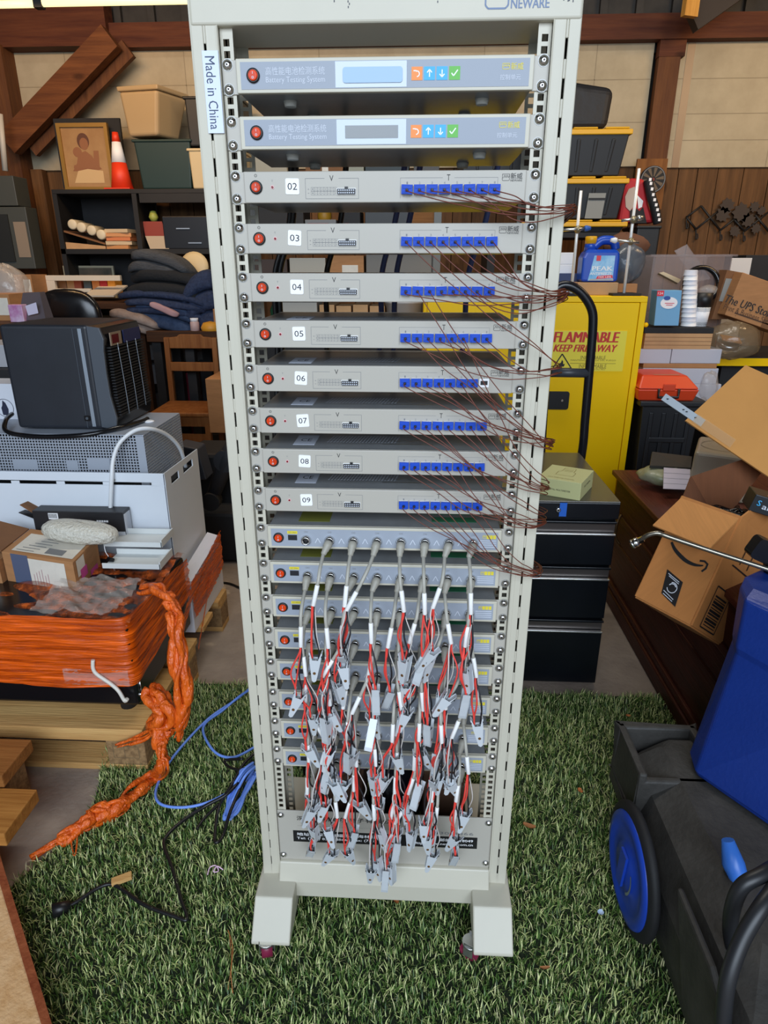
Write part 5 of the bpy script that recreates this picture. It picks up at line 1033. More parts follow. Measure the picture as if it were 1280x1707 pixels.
# file cabinet
fc = thing('filing_cabinet', 'black three-drawer filing cabinet right of the rack', 'filing cabinet', (.55, 1.25, 0))
FX0, FX1, FY0, FY1, FZ = .355, .742, .955, 1.565, .731
m = MB(); m.bb((FX0, FY0+.02, 0), (FX1, FY1, FZ-.05), FCAB); m.build('carcass', fc, bevel=.003)
m = MB(); m.bb((FX0-.002, FY0, FZ-.062), (FX1+.002, FY1, FZ-.006), FCAB); m.build('top_rail', fc, bevel=.002)
m = MB(); m.bb((FX0-.002, FY0, FZ-.006), (FX1+.002, FY1, FZ), FCTOP); m.build('top', fc, bevel=.002)
zz = [FZ-.066, .495, .285, .012]
for i in range(3):
    d = MB(); d.bb((FX0+.003, FY0-.004, zz[i+1]+.004), (FX1-.003, FY0+.02, zz[i]-.05), FCAB); dr = d.build('drawer', fc, bevel=.003)
    m = MB(); m.bb((FX0+.003, FY0+.008, zz[i]-.048), (FX1-.003, FY0+.022, zz[i]-.012), HANDLE); m.bb((FX0+.003, FY0-.008, zz[i]-.012), (FX1-.003, FY0+.02, zz[i]-.004), FCAB); m.bb((FX0+.003, FY0-.010, zz[i]-.054), (FX1-.003, FY0+.004, zz[i]-.048), STEEL); m.build('pull', dr, bevel=.0015)
q = P(931, 843, FY0); m = MB(); m.lathe([(.009, 0), (.009, -.004), (.006, -.006)], (q.x, FY0, FZ-.032), CHROME, n=18, axis=(0, 1, 0)); m.lathe([(.003, -.0061), (.001, -.0062)], (q.x, FY0, FZ-.032), BLACK, n=8, axis=(0, 1, 0)); m.build('lock', fc)
m = MB(); m.bb((q.x+.004, FY0-.0015, FZ-.055), (q.x+.028, FY0-.0005, FZ-.006), mat('blue_tape', '#1f63c6', .5)); single(m, 'painters_tape', 'piece of blue tape stuck on the filing cabinet lock rail', 'tape')
# multimeter box
PALEG = mat('pale_green_card', '#c6c68e', .6)
t = thing('multimeter_box', 'pale green cardboard multimeter box on the black filing cabinet', 'box', (.5, 1.1, FZ))
c0 = PZ(895, 823, FZ); c1 = PZ(966, 835, FZ); e1 = c1-c0; e1.z = 0; e2 = V((-e1.y, e1.x, 0)).normalized()*.17
c0 = c1-e1*1.02; H = P(966, 806, c1.y).z-FZ
m = MB(); lo = [c0, c1, c1+e2, c0+e2]; m.hexa(lo, [p+V((0, 0, H)) for p in lo], PALEG); m.build('carton', t, bevel=.0015)
m = MB(); e1n = e1.normalized(); n = e1n.cross(V((0, 0, 1))); m.text('DIGITAL MULTIMETER', (c0+c1)/2+V((0, 0, H*.42))+n*.0006, .082, .006, INK, ux=e1n, uy=(0, 0, 1)); e2n = e2.normalized()
tc_ = (c0+c1+e2)/2+V((0, 0, H+.0006)); m.text('MULTIMETER DIGITAL', tc_-e2*.36, .09, .006, OLIVEI, ux=e1n, uy=e2n)
def ln(a, b, w=.0012): d = (b-a).normalized(); k = d.cross(V((0, 0, 1)))*w/2; m.quad(a-k, b-k, b+k, a+k, OLIVEI)
o_ = tc_+e2*.08; pts = [o_+e1n*x+e2n*y for x, y in ((-.03, -.04), (.03, -.04), (.03, 0), (.02, .01), (.02, .05), (-.02, .05), (-.02, .01), (-.03, 0))]
for a, b in zip(pts, pts[1:]+pts[:1]): ln(a, b)
for k in range(3): ln(o_+e1n*-.015+e2n*(.012+.01*k), o_+e1n*.015+e2n*(.012+.01*k))
m.text('MULTIMETER', c1+e2*.5+V((0, 0, H*.6))+e1n*.0006, .08, .006, INK, ux=e2n, uy=(0, 0, 1)); m.build('printing', t)
# hand truck
HTY = 1.66; t = thing('hand_truck', 'black tubular hand truck standing between filing cabinet and yellow cabinet', 'hand truck', (.7, HTY, 0)); TUB = mat('truck_black', '#17191f', .25)
pts = [P(893, 900, HTY), P(905, 700, HTY), P(914, 560, HTY), P(918, 520, HTY), P(922, 492, HTY), P(935, 477, HTY), P(953, 478, HTY), P(972, 492, HTY), P(986, 516, HTY), P(988, 545, HTY), P(982, 620, HTY), P(975, 700, HTY), P(969, 760, HTY)]
q = P(969, 760, HTY); pts += [V((q.x-.03, HTY, .35)), V((q.x-.05, HTY, .12))]; q0 = pts[0]; pts = [V((q0.x-.0, HTY, .12))]+pts
m = MB(); m.tube(catmull(pts, 6), .0185, TUB, n=14); m.build('frame_tube', t)
a, b = P(918, 621, HTY), P(980, 622, HTY); m = MB(); m.tube([a, b], .019, mat('truck_grey', '#3d4249', .4), n=12); m.build('crossbar', t)
for xx in (q0.x-.06, q.x+.01):
    m = MB(); m.cyl((xx, HTY-.0, .09), (xx+.04, HTY-.0, .09), .09, m=BLKM, n=24); m.build('wheel', t)
m = MB(); m.bb((q0.x-.02, HTY-.08, .004), (q.x, HTY, .012), TUB); m.build('toe_plate', t)
# yellow flammables cabinet
YC = 2.3; yc = thing('flammables_cabinet', 'yellow flammables safety cabinet behind the hand truck', 'safety cabinet', (.7, YC+.23, 0))
xr = P(1080, 497, YC).x; xl = xr-1.10; zt = P(1000, 494, YC).z
m = MB(); m.bb((xl, YC+.02, .06), (xr, YC+.46, zt), YEL); m.build('carcass', yc, bevel=.006)
xs = P(1066, 520, YC).x; xm = P(640, 600, YC).x
for (a, b) in ((xl+.02, (xl+xs)/2-.002), ((xl+xs)/2+.002, xs-.003)):
    m = MB(); m.bb((a, YC, .10), (b, YC+.02, zt-.03), YEL); dr = m.build('door', yc, bevel=.003)
m = MB(); m.bb((xs, YC+.0, .08), (xr, YC+.02, zt-.0285), YEL); m.bb((xl, YC, zt-.028), (xr, YC+.02, zt), YEL); m.build('face_frame', yc, bevel=.002)
a, b = P(905, 652, YC), P(946, 682, YC); m = MB(); m.rbox(((a.x+b.x)/2, YC-.006, (a.z+b.z)/2), (b.x-a.x, .012, a.z-b.z), .012, BLACK); m.lathe([(.008, 0), (.006, -.004)], (P(936, 667, YC).x, YC-.012, P(936, 667, YC).z), CHROME, axis=(0, 1, 0), n=14)
pdl = m.build('paddle_handle', yc); pdl['label'] = 'black paddle handle with a lock'
q = P(1078, 543, YC); m = MB(); m.blob((q.x+.012, YC+.05, q.z), (.012, .012, .012), YEL, 12, 8); m.build('vent_cap', yc)
# decal
sg = MB(); y = YC-.001; f = lambda x, yy: P(x, yy, YC)
a, b = f(915, 551), f(1037, 619); sg.bb((a.x-.06, YC-.0012, b.z), (b.x, YC-.0002, a.z), YELPALE)
def dt(s, x0, y0, x1, y1, mt, bold=0, slant=0):
    a = P(x0, y0, YC); b = P(x1, y1, YC); sg.text(s, ((a.x+b.x)/2, YC-.0016, (a.z+b.z)/2), b.x-a.x, a.z-b.z, mt, bold=bold, uy=(slant, 0, 1))
dt('FLAMMABLE', 924, 553, 1031, 571, REDI, .07, .12); dt('KEEP FIRE AWAY', 924, 574, 1027, 587, REDI, .06, .25)
dt('INFLAMABLE', 968, 593, 1009, 599, OLIVEI); dt('MANTENGASE LEJOS DEL FUEGO', 951, 599, 1026, 603, OLIVEI); dt('INFLAMMABLE', 965, 607, 1010, 614, OLIVEI); dt('TENIR LOIN DU FEU', 967, 614, 1008, 617, OLIVEI)
a, b = f(950, 605), f(1026, 606); sg.bb((a.x, YC-.0015, b.z-.001), (b.x, YC-.0012, b.z+.001), OLIVEI)
tr = [f(937, 590), f(952, 614), f(921, 614)]; 
for u, v in zip(tr, tr[1:]+tr[:1]): sg.lines([(u.x, u.z, v.x, v.z)], YC-.0016, .006, INK)
c = f(936, 607); sg.prism([(-.012, -.012), (.012, -.012), (.016, .002), (.008, .0), (.006, .014), (0, .022), (-.004, .008), (-.01, .004), (-.015, .006)], (c.x, YC-.0014, c.z), (1, 0, 0), (0, 0, 1), (0, -.0004, 0), INK)
sg.build('warning_decal', yc)['label'] = 'yellow decal reading FLAMMABLE KEEP FIRE AWAY'
ZC = zt
# things on the yellow cabinet
t = thing('antifreeze_jug', 'blue plastic antifreeze jug with a yellow cap on the yellow cabinet', 'jug', P(1000, 470, 2.45)); JB = mat('jug_blue', '#1849b4', .3)
JY = 2.45; j0, j1 = P(968, 470, JY), P(1029, 470, JY); jz0 = j0.z; jz1 = P(985, 396, JY).z; W_ = j1.x-j0.x; Hh = jz1-jz0; jx = j0.x
sil = [(0, 0), (.0, .02), (.04, .02), (.96, .02), (1, .08), (1.0, .50), (.98, .66), (.95, .84), (.84, .93), (.62, .97), (.50, .95), (.42, .88), (.36, .88), (.34, .92), (.10, .92), (.09, .80), (.03, .66), (.0, .5)][1:]
def jug_prof(): return [(u*W_, v*Hh) for u, v in [(0.02, 0), (.98, 0), (1, .06), (1.0, .55), (.98, .66), (.06, .66), (.0, .55), (0, .06)]]
m = MB(); m.prism(jug_prof(), (jx, JY, jz0), (1, 0, 0), (0, 0, 1), (0, .12, 0), JB); m.hexa([(jx+.06*W_, JY, jz0+.66*Hh), (jx+.98*W_, JY, jz0+.66*Hh), (jx+.98*W_, JY+.12, jz0+.66*Hh), (jx+.06*W_, JY+.12, jz0+.66*Hh)], [(jx+.12*W_, JY+.03, jz0+.74*Hh), (jx+.95*W_, JY+.03, jz0+.74*Hh), (jx+.95*W_, JY+.09, jz0+.74*Hh), (jx+.12*W_, JY+.09, jz0+.74*Hh)], JB); m.build('body', t, bevel=.012, seg=3)
m = MB(); m.lathe([(.032, 0), (.026, .05)], (jx+.24*W_, JY+.06, jz0+.70*Hh), JB, n=18); m.build('neck', t)
m = MB(); m.lathe([(.029, 0), (.029, .032), (.026, .035)], (jx+.24*W_, JY+.06, jz0+.87*Hh), mat('cap_yellow', '#e0a818', .4), n=20); m.build('cap', t)
m = MB(); m.tube(catmull([(jx+.34*W_, JY+.06, jz0+.80*Hh), (jx+.46*W_, JY+.06, jz0+.90*Hh), (jx+.60*W_, JY+.06, jz0+.95*Hh), (jx+.85*W_, JY+.06, jz0+.92*Hh), (jx+.94*W_, JY+.06, jz0+.74*Hh)], 6), .022, JB, n=12); m.build('handle', t)
m = MB(); y = JY-.0012; fx2 = lambda u, v: (jx+u*W_, y, jz0+v*Hh)
m.quad(fx2(.18, .03), fx2(.86, .03), fx2(.86, .60), fx2(.30, .60), mat('label_sky', '#3fa2dc', .4, col2='#b9dcf0', scale=12))
m.text('PEAK', V(fx2(.55, .31))+V((0, -.0006, 0)), W_*.56, Hh*.10, WHITE, bold=.05); m.text('ANTIFREEZE', V(fx2(.52, .19))+V((0, -.0006, 0)), W_*.6, Hh*.06, WHITE, bold=.03); m.quad(*[V(fx2(u, v))+V((0, -.0006, 0)) for u, v in ((.40, .07), (.86, .09), (.84, .16), (.44, .14))], mat('label_red', '#d8283c', .4)); m.text('10X LIFE', V(fx2(.64, .115))+V((0, -.0012, 0)), W_*.34, Hh*.04, WHITE, bold=.03); m.quad(*[V(fx2(u, v))+V((0, -.0006, 0)) for u, v in ((.36, .48), (.48, .48), (.48, .60), (.36, .60))], mat('label_red', '#d8283c', .4)); m.quad(*[V(fx2(u, v))+V((0, -.0004, 0)) for u, v in ((.2, .03), (.88, .03), (.88, .07), (.25, .07))], mat('label_grey', '#a9a9a6', .4)); m.build('label', t)['label'] = 'sky blue label reading PEAK'
boxpx('cardboard_tray', 962, 471, 1030, 492, 2.42, .25, CARD3, 'shallow cardboard tray under the blue jug', 'cardboard box')
boxpx('cardboard_box', 1030, 473, 1062, 490, 2.55, .15, CARD, 'brown cardboard box on the yellow cabinet right of the tray', 'cardboard box')
for i, (y0, y1) in enumerate(((421, 441), (441, 456))): boxpx('white_box', 925, y0, 958, y1, 2.6, .2, WHITE, '%s of two white boxes left of the blue jug' % ('upper', 'lower')[i], 'box', 'white boxes beside the jug')
boxpx('blue_case', 920, 456, 967, 470, 2.55, .2, mat('dark_blue_case', '#23335f', .5), 'dark blue case under the white boxes', 'case'); boxpx('silver_case', 930, 478, 962, 492, 2.45, .2, SILV, 'silver case on the yellow cabinet left of the tray', 'case'); boxpx('blue_case', 920, 470, 962, 480, 2.58, .2, mat('grey_case', '#3b3e44', .5), 'dark grey case between the blue case and the silver case', 'case')
def stand(px0, py0, px1, py1, Y, label, clamps):
    t = thing('lab_stand', label, 'lab stand', P(px1, py1, Y), 'lab stands on the yellow cabinet'); ROD = mat('bright_rod', '#f0eee8', .3, .15); a, b = P(px0, py0, Y), P(px1, py1, Y); b.x = b.x; m = MB(); m.cyl((b.x*.5+a.x*.5, Y, a.z), (b.x*.5+a.x*.5, Y, ZC+.012), .0075, m=ROD, n=12); m.build('rod', t)
    xx = (a.x+b.x)/2; m = MB(); m.bb((xx-.07, Y-.06, ZC+.001), (xx+.07, Y+.1, ZC+.012), BLKM); m.build('base', t)
    for (pa, pb, mt) in clamps:
        u, v = P(*pa, Y-.02), P(*pb, Y-.02); m = MB(); m.cyl(u, v, .007, m=STEEL, n=10); m.blob((xx, Y-.01, (u.z+v.z)/2), (.018, .018, .018), mat('brass_boss', '#8f8468', .4, .6), 12, 8); m.lathe([(.012, 0), (.014, .01), (.008, .03)], u, mt, axis=(u-v).normalized(), n=12); m.build('clamp', t)
stand(966, 318, 955, 480, 2.36, 'bright steel lab stand nearest the rack, with a blue ended clamp', [((974, 381), (936, 384), mat('clamp_blue', '#2d5fae', .4))])
stand(1066, 281, 1039, 490, 2.40, 'taller bright steel lab stand right of the blue jug, with two clamps', [((1028, 401), (1065, 404), WHITE), ((1062, 364), (1036, 368), STEEL)])
m = MB(); c = P(1045, 440, 2.62); m.blob(c, (.09, .07, .10), mat('murky_bag', '#6f7478', .25, alpha=.7, col2='#4d5a6a', scale=14, spec=.8, bump=.6, bscale=20), 22, 14, .05, 8); single(m, 'parts_bag', 'clear plastic bag of parts right of the blue jug', 'bag')
m = MB(); c = P(1042, 412, 2.75); m.blob(c, (.12, .08, .07), mat('brown_cloth', '#6a4632', .9), 20, 12, .06, 4); single(m, 'brown_bundle', 'brown lump above the clear parts bag', 'bundle')
# yellow lidded totes and the black bag, on a shelf
TY = 3.55; TLID = mat('tote_yellow', '#d9a416', .45)
m = MB(); a = P(930, 388, TY); b = P(1054, 388, TY); m.bb((a.x-.5, TY-.02, a.z-.03), (b.x, TY+.5, a.z), BLKM)
for xx in (a.x-.45, b.x-.06): m.bb((xx, TY, 0), (xx+.05, TY+.45, a.z-.03), BLKM)
shf = single(m, 'black_shelf', 'black shelf carrying the yellow lidded totes', 'shelf'); SHZ = a.z
bin_('lidded_tote', 870, 1047, 370, 392, TY, .42, mat('tote_black', '#15171a', .5), 'lowest black tote with a yellow lid, mostly hidden', 'black totes with yellow lids', taper=.88, lid=TLID, zb=SHZ)
zt1 = P(960, 368, TY).z
t2 = bin_('lidded_tote', 880, 1050, 298, 370, TY, .42, mat('tote_black', '#15171a', .5), 'middle black tote with a yellow lid and a grey paper label', 'black totes with yellow lids', taper=.86, lid=TLID, zb=zt1+.012)
m = MB(); a, b = P(979, 322, TY+.0), P(1003, 364, TY); yy = TY+.01; m.quad((a.x, yy, b.z), (b.x, yy, b.z), (b.x+.01, yy-.012, a.z), (a.x+.01, yy-.012, a.z), mat('grey_label', '#8a8b86', .6)); m.quad((a.x+.01, yy-.0125, a.z-.04), (b.x+.01, yy-.0125, a.z-.04), (b.x+.01, yy-.013, a.z-.028), (a.x+.01, yy-.013, a.z-.028), INK); m.build('paper_label', t2)
zt2 = P(960, 296, TY).z
bin_('lidded_tote', 880, 1056, 216, 298, TY, .42, mat('tote_black', '#15171a', .5), 'topmost black tote with a yellow lid, carrying a black bag', 'black totes with yellow lids', taper=.84, lid=TLID, zb=zt2+.012)
bin_('lidded_tote', 760, 955, 208, 290, TY+.5, .40, mat('tote_black', '#15171a', .5), 'black tote with a yellow lid in the rear stack, its lid end beside the rack', 'black totes with yellow lids', taper=.84, lid=TLID, zb=P(900, 288, TY+.5).z)
m = MB(); zb = P(980, 212, TY).z; a, b = P(950, 170, TY+.1), P(1021, 170, TY+.1); cx_ = (a.x+b.x)/2-.08
m.hexa([(cx_-.3, TY+.06, zb), (b.x-.02, TY+.06, zb), (b.x-.02, TY+.34, zb), (cx_-.3, TY+.34, zb)], [(cx_-.26, TY+.1, zb+.30), (b.x+.01, TY+.1, P(1021, 138, TY).z), (b.x+.01, TY+.3, P(1021, 138, TY).z), (cx_-.1, TY+.2, P(960, 122, TY).z)], mat('black_bag', '#14161c', .6, bump=.8, bscale=12))
single(m, 'black_bag', 'black soft bag on top of the yellow lidded totes', 'bag', bevel=.05, seg=4)
# red bag and black tote behind, dartboard, iron rack
t = thing('red_bag', 'red bag with a white patch and black strap beside the yellow lidded totes', 'bag', P(1055, 375, 3.75)); RB = mat('red_bag', '#b81f26', .6)
f3 = lambda x, y, Y=3.75: P(x, y, Y)
def pp(pts, Y, th, mt): o = P(1050, 340, Y); return [(P(x, y, Y).x-o.x, P(x, y, Y).z-o.z) for x, y in pts], (o.x, Y, o.z), (1, 0, 0), (0, 0, 1), (0, th, 0), mt
m = MB(); m.prism(*pp([(1030, 372), (1040, 312), (1050, 296), (1075, 298), (1082, 340), (1092, 372)], 3.75, .12, RB)); m.build('body', t, bevel=.02)
m = MB(); m.prism(*pp([(1043, 345), (1042, 328), (1048, 315), (1058, 311), (1062, 322), (1060, 338), (1050, 352)], 3.745, .004, mat('bag_patch', '#b5a69a', .6))); m.build('patch', t)
m = MB(); m.prism(*pp([(1062, 325), (1072, 335), (1070, 345), (1064, 348)], 3.744, .004, WHITE)); m.prism(*pp([(1050, 352), (1058, 345), (1066, 352), (1072, 345), (1078, 372), (1050, 372)], 3.742, .005, BLKM)); m.build('print', t)
m = MB(); st = [P(1080, 300, 3.73), P(1085, 325, 3.72), P(1092, 350, 3.72), P(1096, 372, 3.73)]; m.tube(catmull(st, 6), .03, BLKM, n=8); m.build('strap', t)
m = MB()
for i in range(9): q = catmull(st, 3)[i]; m.bb((q.x-.004, q.y-.034, q.z-.010), (q.x+.012, q.y-.030, q.z+.008), WHITE)
m.build('strap_marks', t)
bin_('storage_bin', 1062, 1104, 376, 500, 3.6, .35, BLKB, 'tall black bin under the red bag', taper=.9, zb=P(1080, 520, 3.6).z)
m = MB(); a = P(1083, 560, 3.5); m.bb((a.x-.12, 3.5, 0), (a.x+.14, 3.9, P(1080, 520, 3.6).z), BLKM); single(m, 'black_stand', 'black stand carrying the tall black bin', 'stand')
t = thing('dartboard', 'small dartboard hanging on the back wall below the post', 'dartboard', P(1086, 300, 4.39)); c = P(1086, 300, 4.37)
m = MB(); m.bb((c.x-.12, 4.37, c.z-.2), (c.x+.10, 4.395, c.z+.14), wood('dart_backing', '#6b4220', '#8a5a2e', 'z', 2)); m.build('backing', t)
m = MB(); m.cyl((c.x, 4.34, c.z), (c.x, 4.37, c.z), .092, m=BLKM, n=32); m.build('board', t)
m = MB()
for i in range(10):
    a = 18*2*i; m.ring((c.x, 4.338, c.z), .02, .078, mat('dart_segment', '#6a5a48', .7), n=3, a0=a, a1=a+18)
m.ring((c.x, 4.337, c.z), .0, .012, mat('dart_red', '#7a2a20', .6), n=12); m.ring((c.x, 4.337, c.z), .082, .088, GREYINK, n=32); m.build('face', t)
t = thing('iron_wall_rack', 'black iron wall rack of diamonds with leaf shapes on the wall boards', 'wall rack', P(1210, 365, 4.45)); IRON = mat('dark_iron', '#1d1a18', .6); LEAFI = mat('rusty_leaf', '#3b2f26', .7)
g = lambda x, y, Y=4.46: P(1130+x*150/1280, 320+y*120/1024, Y)
m = MB()
for a, b in (((120, 360), (330, 200)), ((330, 200), (600, 545)), ((120, 360), (255, 530)), ((255, 530), (600, 250)), ((600, 545), (860, 340)), ((800, 395), (945, 555)), ((945, 555), (1280, 290)), ((1100, 330), (1290, 560)), ((860, 340), (1000, 240))): m.tube([g(*a), g(*b)], .008, IRON, n=6)
m.build('lattice', t)
for (x, y) in ((255, 530), (600, 545), (930, 560), (120, 380)): m = MB(); m.tube(catmull([g(x, y), g(x, y+100), g(x, y+140), g(x+25, y+120), g(x+20, y+60)], 4), .005, IRON, n=6); m.build('hook', t)
for (x, y, r, k) in ((700, 190, 95, 0), (640, 320, 100, 1), (900, 290, 120, 2), (1090, 210, 70, 3), (1190, 270, 60, 5), (810, 560, 75, 4), (1000, 400, 90, 6), (1110, 520, 70, 7)):
    c = g(x, y, 4.44); rr = r*150/1280/1089*5.6*1.0; rl = random.Random(k); pts = []
    for i in range(18): a = 6.283*i/18; q = rr*(1.0 if i % 2 else .72)*rl.uniform(.85, 1.1); pts.append((q*math.cos(a), q*math.sin(a)))
    m = MB(); m.prism(pts, c, (1, 0, .0), (0, 0, 1), (0, .006, 0), LEAFI); m.build('leaf', t)
m = MB(); q = P(1152, 3, 4.0); m.box(q, (.10, .04, .16), wood('lit_block', '#b07a34', '#cf9a4e', 'z', 2), rot(0, 0, 20)); struct(m.build('trim_8'))

# shelving with boxes right of the yellow cabinet
BX = 2.65
t = thing('work_table', 'dark table with a yellow edge at the right wall', 'table', (1.9, 2.95, 0)); a = P(1205, 597, 2.9); zt_ = a.z
m = MB(); m.bb((1.15, 2.9, zt_-.045), (2.7, 3.5, zt_), YEL); m.build('yellow_edge', t); m = MB(); m.bb((1.15, 2.905, zt_), (2.7, 3.5, zt_+.006), BLKM); m.build('top', t)
for xx in (1.18, 2.6):
    for yy in (2.95, 3.4): m = MB(); m.bb((xx, yy, 0), (xx+.05, yy+.05, zt_-.045), BLKM); m.build('leg', t)
m = MB(); m.bb((1.9, 2.98, 0), (2.68, 3.4, zt_-.05), BLKM); single(m, 'black_cabinet', 'black cabinet under the yellow edged table', 'cabinet')
BT = thing('black_tote', 'large ribbed black tote under the orange case', 'tote', (1.4, 2.5, 0)); TYY = 2.25
x0, x1, z1_ = xr+.022, P(1172, 672, TYY).x, P(1110, 668, TYY).z; TB = mat('tote_plastic', '#17191d', .5)
m = MB(); m.hexa([(x0+.04, TYY+.02, 0), (x1-.04, TYY+.02, 0), (x1-.04, TYY+.45, 0), (x0+.04, TYY+.45, 0)], [(x0+.01, TYY, z1_-.03), (x1-.01, TYY, z1_-.03), (x1-.01, TYY+.48, z1_-.03), (x0+.01, TYY+.48, z1_-.03)], TB)
for k in range(4): u = x0+.06+(x1-x0-.12)*k/3; m.bb((u-.012, TYY-.004, .15), (u+.012, TYY+.03, z1_-.06), TB)
m.bb((x0+.06, TYY-.006, z1_-.22), (x1-.06, TYY+.03, z1_-.19), TB); m.build('tub', BT, bevel=.006)
m = MB(); m.bb((x0-.01, TYY-.02, z1_-.03), (x1+.02, TYY+.5, z1_), TB); m.build('lid', BT, bevel=.008)
oc = thing('orange_tool_case', 'orange-red plastic tool case with a black handle on the black tote', 'tool case', (1.3, 2.4, z1_)); OC_ = mat('case_orange', '#d8421c', .4)
x0, x1 = P(1063, 650, TYY).x, P(1165, 650, TYY).x; zt2_ = P(1110, 630, TYY).z; h = max(zt2_-z1_, .1)
m = MB(); m.hexa([(x0+.01, TYY, z1_), (x1-.02, TYY, z1_), (x1-.02, TYY+.3, z1_), (x0+.01, TYY+.3, z1_)], [(x0, TYY-.01, z1_+h*.5), (x1, TYY-.01, z1_+h*.5), (x1, TYY+.31, z1_+h*.5), (x0, TYY+.31, z1_+h*.5)], OC_); m.build('lower_shell', oc, bevel=.006)
m = MB(); m.hexa([(x0, TYY-.01, z1_+h*.52), (x1, TYY-.01, z1_+h*.52), (x1, TYY+.31, z1_+h*.52), (x0, TYY+.31, z1_+h*.52)], [(x0+.03, TYY+.05, z1_+h*1.05), (x1-.05, TYY+.05, z1_+h*1.05), (x1-.05, TYY+.27, z1_+h*1.05), (x0+.03, TYY+.27, z1_+h*1.05)], OC_); m.build('upper_shell', oc, bevel=.008)
u0, u1 = P(1096, 655, TYY).x, P(1129, 655, TYY).x; m = MB(); m.tube([(u0, TYY-.016, z1_+h*.55), (u0, TYY-.018, z1_+h*.18), (u1, TYY-.018, z1_+h*.18), (u1, TYY-.016, z1_+h*.55)], .007, BLACK, n=8); m.build('handle', oc)
m = MB(); m.bb(((u0+u1)/2-.03, TYY-.018, z1_+h*.45), ((u0+u1)/2+.03, TYY-.008, z1_+h*.75), OC_); m.build('latch', oc, bevel=.003); m = MB(); m.bb((x0+.09, TYY+.052, z1_+h*1.051), (x0+.22, TYY+.08, z1_+h*1.056), mat('case_plate', '#c97a5c', .5)); m.build('name_strip', oc)
def st_(name, x0, x1, y0, y1, mt, lab, cat='cardboard box', Y=BX, dep=.32, rz=0, ex=None): return boxpx(name, x0, y0, x1, y1, Y, dep, mt, lab, cat, rz=rz, extra=ex)
st_('white_carton', 1068, 1200, 640, 672, mat('white_card', '#b9b9c2', .6), 'white carton lowest in the stack behind the orange case'); st_('white_carton', 1070, 1196, 614, 640, mat('white_card', '#b9b9c2', .6), 'white carton just above the orange case')
st_('cardboard_sheet', 1072, 1195, 606, 614, CARD, 'thin brown cardboard layer under the two white boxes')
st_('white_box', 1066, 1118, 582, 606, mat('white_card', '#b9b9c2', .6), 'left white box of the pair in the stack', 'box'); st_('white_box', 1119, 1202, 582, 606, mat('white_card', '#b9b9c2', .6), 'right white box of the pair in the stack', 'box')
st_('cardboard_box', 1074, 1186, 556, 582, CARD3, 'flattened cardboard boxes above the two white boxes', ex=lambda m, a, b, z0, z1, Y: [m.bb((a, Y-.001, z0+k*(z1-z0)/4), (b, Y, z0+k*(z1-z0)/4+.002), CARD2) for k in (1, 2, 3)])
st_('black_tray', 1074, 1190, 546, 556, BLKM, 'black tray under the blue packet and the paper cups', 'tray')
m = MB(); a = P(1180, 650, BX-.01); m.blob(a+V((0, .0, .02)), (.05, .03, .08), CLEARF, 14, 10, .1, 3); single(m, 'clear_wrap', 'shiny clear wrap at the right end of the white cartons', 'wrap')
# clear tote with packet and cups
CT = mat('clear_tote', '#a89c9c', .2, alpha=.20, spec=.8); t = thing('clear_tote', 'clear plastic tote behind the stacked paper cups', 'tote', P(1140, 550, 2.95)); a, b = P(1082, 480, 2.95), P(1212, 480, 2.95); z0, z1_ = P(1140, 552, 2.95).z, P(1140, 424, 2.95).z
m = MB(); m.bb((a.x, 2.95, z0), (b.x, 2.955, z1_), CT); m.bb((a.x, 2.95, z0), (a.x+.004, 3.3, z1_), CT); m.bb((b.x-.004, 2.95, z0), (b.x, 3.3, z1_), CT); m.bb((a.x, 3.295, z0), (b.x, 3.3, z1_), CT); m.bb((a.x, 2.95, z0), (b.x, 3.3, z0+.005), CT); m.build('tub', t)
m = MB(); m.bb((a.x-.02, 2.93, z1_-.012), (b.x+.02, 2.95, z1_), CT); m.bb((a.x-.02, 3.3, z1_-.012), (b.x+.02, 3.32, z1_), CT); m.build('rim', t)
m = MB(); m.sheet(P(1124, 418, 2.98), P(1145, 407, 2.98), P(1185, 465, 2.94), P(1160, 470, 2.94), .006, CT); single(m, 'clear_tray', 'clear plastic tray sticking out of the clear tote', 'tray')
m = MB(); c = P(1168, 475, 2.93); m.lathe([(.105, 0), (.11, .012), (.105, .024), (.085, .024), (.085, 0)], c, BLK2, n=30, axis=(0, -1, .35), caps=False); single(m, 'black_ring', 'black plastic ring behind the paper cups', 'ring')
m = MB(); m.sheet(P(1098, 455, 2.9), P(1106, 453, 2.9), P(1135, 466, 2.88), P(1130, 472, 2.88), .03, mat('cream_stick', '#b9a98a', .6)); single(m, 'cream_strip', 'cream strip leaning inside the clear tote', 'strip')
t = thing('blue_packet', 'light blue packet with a white oval and red corner beside the paper cups', 'packet', P(1112, 544, 2.62)); a, b = P(1090, 543, 2.62), P(1131, 543, 2.62); z0 = a.z; a1, b1 = P(1096, 484, 2.62), P(1137, 484, 2.62)
m = MB(); m.hexa([(a.x, 2.62, z0), (b.x, 2.62, z0), (b.x, 2.72, z0), (a.x, 2.72, z0)], [(a1.x, 2.62, a1.z), (b1.x, 2.62, a1.z), (b1.x, 2.72, a1.z), (a1.x, 2.72, a1.z)], mat('packet_blue', '#6fa8cf', .5)); m.build('pack', t, bevel=.003)
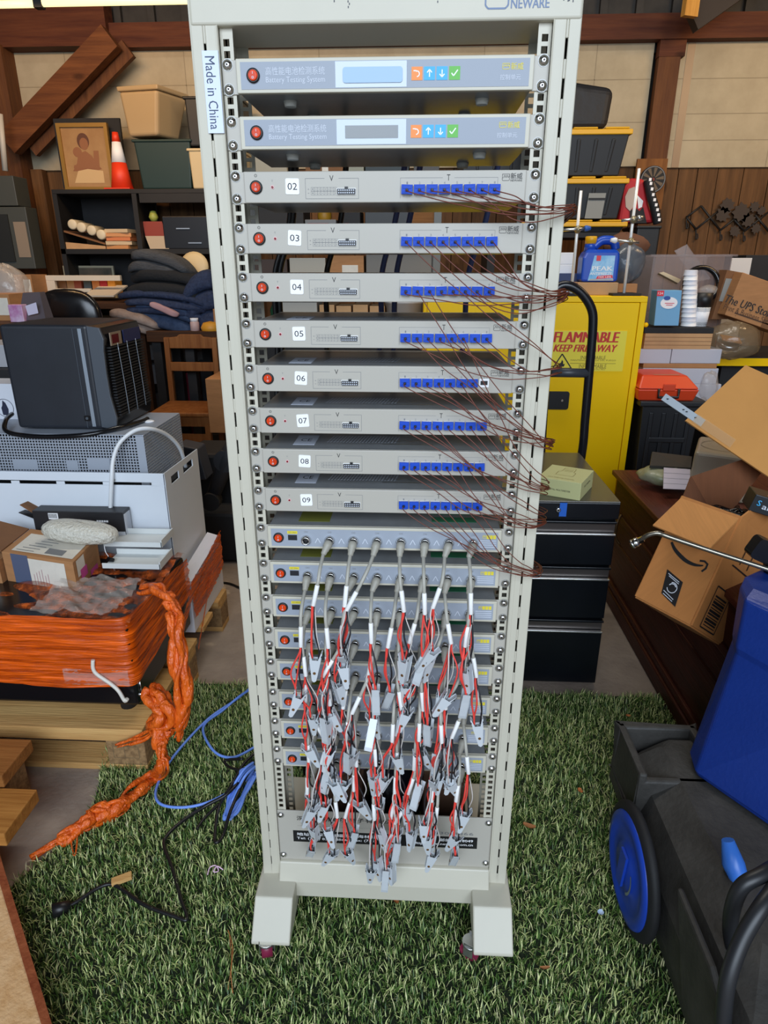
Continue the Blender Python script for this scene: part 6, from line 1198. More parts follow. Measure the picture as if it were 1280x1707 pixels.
m = MB(); c = P(1115, 505, 2.619); m.prism([(.045*math.cos(6.283*i/20), .03*math.sin(6.283*i/20)) for i in range(20)], (c.x, 2.6185, c.z), (1, 0, 0), (0, 0, 1), (0, .0005, 0), WHITE); c = P(1101, 489, 2.618); m.bb((c.x-.018, 2.618, c.z-.014), (c.x+.018, 2.6195, c.z+.014), mat('label_red', '#d8283c', .4)); c = P(1112, 497, 2.6175); m.prism([(.018*math.cos(6.283*i/16), .011*math.sin(6.283*i/16)) for i in range(16)], (c.x, 2.6175, c.z), (1, 0, 0), (0, 0, 1), (0, .0005, 0), mat('oval_blue', '#2a4f9e', .5))
m.text('124', P(1101, 489, 2.6172), .026, .012, WHITE); m.bb(P(1108, 506, 2.6176), P(1124, 505, 2.6178), mat('label_red', '#d8283c', .4)); m.bb(P(1110, 509, 2.6176), P(1121, 508, 2.6178), mat('label_red', '#d8283c', .4)); m.build('print', t)
TRZ = P(1130, 546, BX).z+.002
def cups(px, y0, y1, Y, n, rim, label, mt, zz=0):
    c0 = P(px, y1, Y); c0.z = TRZ; t = thing('cup_stack', label, 'paper cups', c0); c1 = P(px+4, y0, Y); H_ = c1.z-c0.z
    for k in range(n):
        z = H_*k/n; hh = H_/n*1.25; m = MB(); f = k/n; o = c0+(V((c1.x, Y, c1.z))-c0)*f; m.lathe([(rim*.95*(1-.16*f), 0), (rim*1.03*(1-.16*f), hh*.04), (rim*1.03*(1-.16*f), hh*.10), (rim*.98*(1-.16*f), hh*.14), (rim*.95*(1-.16*f), hh*.84), (rim*(.9)*(1-.16*f), hh)], (o.x, Y, o.z), mt[k % len(mt)], n=20)
        m.build('cup', t)
    return t
DOT = mat('patterned_cup', '#cfd2dc', .5)
cups(1147, 452, 545, 2.72, 12, .042, 'stack of white patterned paper cups beside the blue packet', [WHITE, DOT])
t = thing('paper_cup', 'white zigzag paper cup with a black cup on top, right of the cup stack', 'paper cup', P(1167, 543, 2.72)); c = P(1166, 543, 2.72); c.z = P(1130, 546, BX).z+.002; h1 = P(1168, 512, 2.72).z-c.z; h2 = P(1168, 488, 2.72).z-c.z
m = MB(); m.lathe([(.034, 0), (.042, h1)], c, WHITE, n=22); 
for k in (0.1, .17, .80, .87, .94):
    z = h1*k; r_ = .034+.008*k+.0006
    m.tube([V((c.x+r_*math.cos(6.283*i/36), c.y+r_*math.sin(6.283*i/36), c.z+z+(.004 if i % 2 else 0))) for i in range(36)], .0009, INK, n=4, closed=True)
m.build('cup', t); m = MB(); m.lathe([(.041, h1), (.044, h2)], c, BLACK, n=22); m.build('black_cup', t); m = MB(); m.blob(c+V((.015, 0, h2+.015)), (.05, .04, .025), CLEARF, 14, 8, .1, 2); m.build('lid_wrap', t)
boxpx('blank_card', 1205, 430, 1238, 600, 3.18, .01, mat('blank_card', '#cfcac4', .6), 'plain white card standing right of the clear tote', 'card', bevel=0)
# shop box with printing
t = thing('printed_carton', 'brown carton printed with a shop name, tilted at the right edge', 'cardboard box', P(1240, 540, 2.75)); uy = P(1238, 454, 2.75)-P(1208, 525, 2.75); ux = P(1275, 548, 2.75)-P(1208, 525, 2.75); o = P(1208, 525, 2.75); ux = ux*1.6; n = ux.cross(uy).normalized(); 
m = MB(); lo = [o, o+ux, o+ux-n*.25, o-n*.25]; m.hexa(lo, [p+uy for p in lo], CARD); m.build('carton', t, bevel=.003)
m = MB(); uxn = ux.normalized(); uyn = uy.normalized(); cc = lambda x, y: P(x, y, 2.75)+n*.002
m.text('The UPS Store', cc(1250, 511), .30, .042, INK, ux=uxn, uy=uyn+uxn*.15, bold=.02); m.text('Print & Business Services', cc(1252, 526), .33, .03, mat('brown_ink', '#4d3322', .7), ux=uxn, uy=uyn); m.bb(cc(1225, 526), cc(1226, 527), INK); L_ = ux.length
b0 = o+ux*.12+uy*.1+n*.001; m.quad(b0, b0+ux*.6, b0+ux*.6+uy*.03, b0+uy*.03, mat('brown_ink', '#4d3322', .7)); t0 = o+ux*.55+n*.001; m.quad(t0, t0+ux*.12, t0+ux*.12+uy, t0+uy, CARD2); m.build('printing', t)
m = MB(); a = P(1183, 535, 2.85); q = [P(1186, 532, 2.85), P(1215, 532, 2.85), P(1240, 455, 2.85), P(1212, 450, 2.85)]; m.sheet(*q, -.2, CARD2); m.quad(*[P(x, y, 2.845) for x, y in ((1198, 502), (1208, 503), (1222, 465), (1210, 464))], mat('grey_label', '#8a8b86', .6)); single(m, 'dark_carton', 'darker brown carton with a grey strip leaning left of the printed carton', 'cardboard box')
m = MB(); c = P(1222, 568, 2.72); m.blob(c, (.15, .1, .10), mat('caster_bag', '#8c7a60', .2, alpha=.45, spec=.9, bump=.8, bscale=16), 28, 16, .05, 6); single(m, 'clear_bag', 'clear plastic bag holding a caster under the printed carton', 'bag')
t = thing('bagged_caster', 'metal caster inside the clear plastic bag', 'caster', P(1215, 585, 2.75)); c = P(1214, 574, 2.72); m = MB(); m.lathe([(.055, -.012), (.06, 0), (.055, .016)], c, STEEL, n=20, axis=(0, -.4, 1)); m.build('bearing', t); m = MB(); m.box(c+V((0, -.02, .03)), (.11, .06, .006), mat('caster_plate', '#c58a4a', .4, .3), rot(25, 10, 0)); m.build('plate', t)
boxpx('dark_case', 1240, 425, 1300, 470, 3.3, .3, BLKM, 'black case behind the printed carton', 'case')

# ------------------------------------------------------------------ mahogany chest, box, machine
chx = .955; t = thing('mahogany_chest', 'long dark mahogany chest with stepped mouldings on the right', 'chest', (1.4, 1.0, 0)); CZT = .60
m = MB(); m.bb((chx+.02, .48, .10), (1.9, 1.75, CZT-.02), MAHOG); m.build('carcass', t)
m = MB(); m.bb((chx-.005, .46, CZT-.022), (1.92, 1.76, CZT), wood('mahogany_lid', '#47231a', '#633225', 'y', 2, .35, False)); m.build('lid', t, bevel=.004)
for k, (z0, z1_, d) in enumerate(((.0, .07, .0), (.07, .10, .008), (.40, .43, .010), (.29, .30, .016))): m = MB(); m.bb((chx+d, .48, z0), (chx+.06, 1.75, z1_), MAHOG); m.build('moulding', t, bevel=.006)
m = MB(); q = PZ(1052, 788, CZT); m.bb((q.x-.03, 1.755, CZT-.012), (q.x+.03, 1.765, CZT), PINE); 
m = MB(); a = V((chx-.006, 1.55, .46)); m.tube(catmull([a, a+V((-.02, -.02, -.03)), a+V((-.022, -.03, -.09)), a+V((-.004, -.04, -.12))], 6), .006, mat('aged_brass', '#5c4326', .4, .6)); m.build('bail_handle', t)
# papers etc on the chest
m = MB(); a = PZ(1085, 803, CZT+.02); m.blob(a+V((.06, 0, .03)), (.12, .09, .04), mat('white_bag', '#b5b39a', .35, alpha=.85, bump=.7, bscale=18, col2='#7f8a5a', scale=7), 24, 12, .07, 3); m.blob(a+V((.09, -.05, .035)), (.035, .03, .02), mat('lime_tag', '#5fb522', .4), 12, 8); single(m, 'plastic_bag', 'pale plastic bag with a green patch on the mahogany chest', 'bag')
m = MB(); q = [P(1082, 780, 1.50), P(1150, 784, 1.5), P(1152, 765, 1.62), P(1086, 757, 1.62)]; m.sheet(*q, .012, mat('grey_binder', '#3a3835', .5)); single(m, 'grey_binder', 'grey binder leaning on the plastic bag', 'binder')
m = MB(); q = [P(1105, 815, 1.38), P(1149, 817, 1.38), P(1150, 783, 1.46), P(1106, 780, 1.46)]; m.sheet(*q, .003, mat('lilac_paper', '#c9bfc8', .6)); u = V((0, -.004, .002))
for f in (.25, .5, .75): p = [V(q[0])+(V(q[3])-V(q[0]))*f+u, V(q[1])+(V(q[2])-V(q[1]))*f+u]; m.quad(p[0], p[1], p[1]+V((0, 0, .0012)), p[0]+V((0, 0, .0012)), GREYINK)
single(m, 'paper_form', 'white printed form hanging in front of the grey binder', 'paper')
FROST = mat('frosted_bin', '#a89c88', .35, alpha=.85); m = MB()
q0 = P(1157, 752, 1.42); q1 = P(1262, 760, 1.30); e_ = V((q1.x-q0.x, -.10, 0)); f_ = V((.12, .26, 0)); hz = q0.z; q0.z = CZT; lo = [q0, q0+e_, q0+e_+f_, q0+f_]; c_ = sum(lo, V())/4; m.hexa([c_+(p-c_)*1.02 for p in lo], [c_+(p-c_)*.98+V((0, 0, hz-CZT)) for p in lo], FROST); m.ring((c_.x, c_.y, hz+.002), .085, .089, mat('frosted_edge', '#8f8675', .4), ux=(1, 0, 0), uy=(0, 1, 0), n=30); single(m, 'frosted_bin', 'upturned frosted plastic bin behind the open carton', 'bin', bevel=.015, seg=3)
# open carton with the curved arrow
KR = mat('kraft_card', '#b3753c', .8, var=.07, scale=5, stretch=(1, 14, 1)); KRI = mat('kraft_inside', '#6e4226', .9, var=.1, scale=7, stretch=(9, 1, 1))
oc2 = thing('open_carton', 'open cardboard carton with a curved arrow mark, tilted on the mahogany chest', 'cardboard box', P(1150, 1000, .6))
BR = P(1151, 1042, .50); BL = P(1060, 994, .66); TL = P(1132, 812, .80); ew = BR-BL; eu0 = TL-BL; TR = P(1241, 877, .62); eu = ((TL-BL)+(TR-BR))/2; 
n0 = ew.cross(eu).normalized()
if n0.dot(_C-BL) < 0: n0 = -n0
ed = -n0*.26; th = .005
def sh_(a, b, c, d, mt, nm, inner=None):
    m = MB(); m.sheet(a, b, c, d, th, mt); return m.build(nm, oc2)
sh_(BL, BL+ew, BL+ew+eu, BL+eu, KR, 'front_wall'); sh_(BL+ew, BL+ew+ed, BL+ew+ed+eu, BL+ew+eu, KR, 'side_wall'); sh_(BL+ed, BL, BL+eu, BL+ed+eu, KR, 'side_wall'); sh_(BL+ew+ed, BL+ed, BL+ed+eu, BL+ew+ed+eu, KRI, 'rear_wall'); sh_(BL, BL+ed, BL+ed+ew, BL+ew, KR, 'bottom')
m = MB(); fl = P(1183, 914, .545)-(BL+ew+eu); f1 = [BL+eu, BL+ew+eu, BL+ew+eu+fl, BL+eu+fl]; m.sheet(*f1, .005, mat('kraft_light', '#c08245', .8, var=.08, scale=6, stretch=(22, 1, 1))); m.build('flap', oc2)
m = MB(); m.sheet(BL+eu, BL+eu+ed, P(1300, 745, 1.04), P(1150, 795, .93), .005, KRI); m.build('flap', oc2)
TR_ = BL+ew+eu; m = MB(); m.sheet(TR_, TR_+ed*.95, TR_+ed*.95+eu*.25+ed.cross(eu).normalized()*-.0+V((.05, -.02, .02)), TR_+eu*.28+V((.05, -.02, .0)), .005, KR); m.build('flap', oc2)
# printed marks
m = MB(); wn, un = ew.normalized(), eu.normalized(); fp = lambda u, v, o=.0012: BL+ew*u+eu*v+n0*(o+.0056)
def stroke(pts, w0, w1, mt, off=.0012):
    P3 = [fp(u, v, off) for u, v in pts]; k = len(P3); vs = []
    for i, p in enumerate(P3):
        d = (P3[min(i+1, k-1)]-P3[max(i-1, 0)]).normalized(); q = d.cross(n0); w = w0+(w1-w0)*math.sin(math.pi*min(1, .15+.85*i/(k-1))) if w1 != w0 else w0; vs += [p-q*w/2, p+q*w/2]
    m.add(vs, [(2*i, 2*i+1, 2*i+3, 2*i+2) for i in range(k-1)], mt)
def px_uv(x, y):  # where a pixel of the front wall lies on that wall
    d = ray(x, y); k = (BL-_C).dot(n0)/d.dot(n0); p = _C+d*k-BL; a11, a12, a22 = ew.dot(ew), ew.dot(eu), eu.dot(eu); b1, b2 = p.dot(ew), p.dot(eu); D_ = a11*a22-a12*a12; return ((b1*a22-b2*a12)/D_, (b2*a11-b1*a12)/D_)
arc = [px_uv(*q) for q in ((1121, 905), (1126, 916), (1134, 926), (1145, 936), (1157, 942), (1167, 944), (1174, 944))]; arc = [tuple(v)[:2] for v in catmull([(u, v, 0) for u, v in arc], 5)]
stroke(arc, .003, .011, INK)
stroke([px_uv(*q) for q in ((1168, 936), (1176, 937), (1181, 942), (1178, 949), (1171, 954))], .006, .006, INK)
lb = [px_uv(*q) for q in ((1114, 950), (1140, 972), (1127, 1013), (1104, 990))]; m.quad(*[fp(u, v) for u, v in lb], mat('black_label', '#1d1c1e', .5))
cl = px_uv(1122, 981); c = fp(*cl, .002); m.ring(c, .014, .0165, LGREY, ux=wn, uy=un, n=16, a0=200, a1=480); m.ring(c, .010, .013, LGREY, ux=wn, uy=un, n=12, a0=30, a1=160)
for (x0, y0, x1, y1) in ((1116, 957, 1134, 972), (1117, 961, 1133, 975), (1108, 985, 1124, 1001), (1107, 990, 1122, 1004)): stroke([px_uv(x0, y0), px_uv(x1, y1)], .002, .002, LGREY, .002)
m.build('printed_mark', oc2)
m = MB(); nS = ed.cross(eu).normalized(); 
if nS.dot(_C-BR) < 0: nS = -nS
fs = lambda u, v: BR+ed*u+eu*v+nS*.0078
def sq(u0, v0, u1, v1, w=.004):
    for a, b in (((u0, v0), (u1, v0)), ((u1, v0), (u1, v1)), ((u1, v1), (u0, v1)), ((u0, v1), (u0, v0))):
        p, q = fs(*a), fs(*b); d = (q-p).normalized().cross(nS)*w/2; m.quad(p-d, q-d, q+d, p+d, INK)
sq(.13, .03, .48, .40)
for k in range(11):
    v = .06+.026*k; p, q = fs(.17, v), fs(.44, v); d = (q-p).normalized().cross(nS)*(.0014+.0012*(k % 3)); m.quad(p-d, q-d, q+d, p+d, INK)
for u in (.36, .56):
    p, q = fs(u, .66), fs(u, .86); d = (q-p).normalized().cross(nS); m.quad(p-d*.002, q-d*.002, q+d*.002, p+d*.002, INK); m.add([q+d*.012-(q-p)*.25, q-d*.012-(q-p)*.25, q+(q-p)*.12], [(0, 1, 2)], INK)
p, q = fs(.22, .62), fs(.8, .62); d = (q-p).normalized().cross(nS)*.002; m.quad(p-d, q-d, q+d, p+d, INK); m.build('shipping_marks', oc2)
m = MB(); q = P(1245, 862, .82)
for k in range(6): r = random.Random(k+40); m.tube(catmull([q+V((r.uniform(-.12, .10), r.uniform(-.06, .06), r.uniform(-.03, .03))) for _ in range(7)], 6), .006, BLK2)
single(m, 'cable_tangle', 'black cables inside the open cardboard carton', 'cable')
t = thing('black_product_box', 'black box with white lettering sticking out of the open carton', 'box', P(1265, 838, .72)); m = MB(); c = P(1275, 838, .66); R_ = rot(0, 14, -12); m.box(c, (.09, .08, .05), mat('product_black', '#1b1e22', .4), R_); m.build('carton', t, bevel=.002); m = MB(); m.text('S', c+R_ @ V((-.028, -.0415, .004)), .010, .016, CYAN, ux=R_ @ V((1, 0, 0)), uy=R_ @ V((0, 0, 1)), bold=.02); m.text('al', c+R_ @ V((-.008, -.0415, -.002)), .018, .016, LGREY, ux=R_ @ V((1, 0, 0)), uy=R_ @ V((0, 0, 1)), bold=.02); m.build('lettering', t)
# large cardboard panel with a metal strip taped on
t = thing('cardboard_sheet', 'large cardboard sheet standing tilted behind the open carton', 'cardboard', P(1210, 750, .95)); A_, B_, C_, D_ = P(1141, 702, 1.0), P(1241, 610, 1.12), P(1420, 690, 1.05), P(1330, 830, .85)
m = MB(); m.sheet(A_, D_, C_, B_, .006, mat('panel_cardboard', '#c08a4e', .9, var=.05, scale=4, spec=.15)); m.build('sheet', t)
n_ = (D_-A_).cross(B_-A_).normalized(); 
if n_.dot(_C-A_) < 0: n_ = -n_
m = MB(); e = (A_-D_).normalized(); f_ = n_.cross(e).normalized()
if f_.z < 0: f_ = -f_
s0 = A_+n_*.008+(D_-A_)*.12+f_*.012; s1 = s0+e*.15; zst = mat('zinc_strip', '#c2cdd6', .35, .4)
m.sheet(s0, s1, s1+f_*.028, s0+f_*.028, .002, zst); m.build('metal_strip', t)
m = MB()
for k in (.2, .42, .5, .9): q = s0+(s1-s0)*k+f_*.014+n_*.0016; m.box(q, (.006, .003, .003), BLACK)
m.build('strip_holes', t)
m = MB(); q0 = s0+e*.03-f_*.006; q1 = s0-e*.11-f_*.006; m.quad(q0+n_*.003, q1+n_*.002, q1+f_*.035+n_*.002, q0+f_*.035+n_*.003, mat('clear_tape', '#d2b288', .2, alpha=.35)); m.build('clear_tape', t)

# pressure washer: black moulded base, blue wheel and tank, hoses
BASE = mat('moulded_black', '#353330', .6, var=.3, scale=14, bump=.15, bscale=80); TANK = mat('tank_blue', '#12307c', .38, var=.06, scale=5, bump=.1, bscale=120); WBLUE = mat('wheel_blue', '#1c43b0', .35)
pw = thing('floor_machine', 'black wheeled cleaning machine with a blue tank at the lower right', 'cleaning machine', (.85, .05, 0))
def loft(m, rings, mt, smooth=False):
    k = len(rings[0]); vs = [p for r in rings for p in r]; m.add(vs, [(j*k+i, j*k+(i+1) % k, (j+1)*k+(i+1) % k, (j+1)*k+i) for j in range(len(rings)-1) for i in range(k)], mt, smooth); m.add(vs, [tuple(range(k-1, -1, -1)), tuple(range((len(rings)-1)*k, len(rings)*k))], mt)
def rr(x0, x1, y0, y1, z, r=.03, zt=None):
    zt = zt or {}
    return [V(p) for p in ((x0+r, y0, z), (x1-r, y0, z), (x1, y0+r, z), (x1, y1-r, z), (x1-r, y1, z), (x0+r, y1, z), (x0, y1-r, z), (x0, y0+r, z))]
m = MB(); loft(m, [rr(.625, 1.2, -.62, .22, .03), rr(.610, 1.2, -.64, .25, .10), rr(.605, 1.2, -.60, .27, .20), rr(.635, 1.2, -.42, .28, .285), rr(.70, 1.2, -.30, .28, .325)], BASE); m.build('base', pw, bevel=.012, seg=3)
# front recess panel and ribs
m = MB(); m.prism([(-.60, .12), (-.24, .12), (-.14, .30), (-.30, .30), (-.5, .2)], (.612, 0, 0), (0, 1, 0), (0, 0, 1), (-.014, 0, 0), BASE); m.build('side_rib', pw, bevel=.006)
# open pocket at the rear left
qx0, qx1, qy0, qy1, qz = .60, .80, .12, .31, .345
m = MB()
for (a, b) in (((qx0, qy0, .2), (qx0+.02, qy1, qz)), ((qx1-.02, qy0, .2), (qx1, qy1, qz)), ((qx0, qy1-.02, .2), (qx1, qy1, qz)), ((qx0, qy0, .2), (qx1, qy0+.02, qz-.02)), ((qx0, qy0, .16), (qx1, qy1, .21))): m.bb(a, b, BASE)
m.build('pocket', pw, bevel=.006)
# wheel
wc = V((.592, .03, .150)); R_ = rot(0, 0, 1); ax = R_ @ V((-1, 0, 0)); 
m = MB(); m.lathe([(.08, .0), (.144, .0), (.149, .005), (.149, .014), (.143, .020), (.128, .022)], wc, BLKM, n=40, axis=ax, caps=False); m.build('tyre', pw)
wm = MB(); wm.lathe([(.130, .016), (.126, .026), (.105, .030), (.098, .024), (.06, .024), (.055, .030), (.0001, .032)], wc, WBLUE, n=40, axis=ax); wh = wm.build('wheel_disc', pw)
m = MB(); u_, v_ = ax.cross(V((0, 0, 1))).normalized(), V((0, 0, 1)); m.ring(wc+ax*.033, .05, .056, SILV, ux=u_, uy=v_, n=24, a0=150, a1=230); m.prism([(-.02, .05), (.015, .05), (.02, -.05), (-.012, -.045)], wc+ax*.032, u_, v_, ax*.006, WBLUE); m.build('hub_emblem', wh)
# tank
x0 = .735; m = MB(); 
def tr_(x0, x1, y0, y1, z, r=.05): return [V(p) for p in ((x0+r, y0, z), (x1-r, y0, z), (x1, y0+r, z), (x1, y1-r, z), (x1-r, y1, z), (x0+r, y1, z), (x0+r*.3, y1-r*.3, z), (x0, y1-r, z), (x0, y0+r, z), (x0+r*.3, y0+r*.3, z))]

def tkr(pa, pb, z, k=.22, g=0):
    a, b = PZ(*pa, z), PZ(*pb, z); b = a+(b-a)*1.55; e = (b-a).normalized(); n = V((-e.y, e.x, 0))
    if n.y < 0: n = -n
    return [a+e*.05, b, b+n*k, a+n*k+e*.05, a+n*(k*.8), a+n*.05]
loft(m, [tkr((1131, 1272), (1330, 1412), .33), tkr((1128, 1264), (1330, 1402), .345), tkr((1196, 1072), (1330, 1150), .615), tkr((1196, 1062), (1330, 1138), .63), tkr((1210, 985), (1330, 1040), .735), tkr((1222, 968), (1330, 1010), .75, .16)], TANK); m.build('tank', pw, bevel=.012, seg=3)
m = MB(); SCR = mat('scratch', '#8f9fc4', .6); a, b = P(1184, 1055, .03), P(1236, 1002, .08)
for (p, q) in (((1204, 1054), (1232, 1006)), ((1258, 1012), (1270, 990)), ((1263, 985), (1276, 962))):
    pass
m.build('x', pw) if 0 else None
# valve and hoses
m = MB(); m.tube([P(1213, 1400, -.10), P(1222, 1440, -.12), P(1243, 1495, -.16)], [.012, .022, .014], mat('lever_blue', '#3b78d8', .35), n=10); m.build('lever', pw)
HOSE = mat('black_hose', '#202124', .42)
m = MB(); m.tube(catmull([P(1300, 1440, -.22), P(1270, 1458, -.25), P(1235, 1480, -.26), P(1218, 1530, -.26), P(1222, 1580, -.26), P(1250, 1640, -.28), P(1285, 1720, -.32)], 8), .0135, HOSE, n=12); m.build('hose', pw)
m = MB(); m.tube(catmull([P(1300, 1470, -.26), P(1270, 1510, -.30), P(1235, 1570, -.33), P(1212, 1640, -.36), P(1204, 1720, -.38)], 8), .0135, HOSE, n=12); m.build('hose', pw)
# lance
t = thing('spray_lance', 'steel spray lance with a bent tip across the open carton', 'lance', P(1170, 920, .42)); LN = mat('lance_steel', '#8a8478', .25, .85)
m = MB(); m.tube(catmull([P(1068, 901, .47), P(1076, 894, .46), P(1086, 890, .455), P(1098, 889, .45), P(1115, 895, .445), P(1190, 920, .41), P(1280, 949, .37), P(1340, 970, .34)], 6), .0062, LN, n=10); m.build('tube', t)
m = MB(); a, b = P(1070, 899, .468), P(1052, 908, .475); d = (b-a); m.cyl(a-d*.1, a+d*.3, .0085, m=CHROME, n=6, smooth=False); m.cyl(a+d*.3, b, .0115, m=CHROME, n=16); m.cyl(a+d*.5, a+d*.58, .0125, m=STEEL, n=16); m.cyl(b-d*.2, b-d*.1, .0125, m=STEEL, n=16); m.build('quick_coupler', t)
m = MB(); c = P(1275, 918, .40); m.rbox(c, (.075, .035, .055), .012, BLK2, R=rot(0, 25, 0)); m.tube([c+V((.02, 0, -.02)), P(1290, 975, .38)], .02, BLK2); m.build('trigger_grip', t)
m = MB(); g0 = P(1335, 969, .34); m.tube(catmull([g0, g0+V((.10, -.03, -.05)), g0+V((.20, -.05, -.20)), V((1.16, .02, .40)), V((1.15, -.05, .30))], 6), .011, HOSE, n=10); m.build('supply_hose', t)
# ================================================================== seen through the gaps of the rack
RSY = 2.75; GY = mat('shelf_grey', '#5f605d', .5, .3); t = thing('steel_shelving', 'grey steel shelving behind the rack', 'shelving', (-.1, 2.95, 0))
sx0, sx1 = P(400, 400, RSY).x-.02, P(735, 400, RSY).x; lev = [P(600, y, RSY).z for y in (302, 388, 468, 548)]
for z in lev: m = MB(); m.bb((sx0, RSY, z-.03), (sx1, RSY+.4, z), GY); m.build('shelf_board', t)
for xx in (sx0, sx1-.04):
    for yy in (RSY+.02, RSY+.36): m = MB(); m.bb((xx, yy, 0), (xx+.04, yy+.03, lev[0]+.02), GY); m.build('post', t)
def gap(name, x0, x1, y0, lv, mt, lab, cat, Y=RSY+.03, dep=.25, ex=None, grp=None):
    a, b = P(x0, y0, Y), P(x1, y0, Y); m = MB(); m.bb((a.x, Y, lev[lv]+.002), (b.x, Y+dep, a.z), mt)
    if ex: ex(m, a.x, b.x, lev[lv], a.z, Y)
    return single(m, name, lab, cat, grp, bevel=.003)
lbl = lambda m, a, b, z0, z1, Y: m.bb((a+(b-a)*.42, Y-.001, z1-.16), (a+(b-a)*.58, Y, z1-.02), LABEL)
gap('cream_box', 424, 477, 256, 0, mat('cream_box', '#a89c84', .6), 'cream box on the top shelf behind the rack, leftmost', 'box'); gap('cardboard_box', 508, 574, 250, 0, CARD2, 'brown cardboard box with a tape strip on the top shelf behind the rack', 'cardboard box', ex=lbl); gap('grey_box', 576, 606, 252, 0, mat('grey_green_box', '#8f8e7c', .6), 'grey-green box between the brown box and the dark green bin', 'box')
gap('green_crate', 608, 682, 248, 0, mat('deep_green', '#12201f', .5), 'dark green crate on the top shelf behind the rack', 'crate'); gap('grey_box', 690, 733, 246, 0, mat('dark_grey_panel', '#4a4846', .6), 'dark grey box at the right of the top shelf behind the rack', 'box')
gap('dark_crate', 430, 505, 345, 1, mat('dark_crate', '#26221f', .7), 'dark crate on the second shelf behind the rack', 'crate'); gap('grey_case', 508, 560, 366, 1, mat('mid_grey', '#6a6a68', .5), 'grey case on the second shelf behind the rack', 'case'); gap('red_case', 512, 548, 372, 1, mat('dark_red_case', '#6d1f24', .5), 'dark red case in front of the grey case', 'case', Y=RSY-.0+.01, dep=.02)
m = MB(); m.blob(P(541, 360, RSY+.1), (.04, .04, .05), mat('yellow_item', '#b5811c', .5), 14, 10); single(m, 'yellow_item', 'yellow lump above the grey case behind the rack', 'bottle')
gap('black_case', 565, 600, 350, 1, BLKM, 'black case on the second shelf behind the rack', 'case'); gap('brown_case', 574, 582, 372, 1, mat('dark_red_case', '#6d1f24', .5), 'red strip beside the black case behind the rack', 'case', Y=RSY+.0, dep=.02); gap('dark_toolbox', 608, 684, 344, 1, mat('slate_dark', '#2b2d2e', .5), 'dark toolbox on the second shelf behind the rack', 'toolbox')
gap('plywood_board', 686, 733, 340, 1, wood('brown_ply', '#6a4422', '#85592f', 'x', 2), 'brown wooden panel on the second shelf behind the rack', 'board')
gap('white_crate', 482, 542, 430, 2, mat('off_white', '#a8a294', .6), 'off-white box on the third shelf behind the rack', 'box'); gap('cardboard_box', 546, 606, 426, 2, CARD, 'cardboard box with a white label on the third shelf behind the rack', 'cardboard box', ex=lambda m, a, b, z0, z1, Y: m.bb((a+.08, Y-.001, z1-.12), (a+.17, Y, z1-.05), LABEL)); gap('grey_bin', 610, 720, 424, 2, mat('grey_bin', '#6f6c66', .6), 'grey bin on the third shelf behind the rack', 'bin')
gap('brown_case', 424, 478, 432, 2, mat('brown_dark', '#3a2619', .6), 'dark brown case at the left of the third shelf behind the rack', 'case')
m = MB(); c = P(459, 520, RSY+.05); c.z = lev[3]; m.lathe([(.03, 0), (.03, .10), (.012, .14), (.012, .17)], c, mat('green_glass', '#16422c', .2), n=16); single(m, 'green_bottle', 'dark green bottle on the lowest shelf behind the rack', 'bottle')
gap('white_sheet', 464, 528, 504, 3, mat('white_sheet', '#aaa69c', .6), 'white box on the lowest shelf behind the rack', 'box')
for i in range(4): gap('paper_carton', 532+28*i, 557+28*i, 508+2*(i % 2), 3, CARD3, '%s of the small brown cartons on the lowest shelf behind the rack' % ('leftmost', 'second', 'third', 'rightmost')[i], 'cardboard box', grp='small cartons behind the rack')
t = thing('white_bucket', 'white bucket on the shelf behind the rack', 'bucket', P(676, 530, RSY)); c = P(676, 530, RSY+.1); c.z = lev[3]; h = P(676, 500, RSY+.1).z-c.z; m = MB(); m.lathe([(.10, 0), (.12, h*.9), (.125, h*.9), (.125, h)], c, mat('bucket_white', '#c9c7c4', .4), n=26); m.build('pail', t)
# dark things lower, behind the rack
m = MB(); m.bb((sx0+.05, RSY+.06, .0), (sx1-.05, RSY+.35, lev[3]-.03), mat('dark_crates', '#1f1c1a', .7)); single(m, 'dark_chest', 'dark chest filling the bottom of the steel shelving', 'chest')
m = MB(); m.bb((-.185, .12, .009), (-.06, .30, .27), mat('brown_carton', '#4c3424', .8)); single(m, 'brown_carton', 'brown carton on the turf behind the rack bottom, left', 'cardboard box', bevel=.004)
m = MB(); m.bb((.09, .12, .009), (.19, .34, .29), mat('brown_carton', '#4c3424', .8)); single(m, 'brown_carton', 'brown carton on the turf behind the rack bottom, right', 'cardboard box', bevel=.004)
m = MB(); m.blob((.015, .26, .14), (.07, .13, .13), mat('black_bag_blue', '#10131c', .35, bump=.9, bscale=14), 28, 16, .05, 9); single(m, 'black_sack', 'black plastic sack on the turf behind the rack bottom', 'sack')
m = MB()
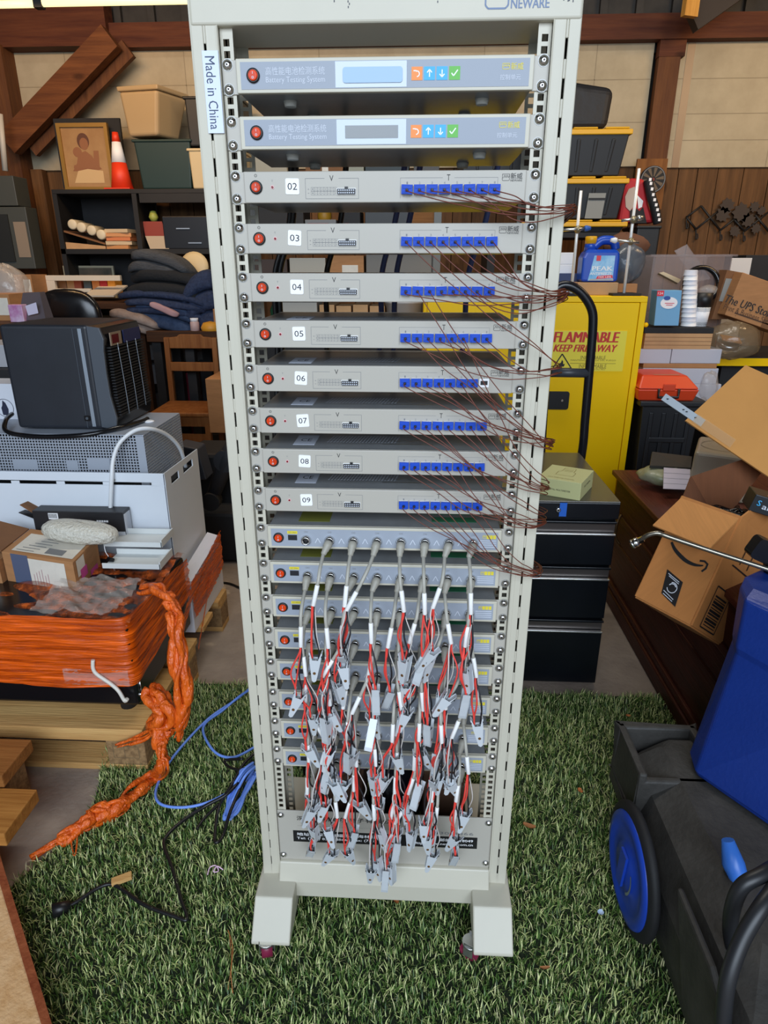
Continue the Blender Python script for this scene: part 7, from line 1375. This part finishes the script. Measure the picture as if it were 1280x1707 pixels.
for k in range(5): r = random.Random(k+70); m.tube(catmull([(-.13+.03*k, .15+.02*k, .278), (-.05, .16+r.uniform(0, .05), .29+r.uniform(0, .02)), (.02, .20+.02*k, .285+r.uniform(0, .02)), (.07+.01*k, .30, .25), (.06, .40, .10)], 6), .0045, mat('deep_blue_cable', '#26348c', .4))
single(m, 'blue_cable_loop', 'deep blue cables looped behind the rack bottom', 'cable')
# cables hanging down behind the units
for k, (px, mt, lab, cnt) in enumerate(((508, BLKC, 'black mains cable hanging behind the left part of the rack', 0), (500, BLKC, 'second black mains cable hanging behind the left part of the rack', 0), (676, mat('slate_blue_cable', '#46568f', .4), 'slate blue cable hanging behind the middle of the rack, left of two', 1), (700, mat('slate_blue_cable', '#46568f', .4), 'slate blue cable hanging behind the middle of the rack, right of two', 1), (818, mat('slate_blue_cable', '#46568f', .4), 'slate blue cable hanging behind the right part of the rack', 1), (585, BLKC, 'thin black cable hanging behind the centre of the rack', 0))):
    x = P(px, 270, .42).x; r = random.Random(k+5); m = MB(); m.tube(catmull([(x, .215, 1.73), (x+.005, .28, 1.68), (x-.015+r.uniform(-.01, .01), .31, 1.55), (x-.045, .31, 1.45), (x-.05, .32, 1.30), (x-.08+r.uniform(-.03, .03), .31, 1.1), (x-.06, .31, .8), (x-.08, .34, .5), (x-.06, .42, .03)], 8), .0058, mt, n=8); single(m, 'hanging_cable', lab, 'cable', 'cables hanging behind the rack')
# lamps under the roof
t = thing('tube_lamp', 'long fluorescent tube lamp under the roof at the upper left', 'lamp', (-1.9, 3.2, 3.0)); LY = 2.6; a, b = P(-30, 8, LY), P(60, 8, LY); c, d = P(70, 5, LY), P(322, 2, LY)
for (p, q) in ((a, b), (c, d)): m = MB(); q.z = p.z; m.cyl(p, q, .016, m=mat('tube_glow', '#fae6a4', .5, emit=1.5), n=14); m.build('tube', t)
m = MB(); m.bb((a.x, LY-.04, a.z+.03), (d.x, LY+.04, a.z+.08), mat('lamp_body', '#3a3020', .6)); m.build('housing', t); m = MB(); m.bb(((b.x+c.x)/2-.02, LY-.02, a.z-.02), ((b.x+c.x)/2+.02, LY+.02, a.z+.03), BLKM); m.build('lamp_holder', t)
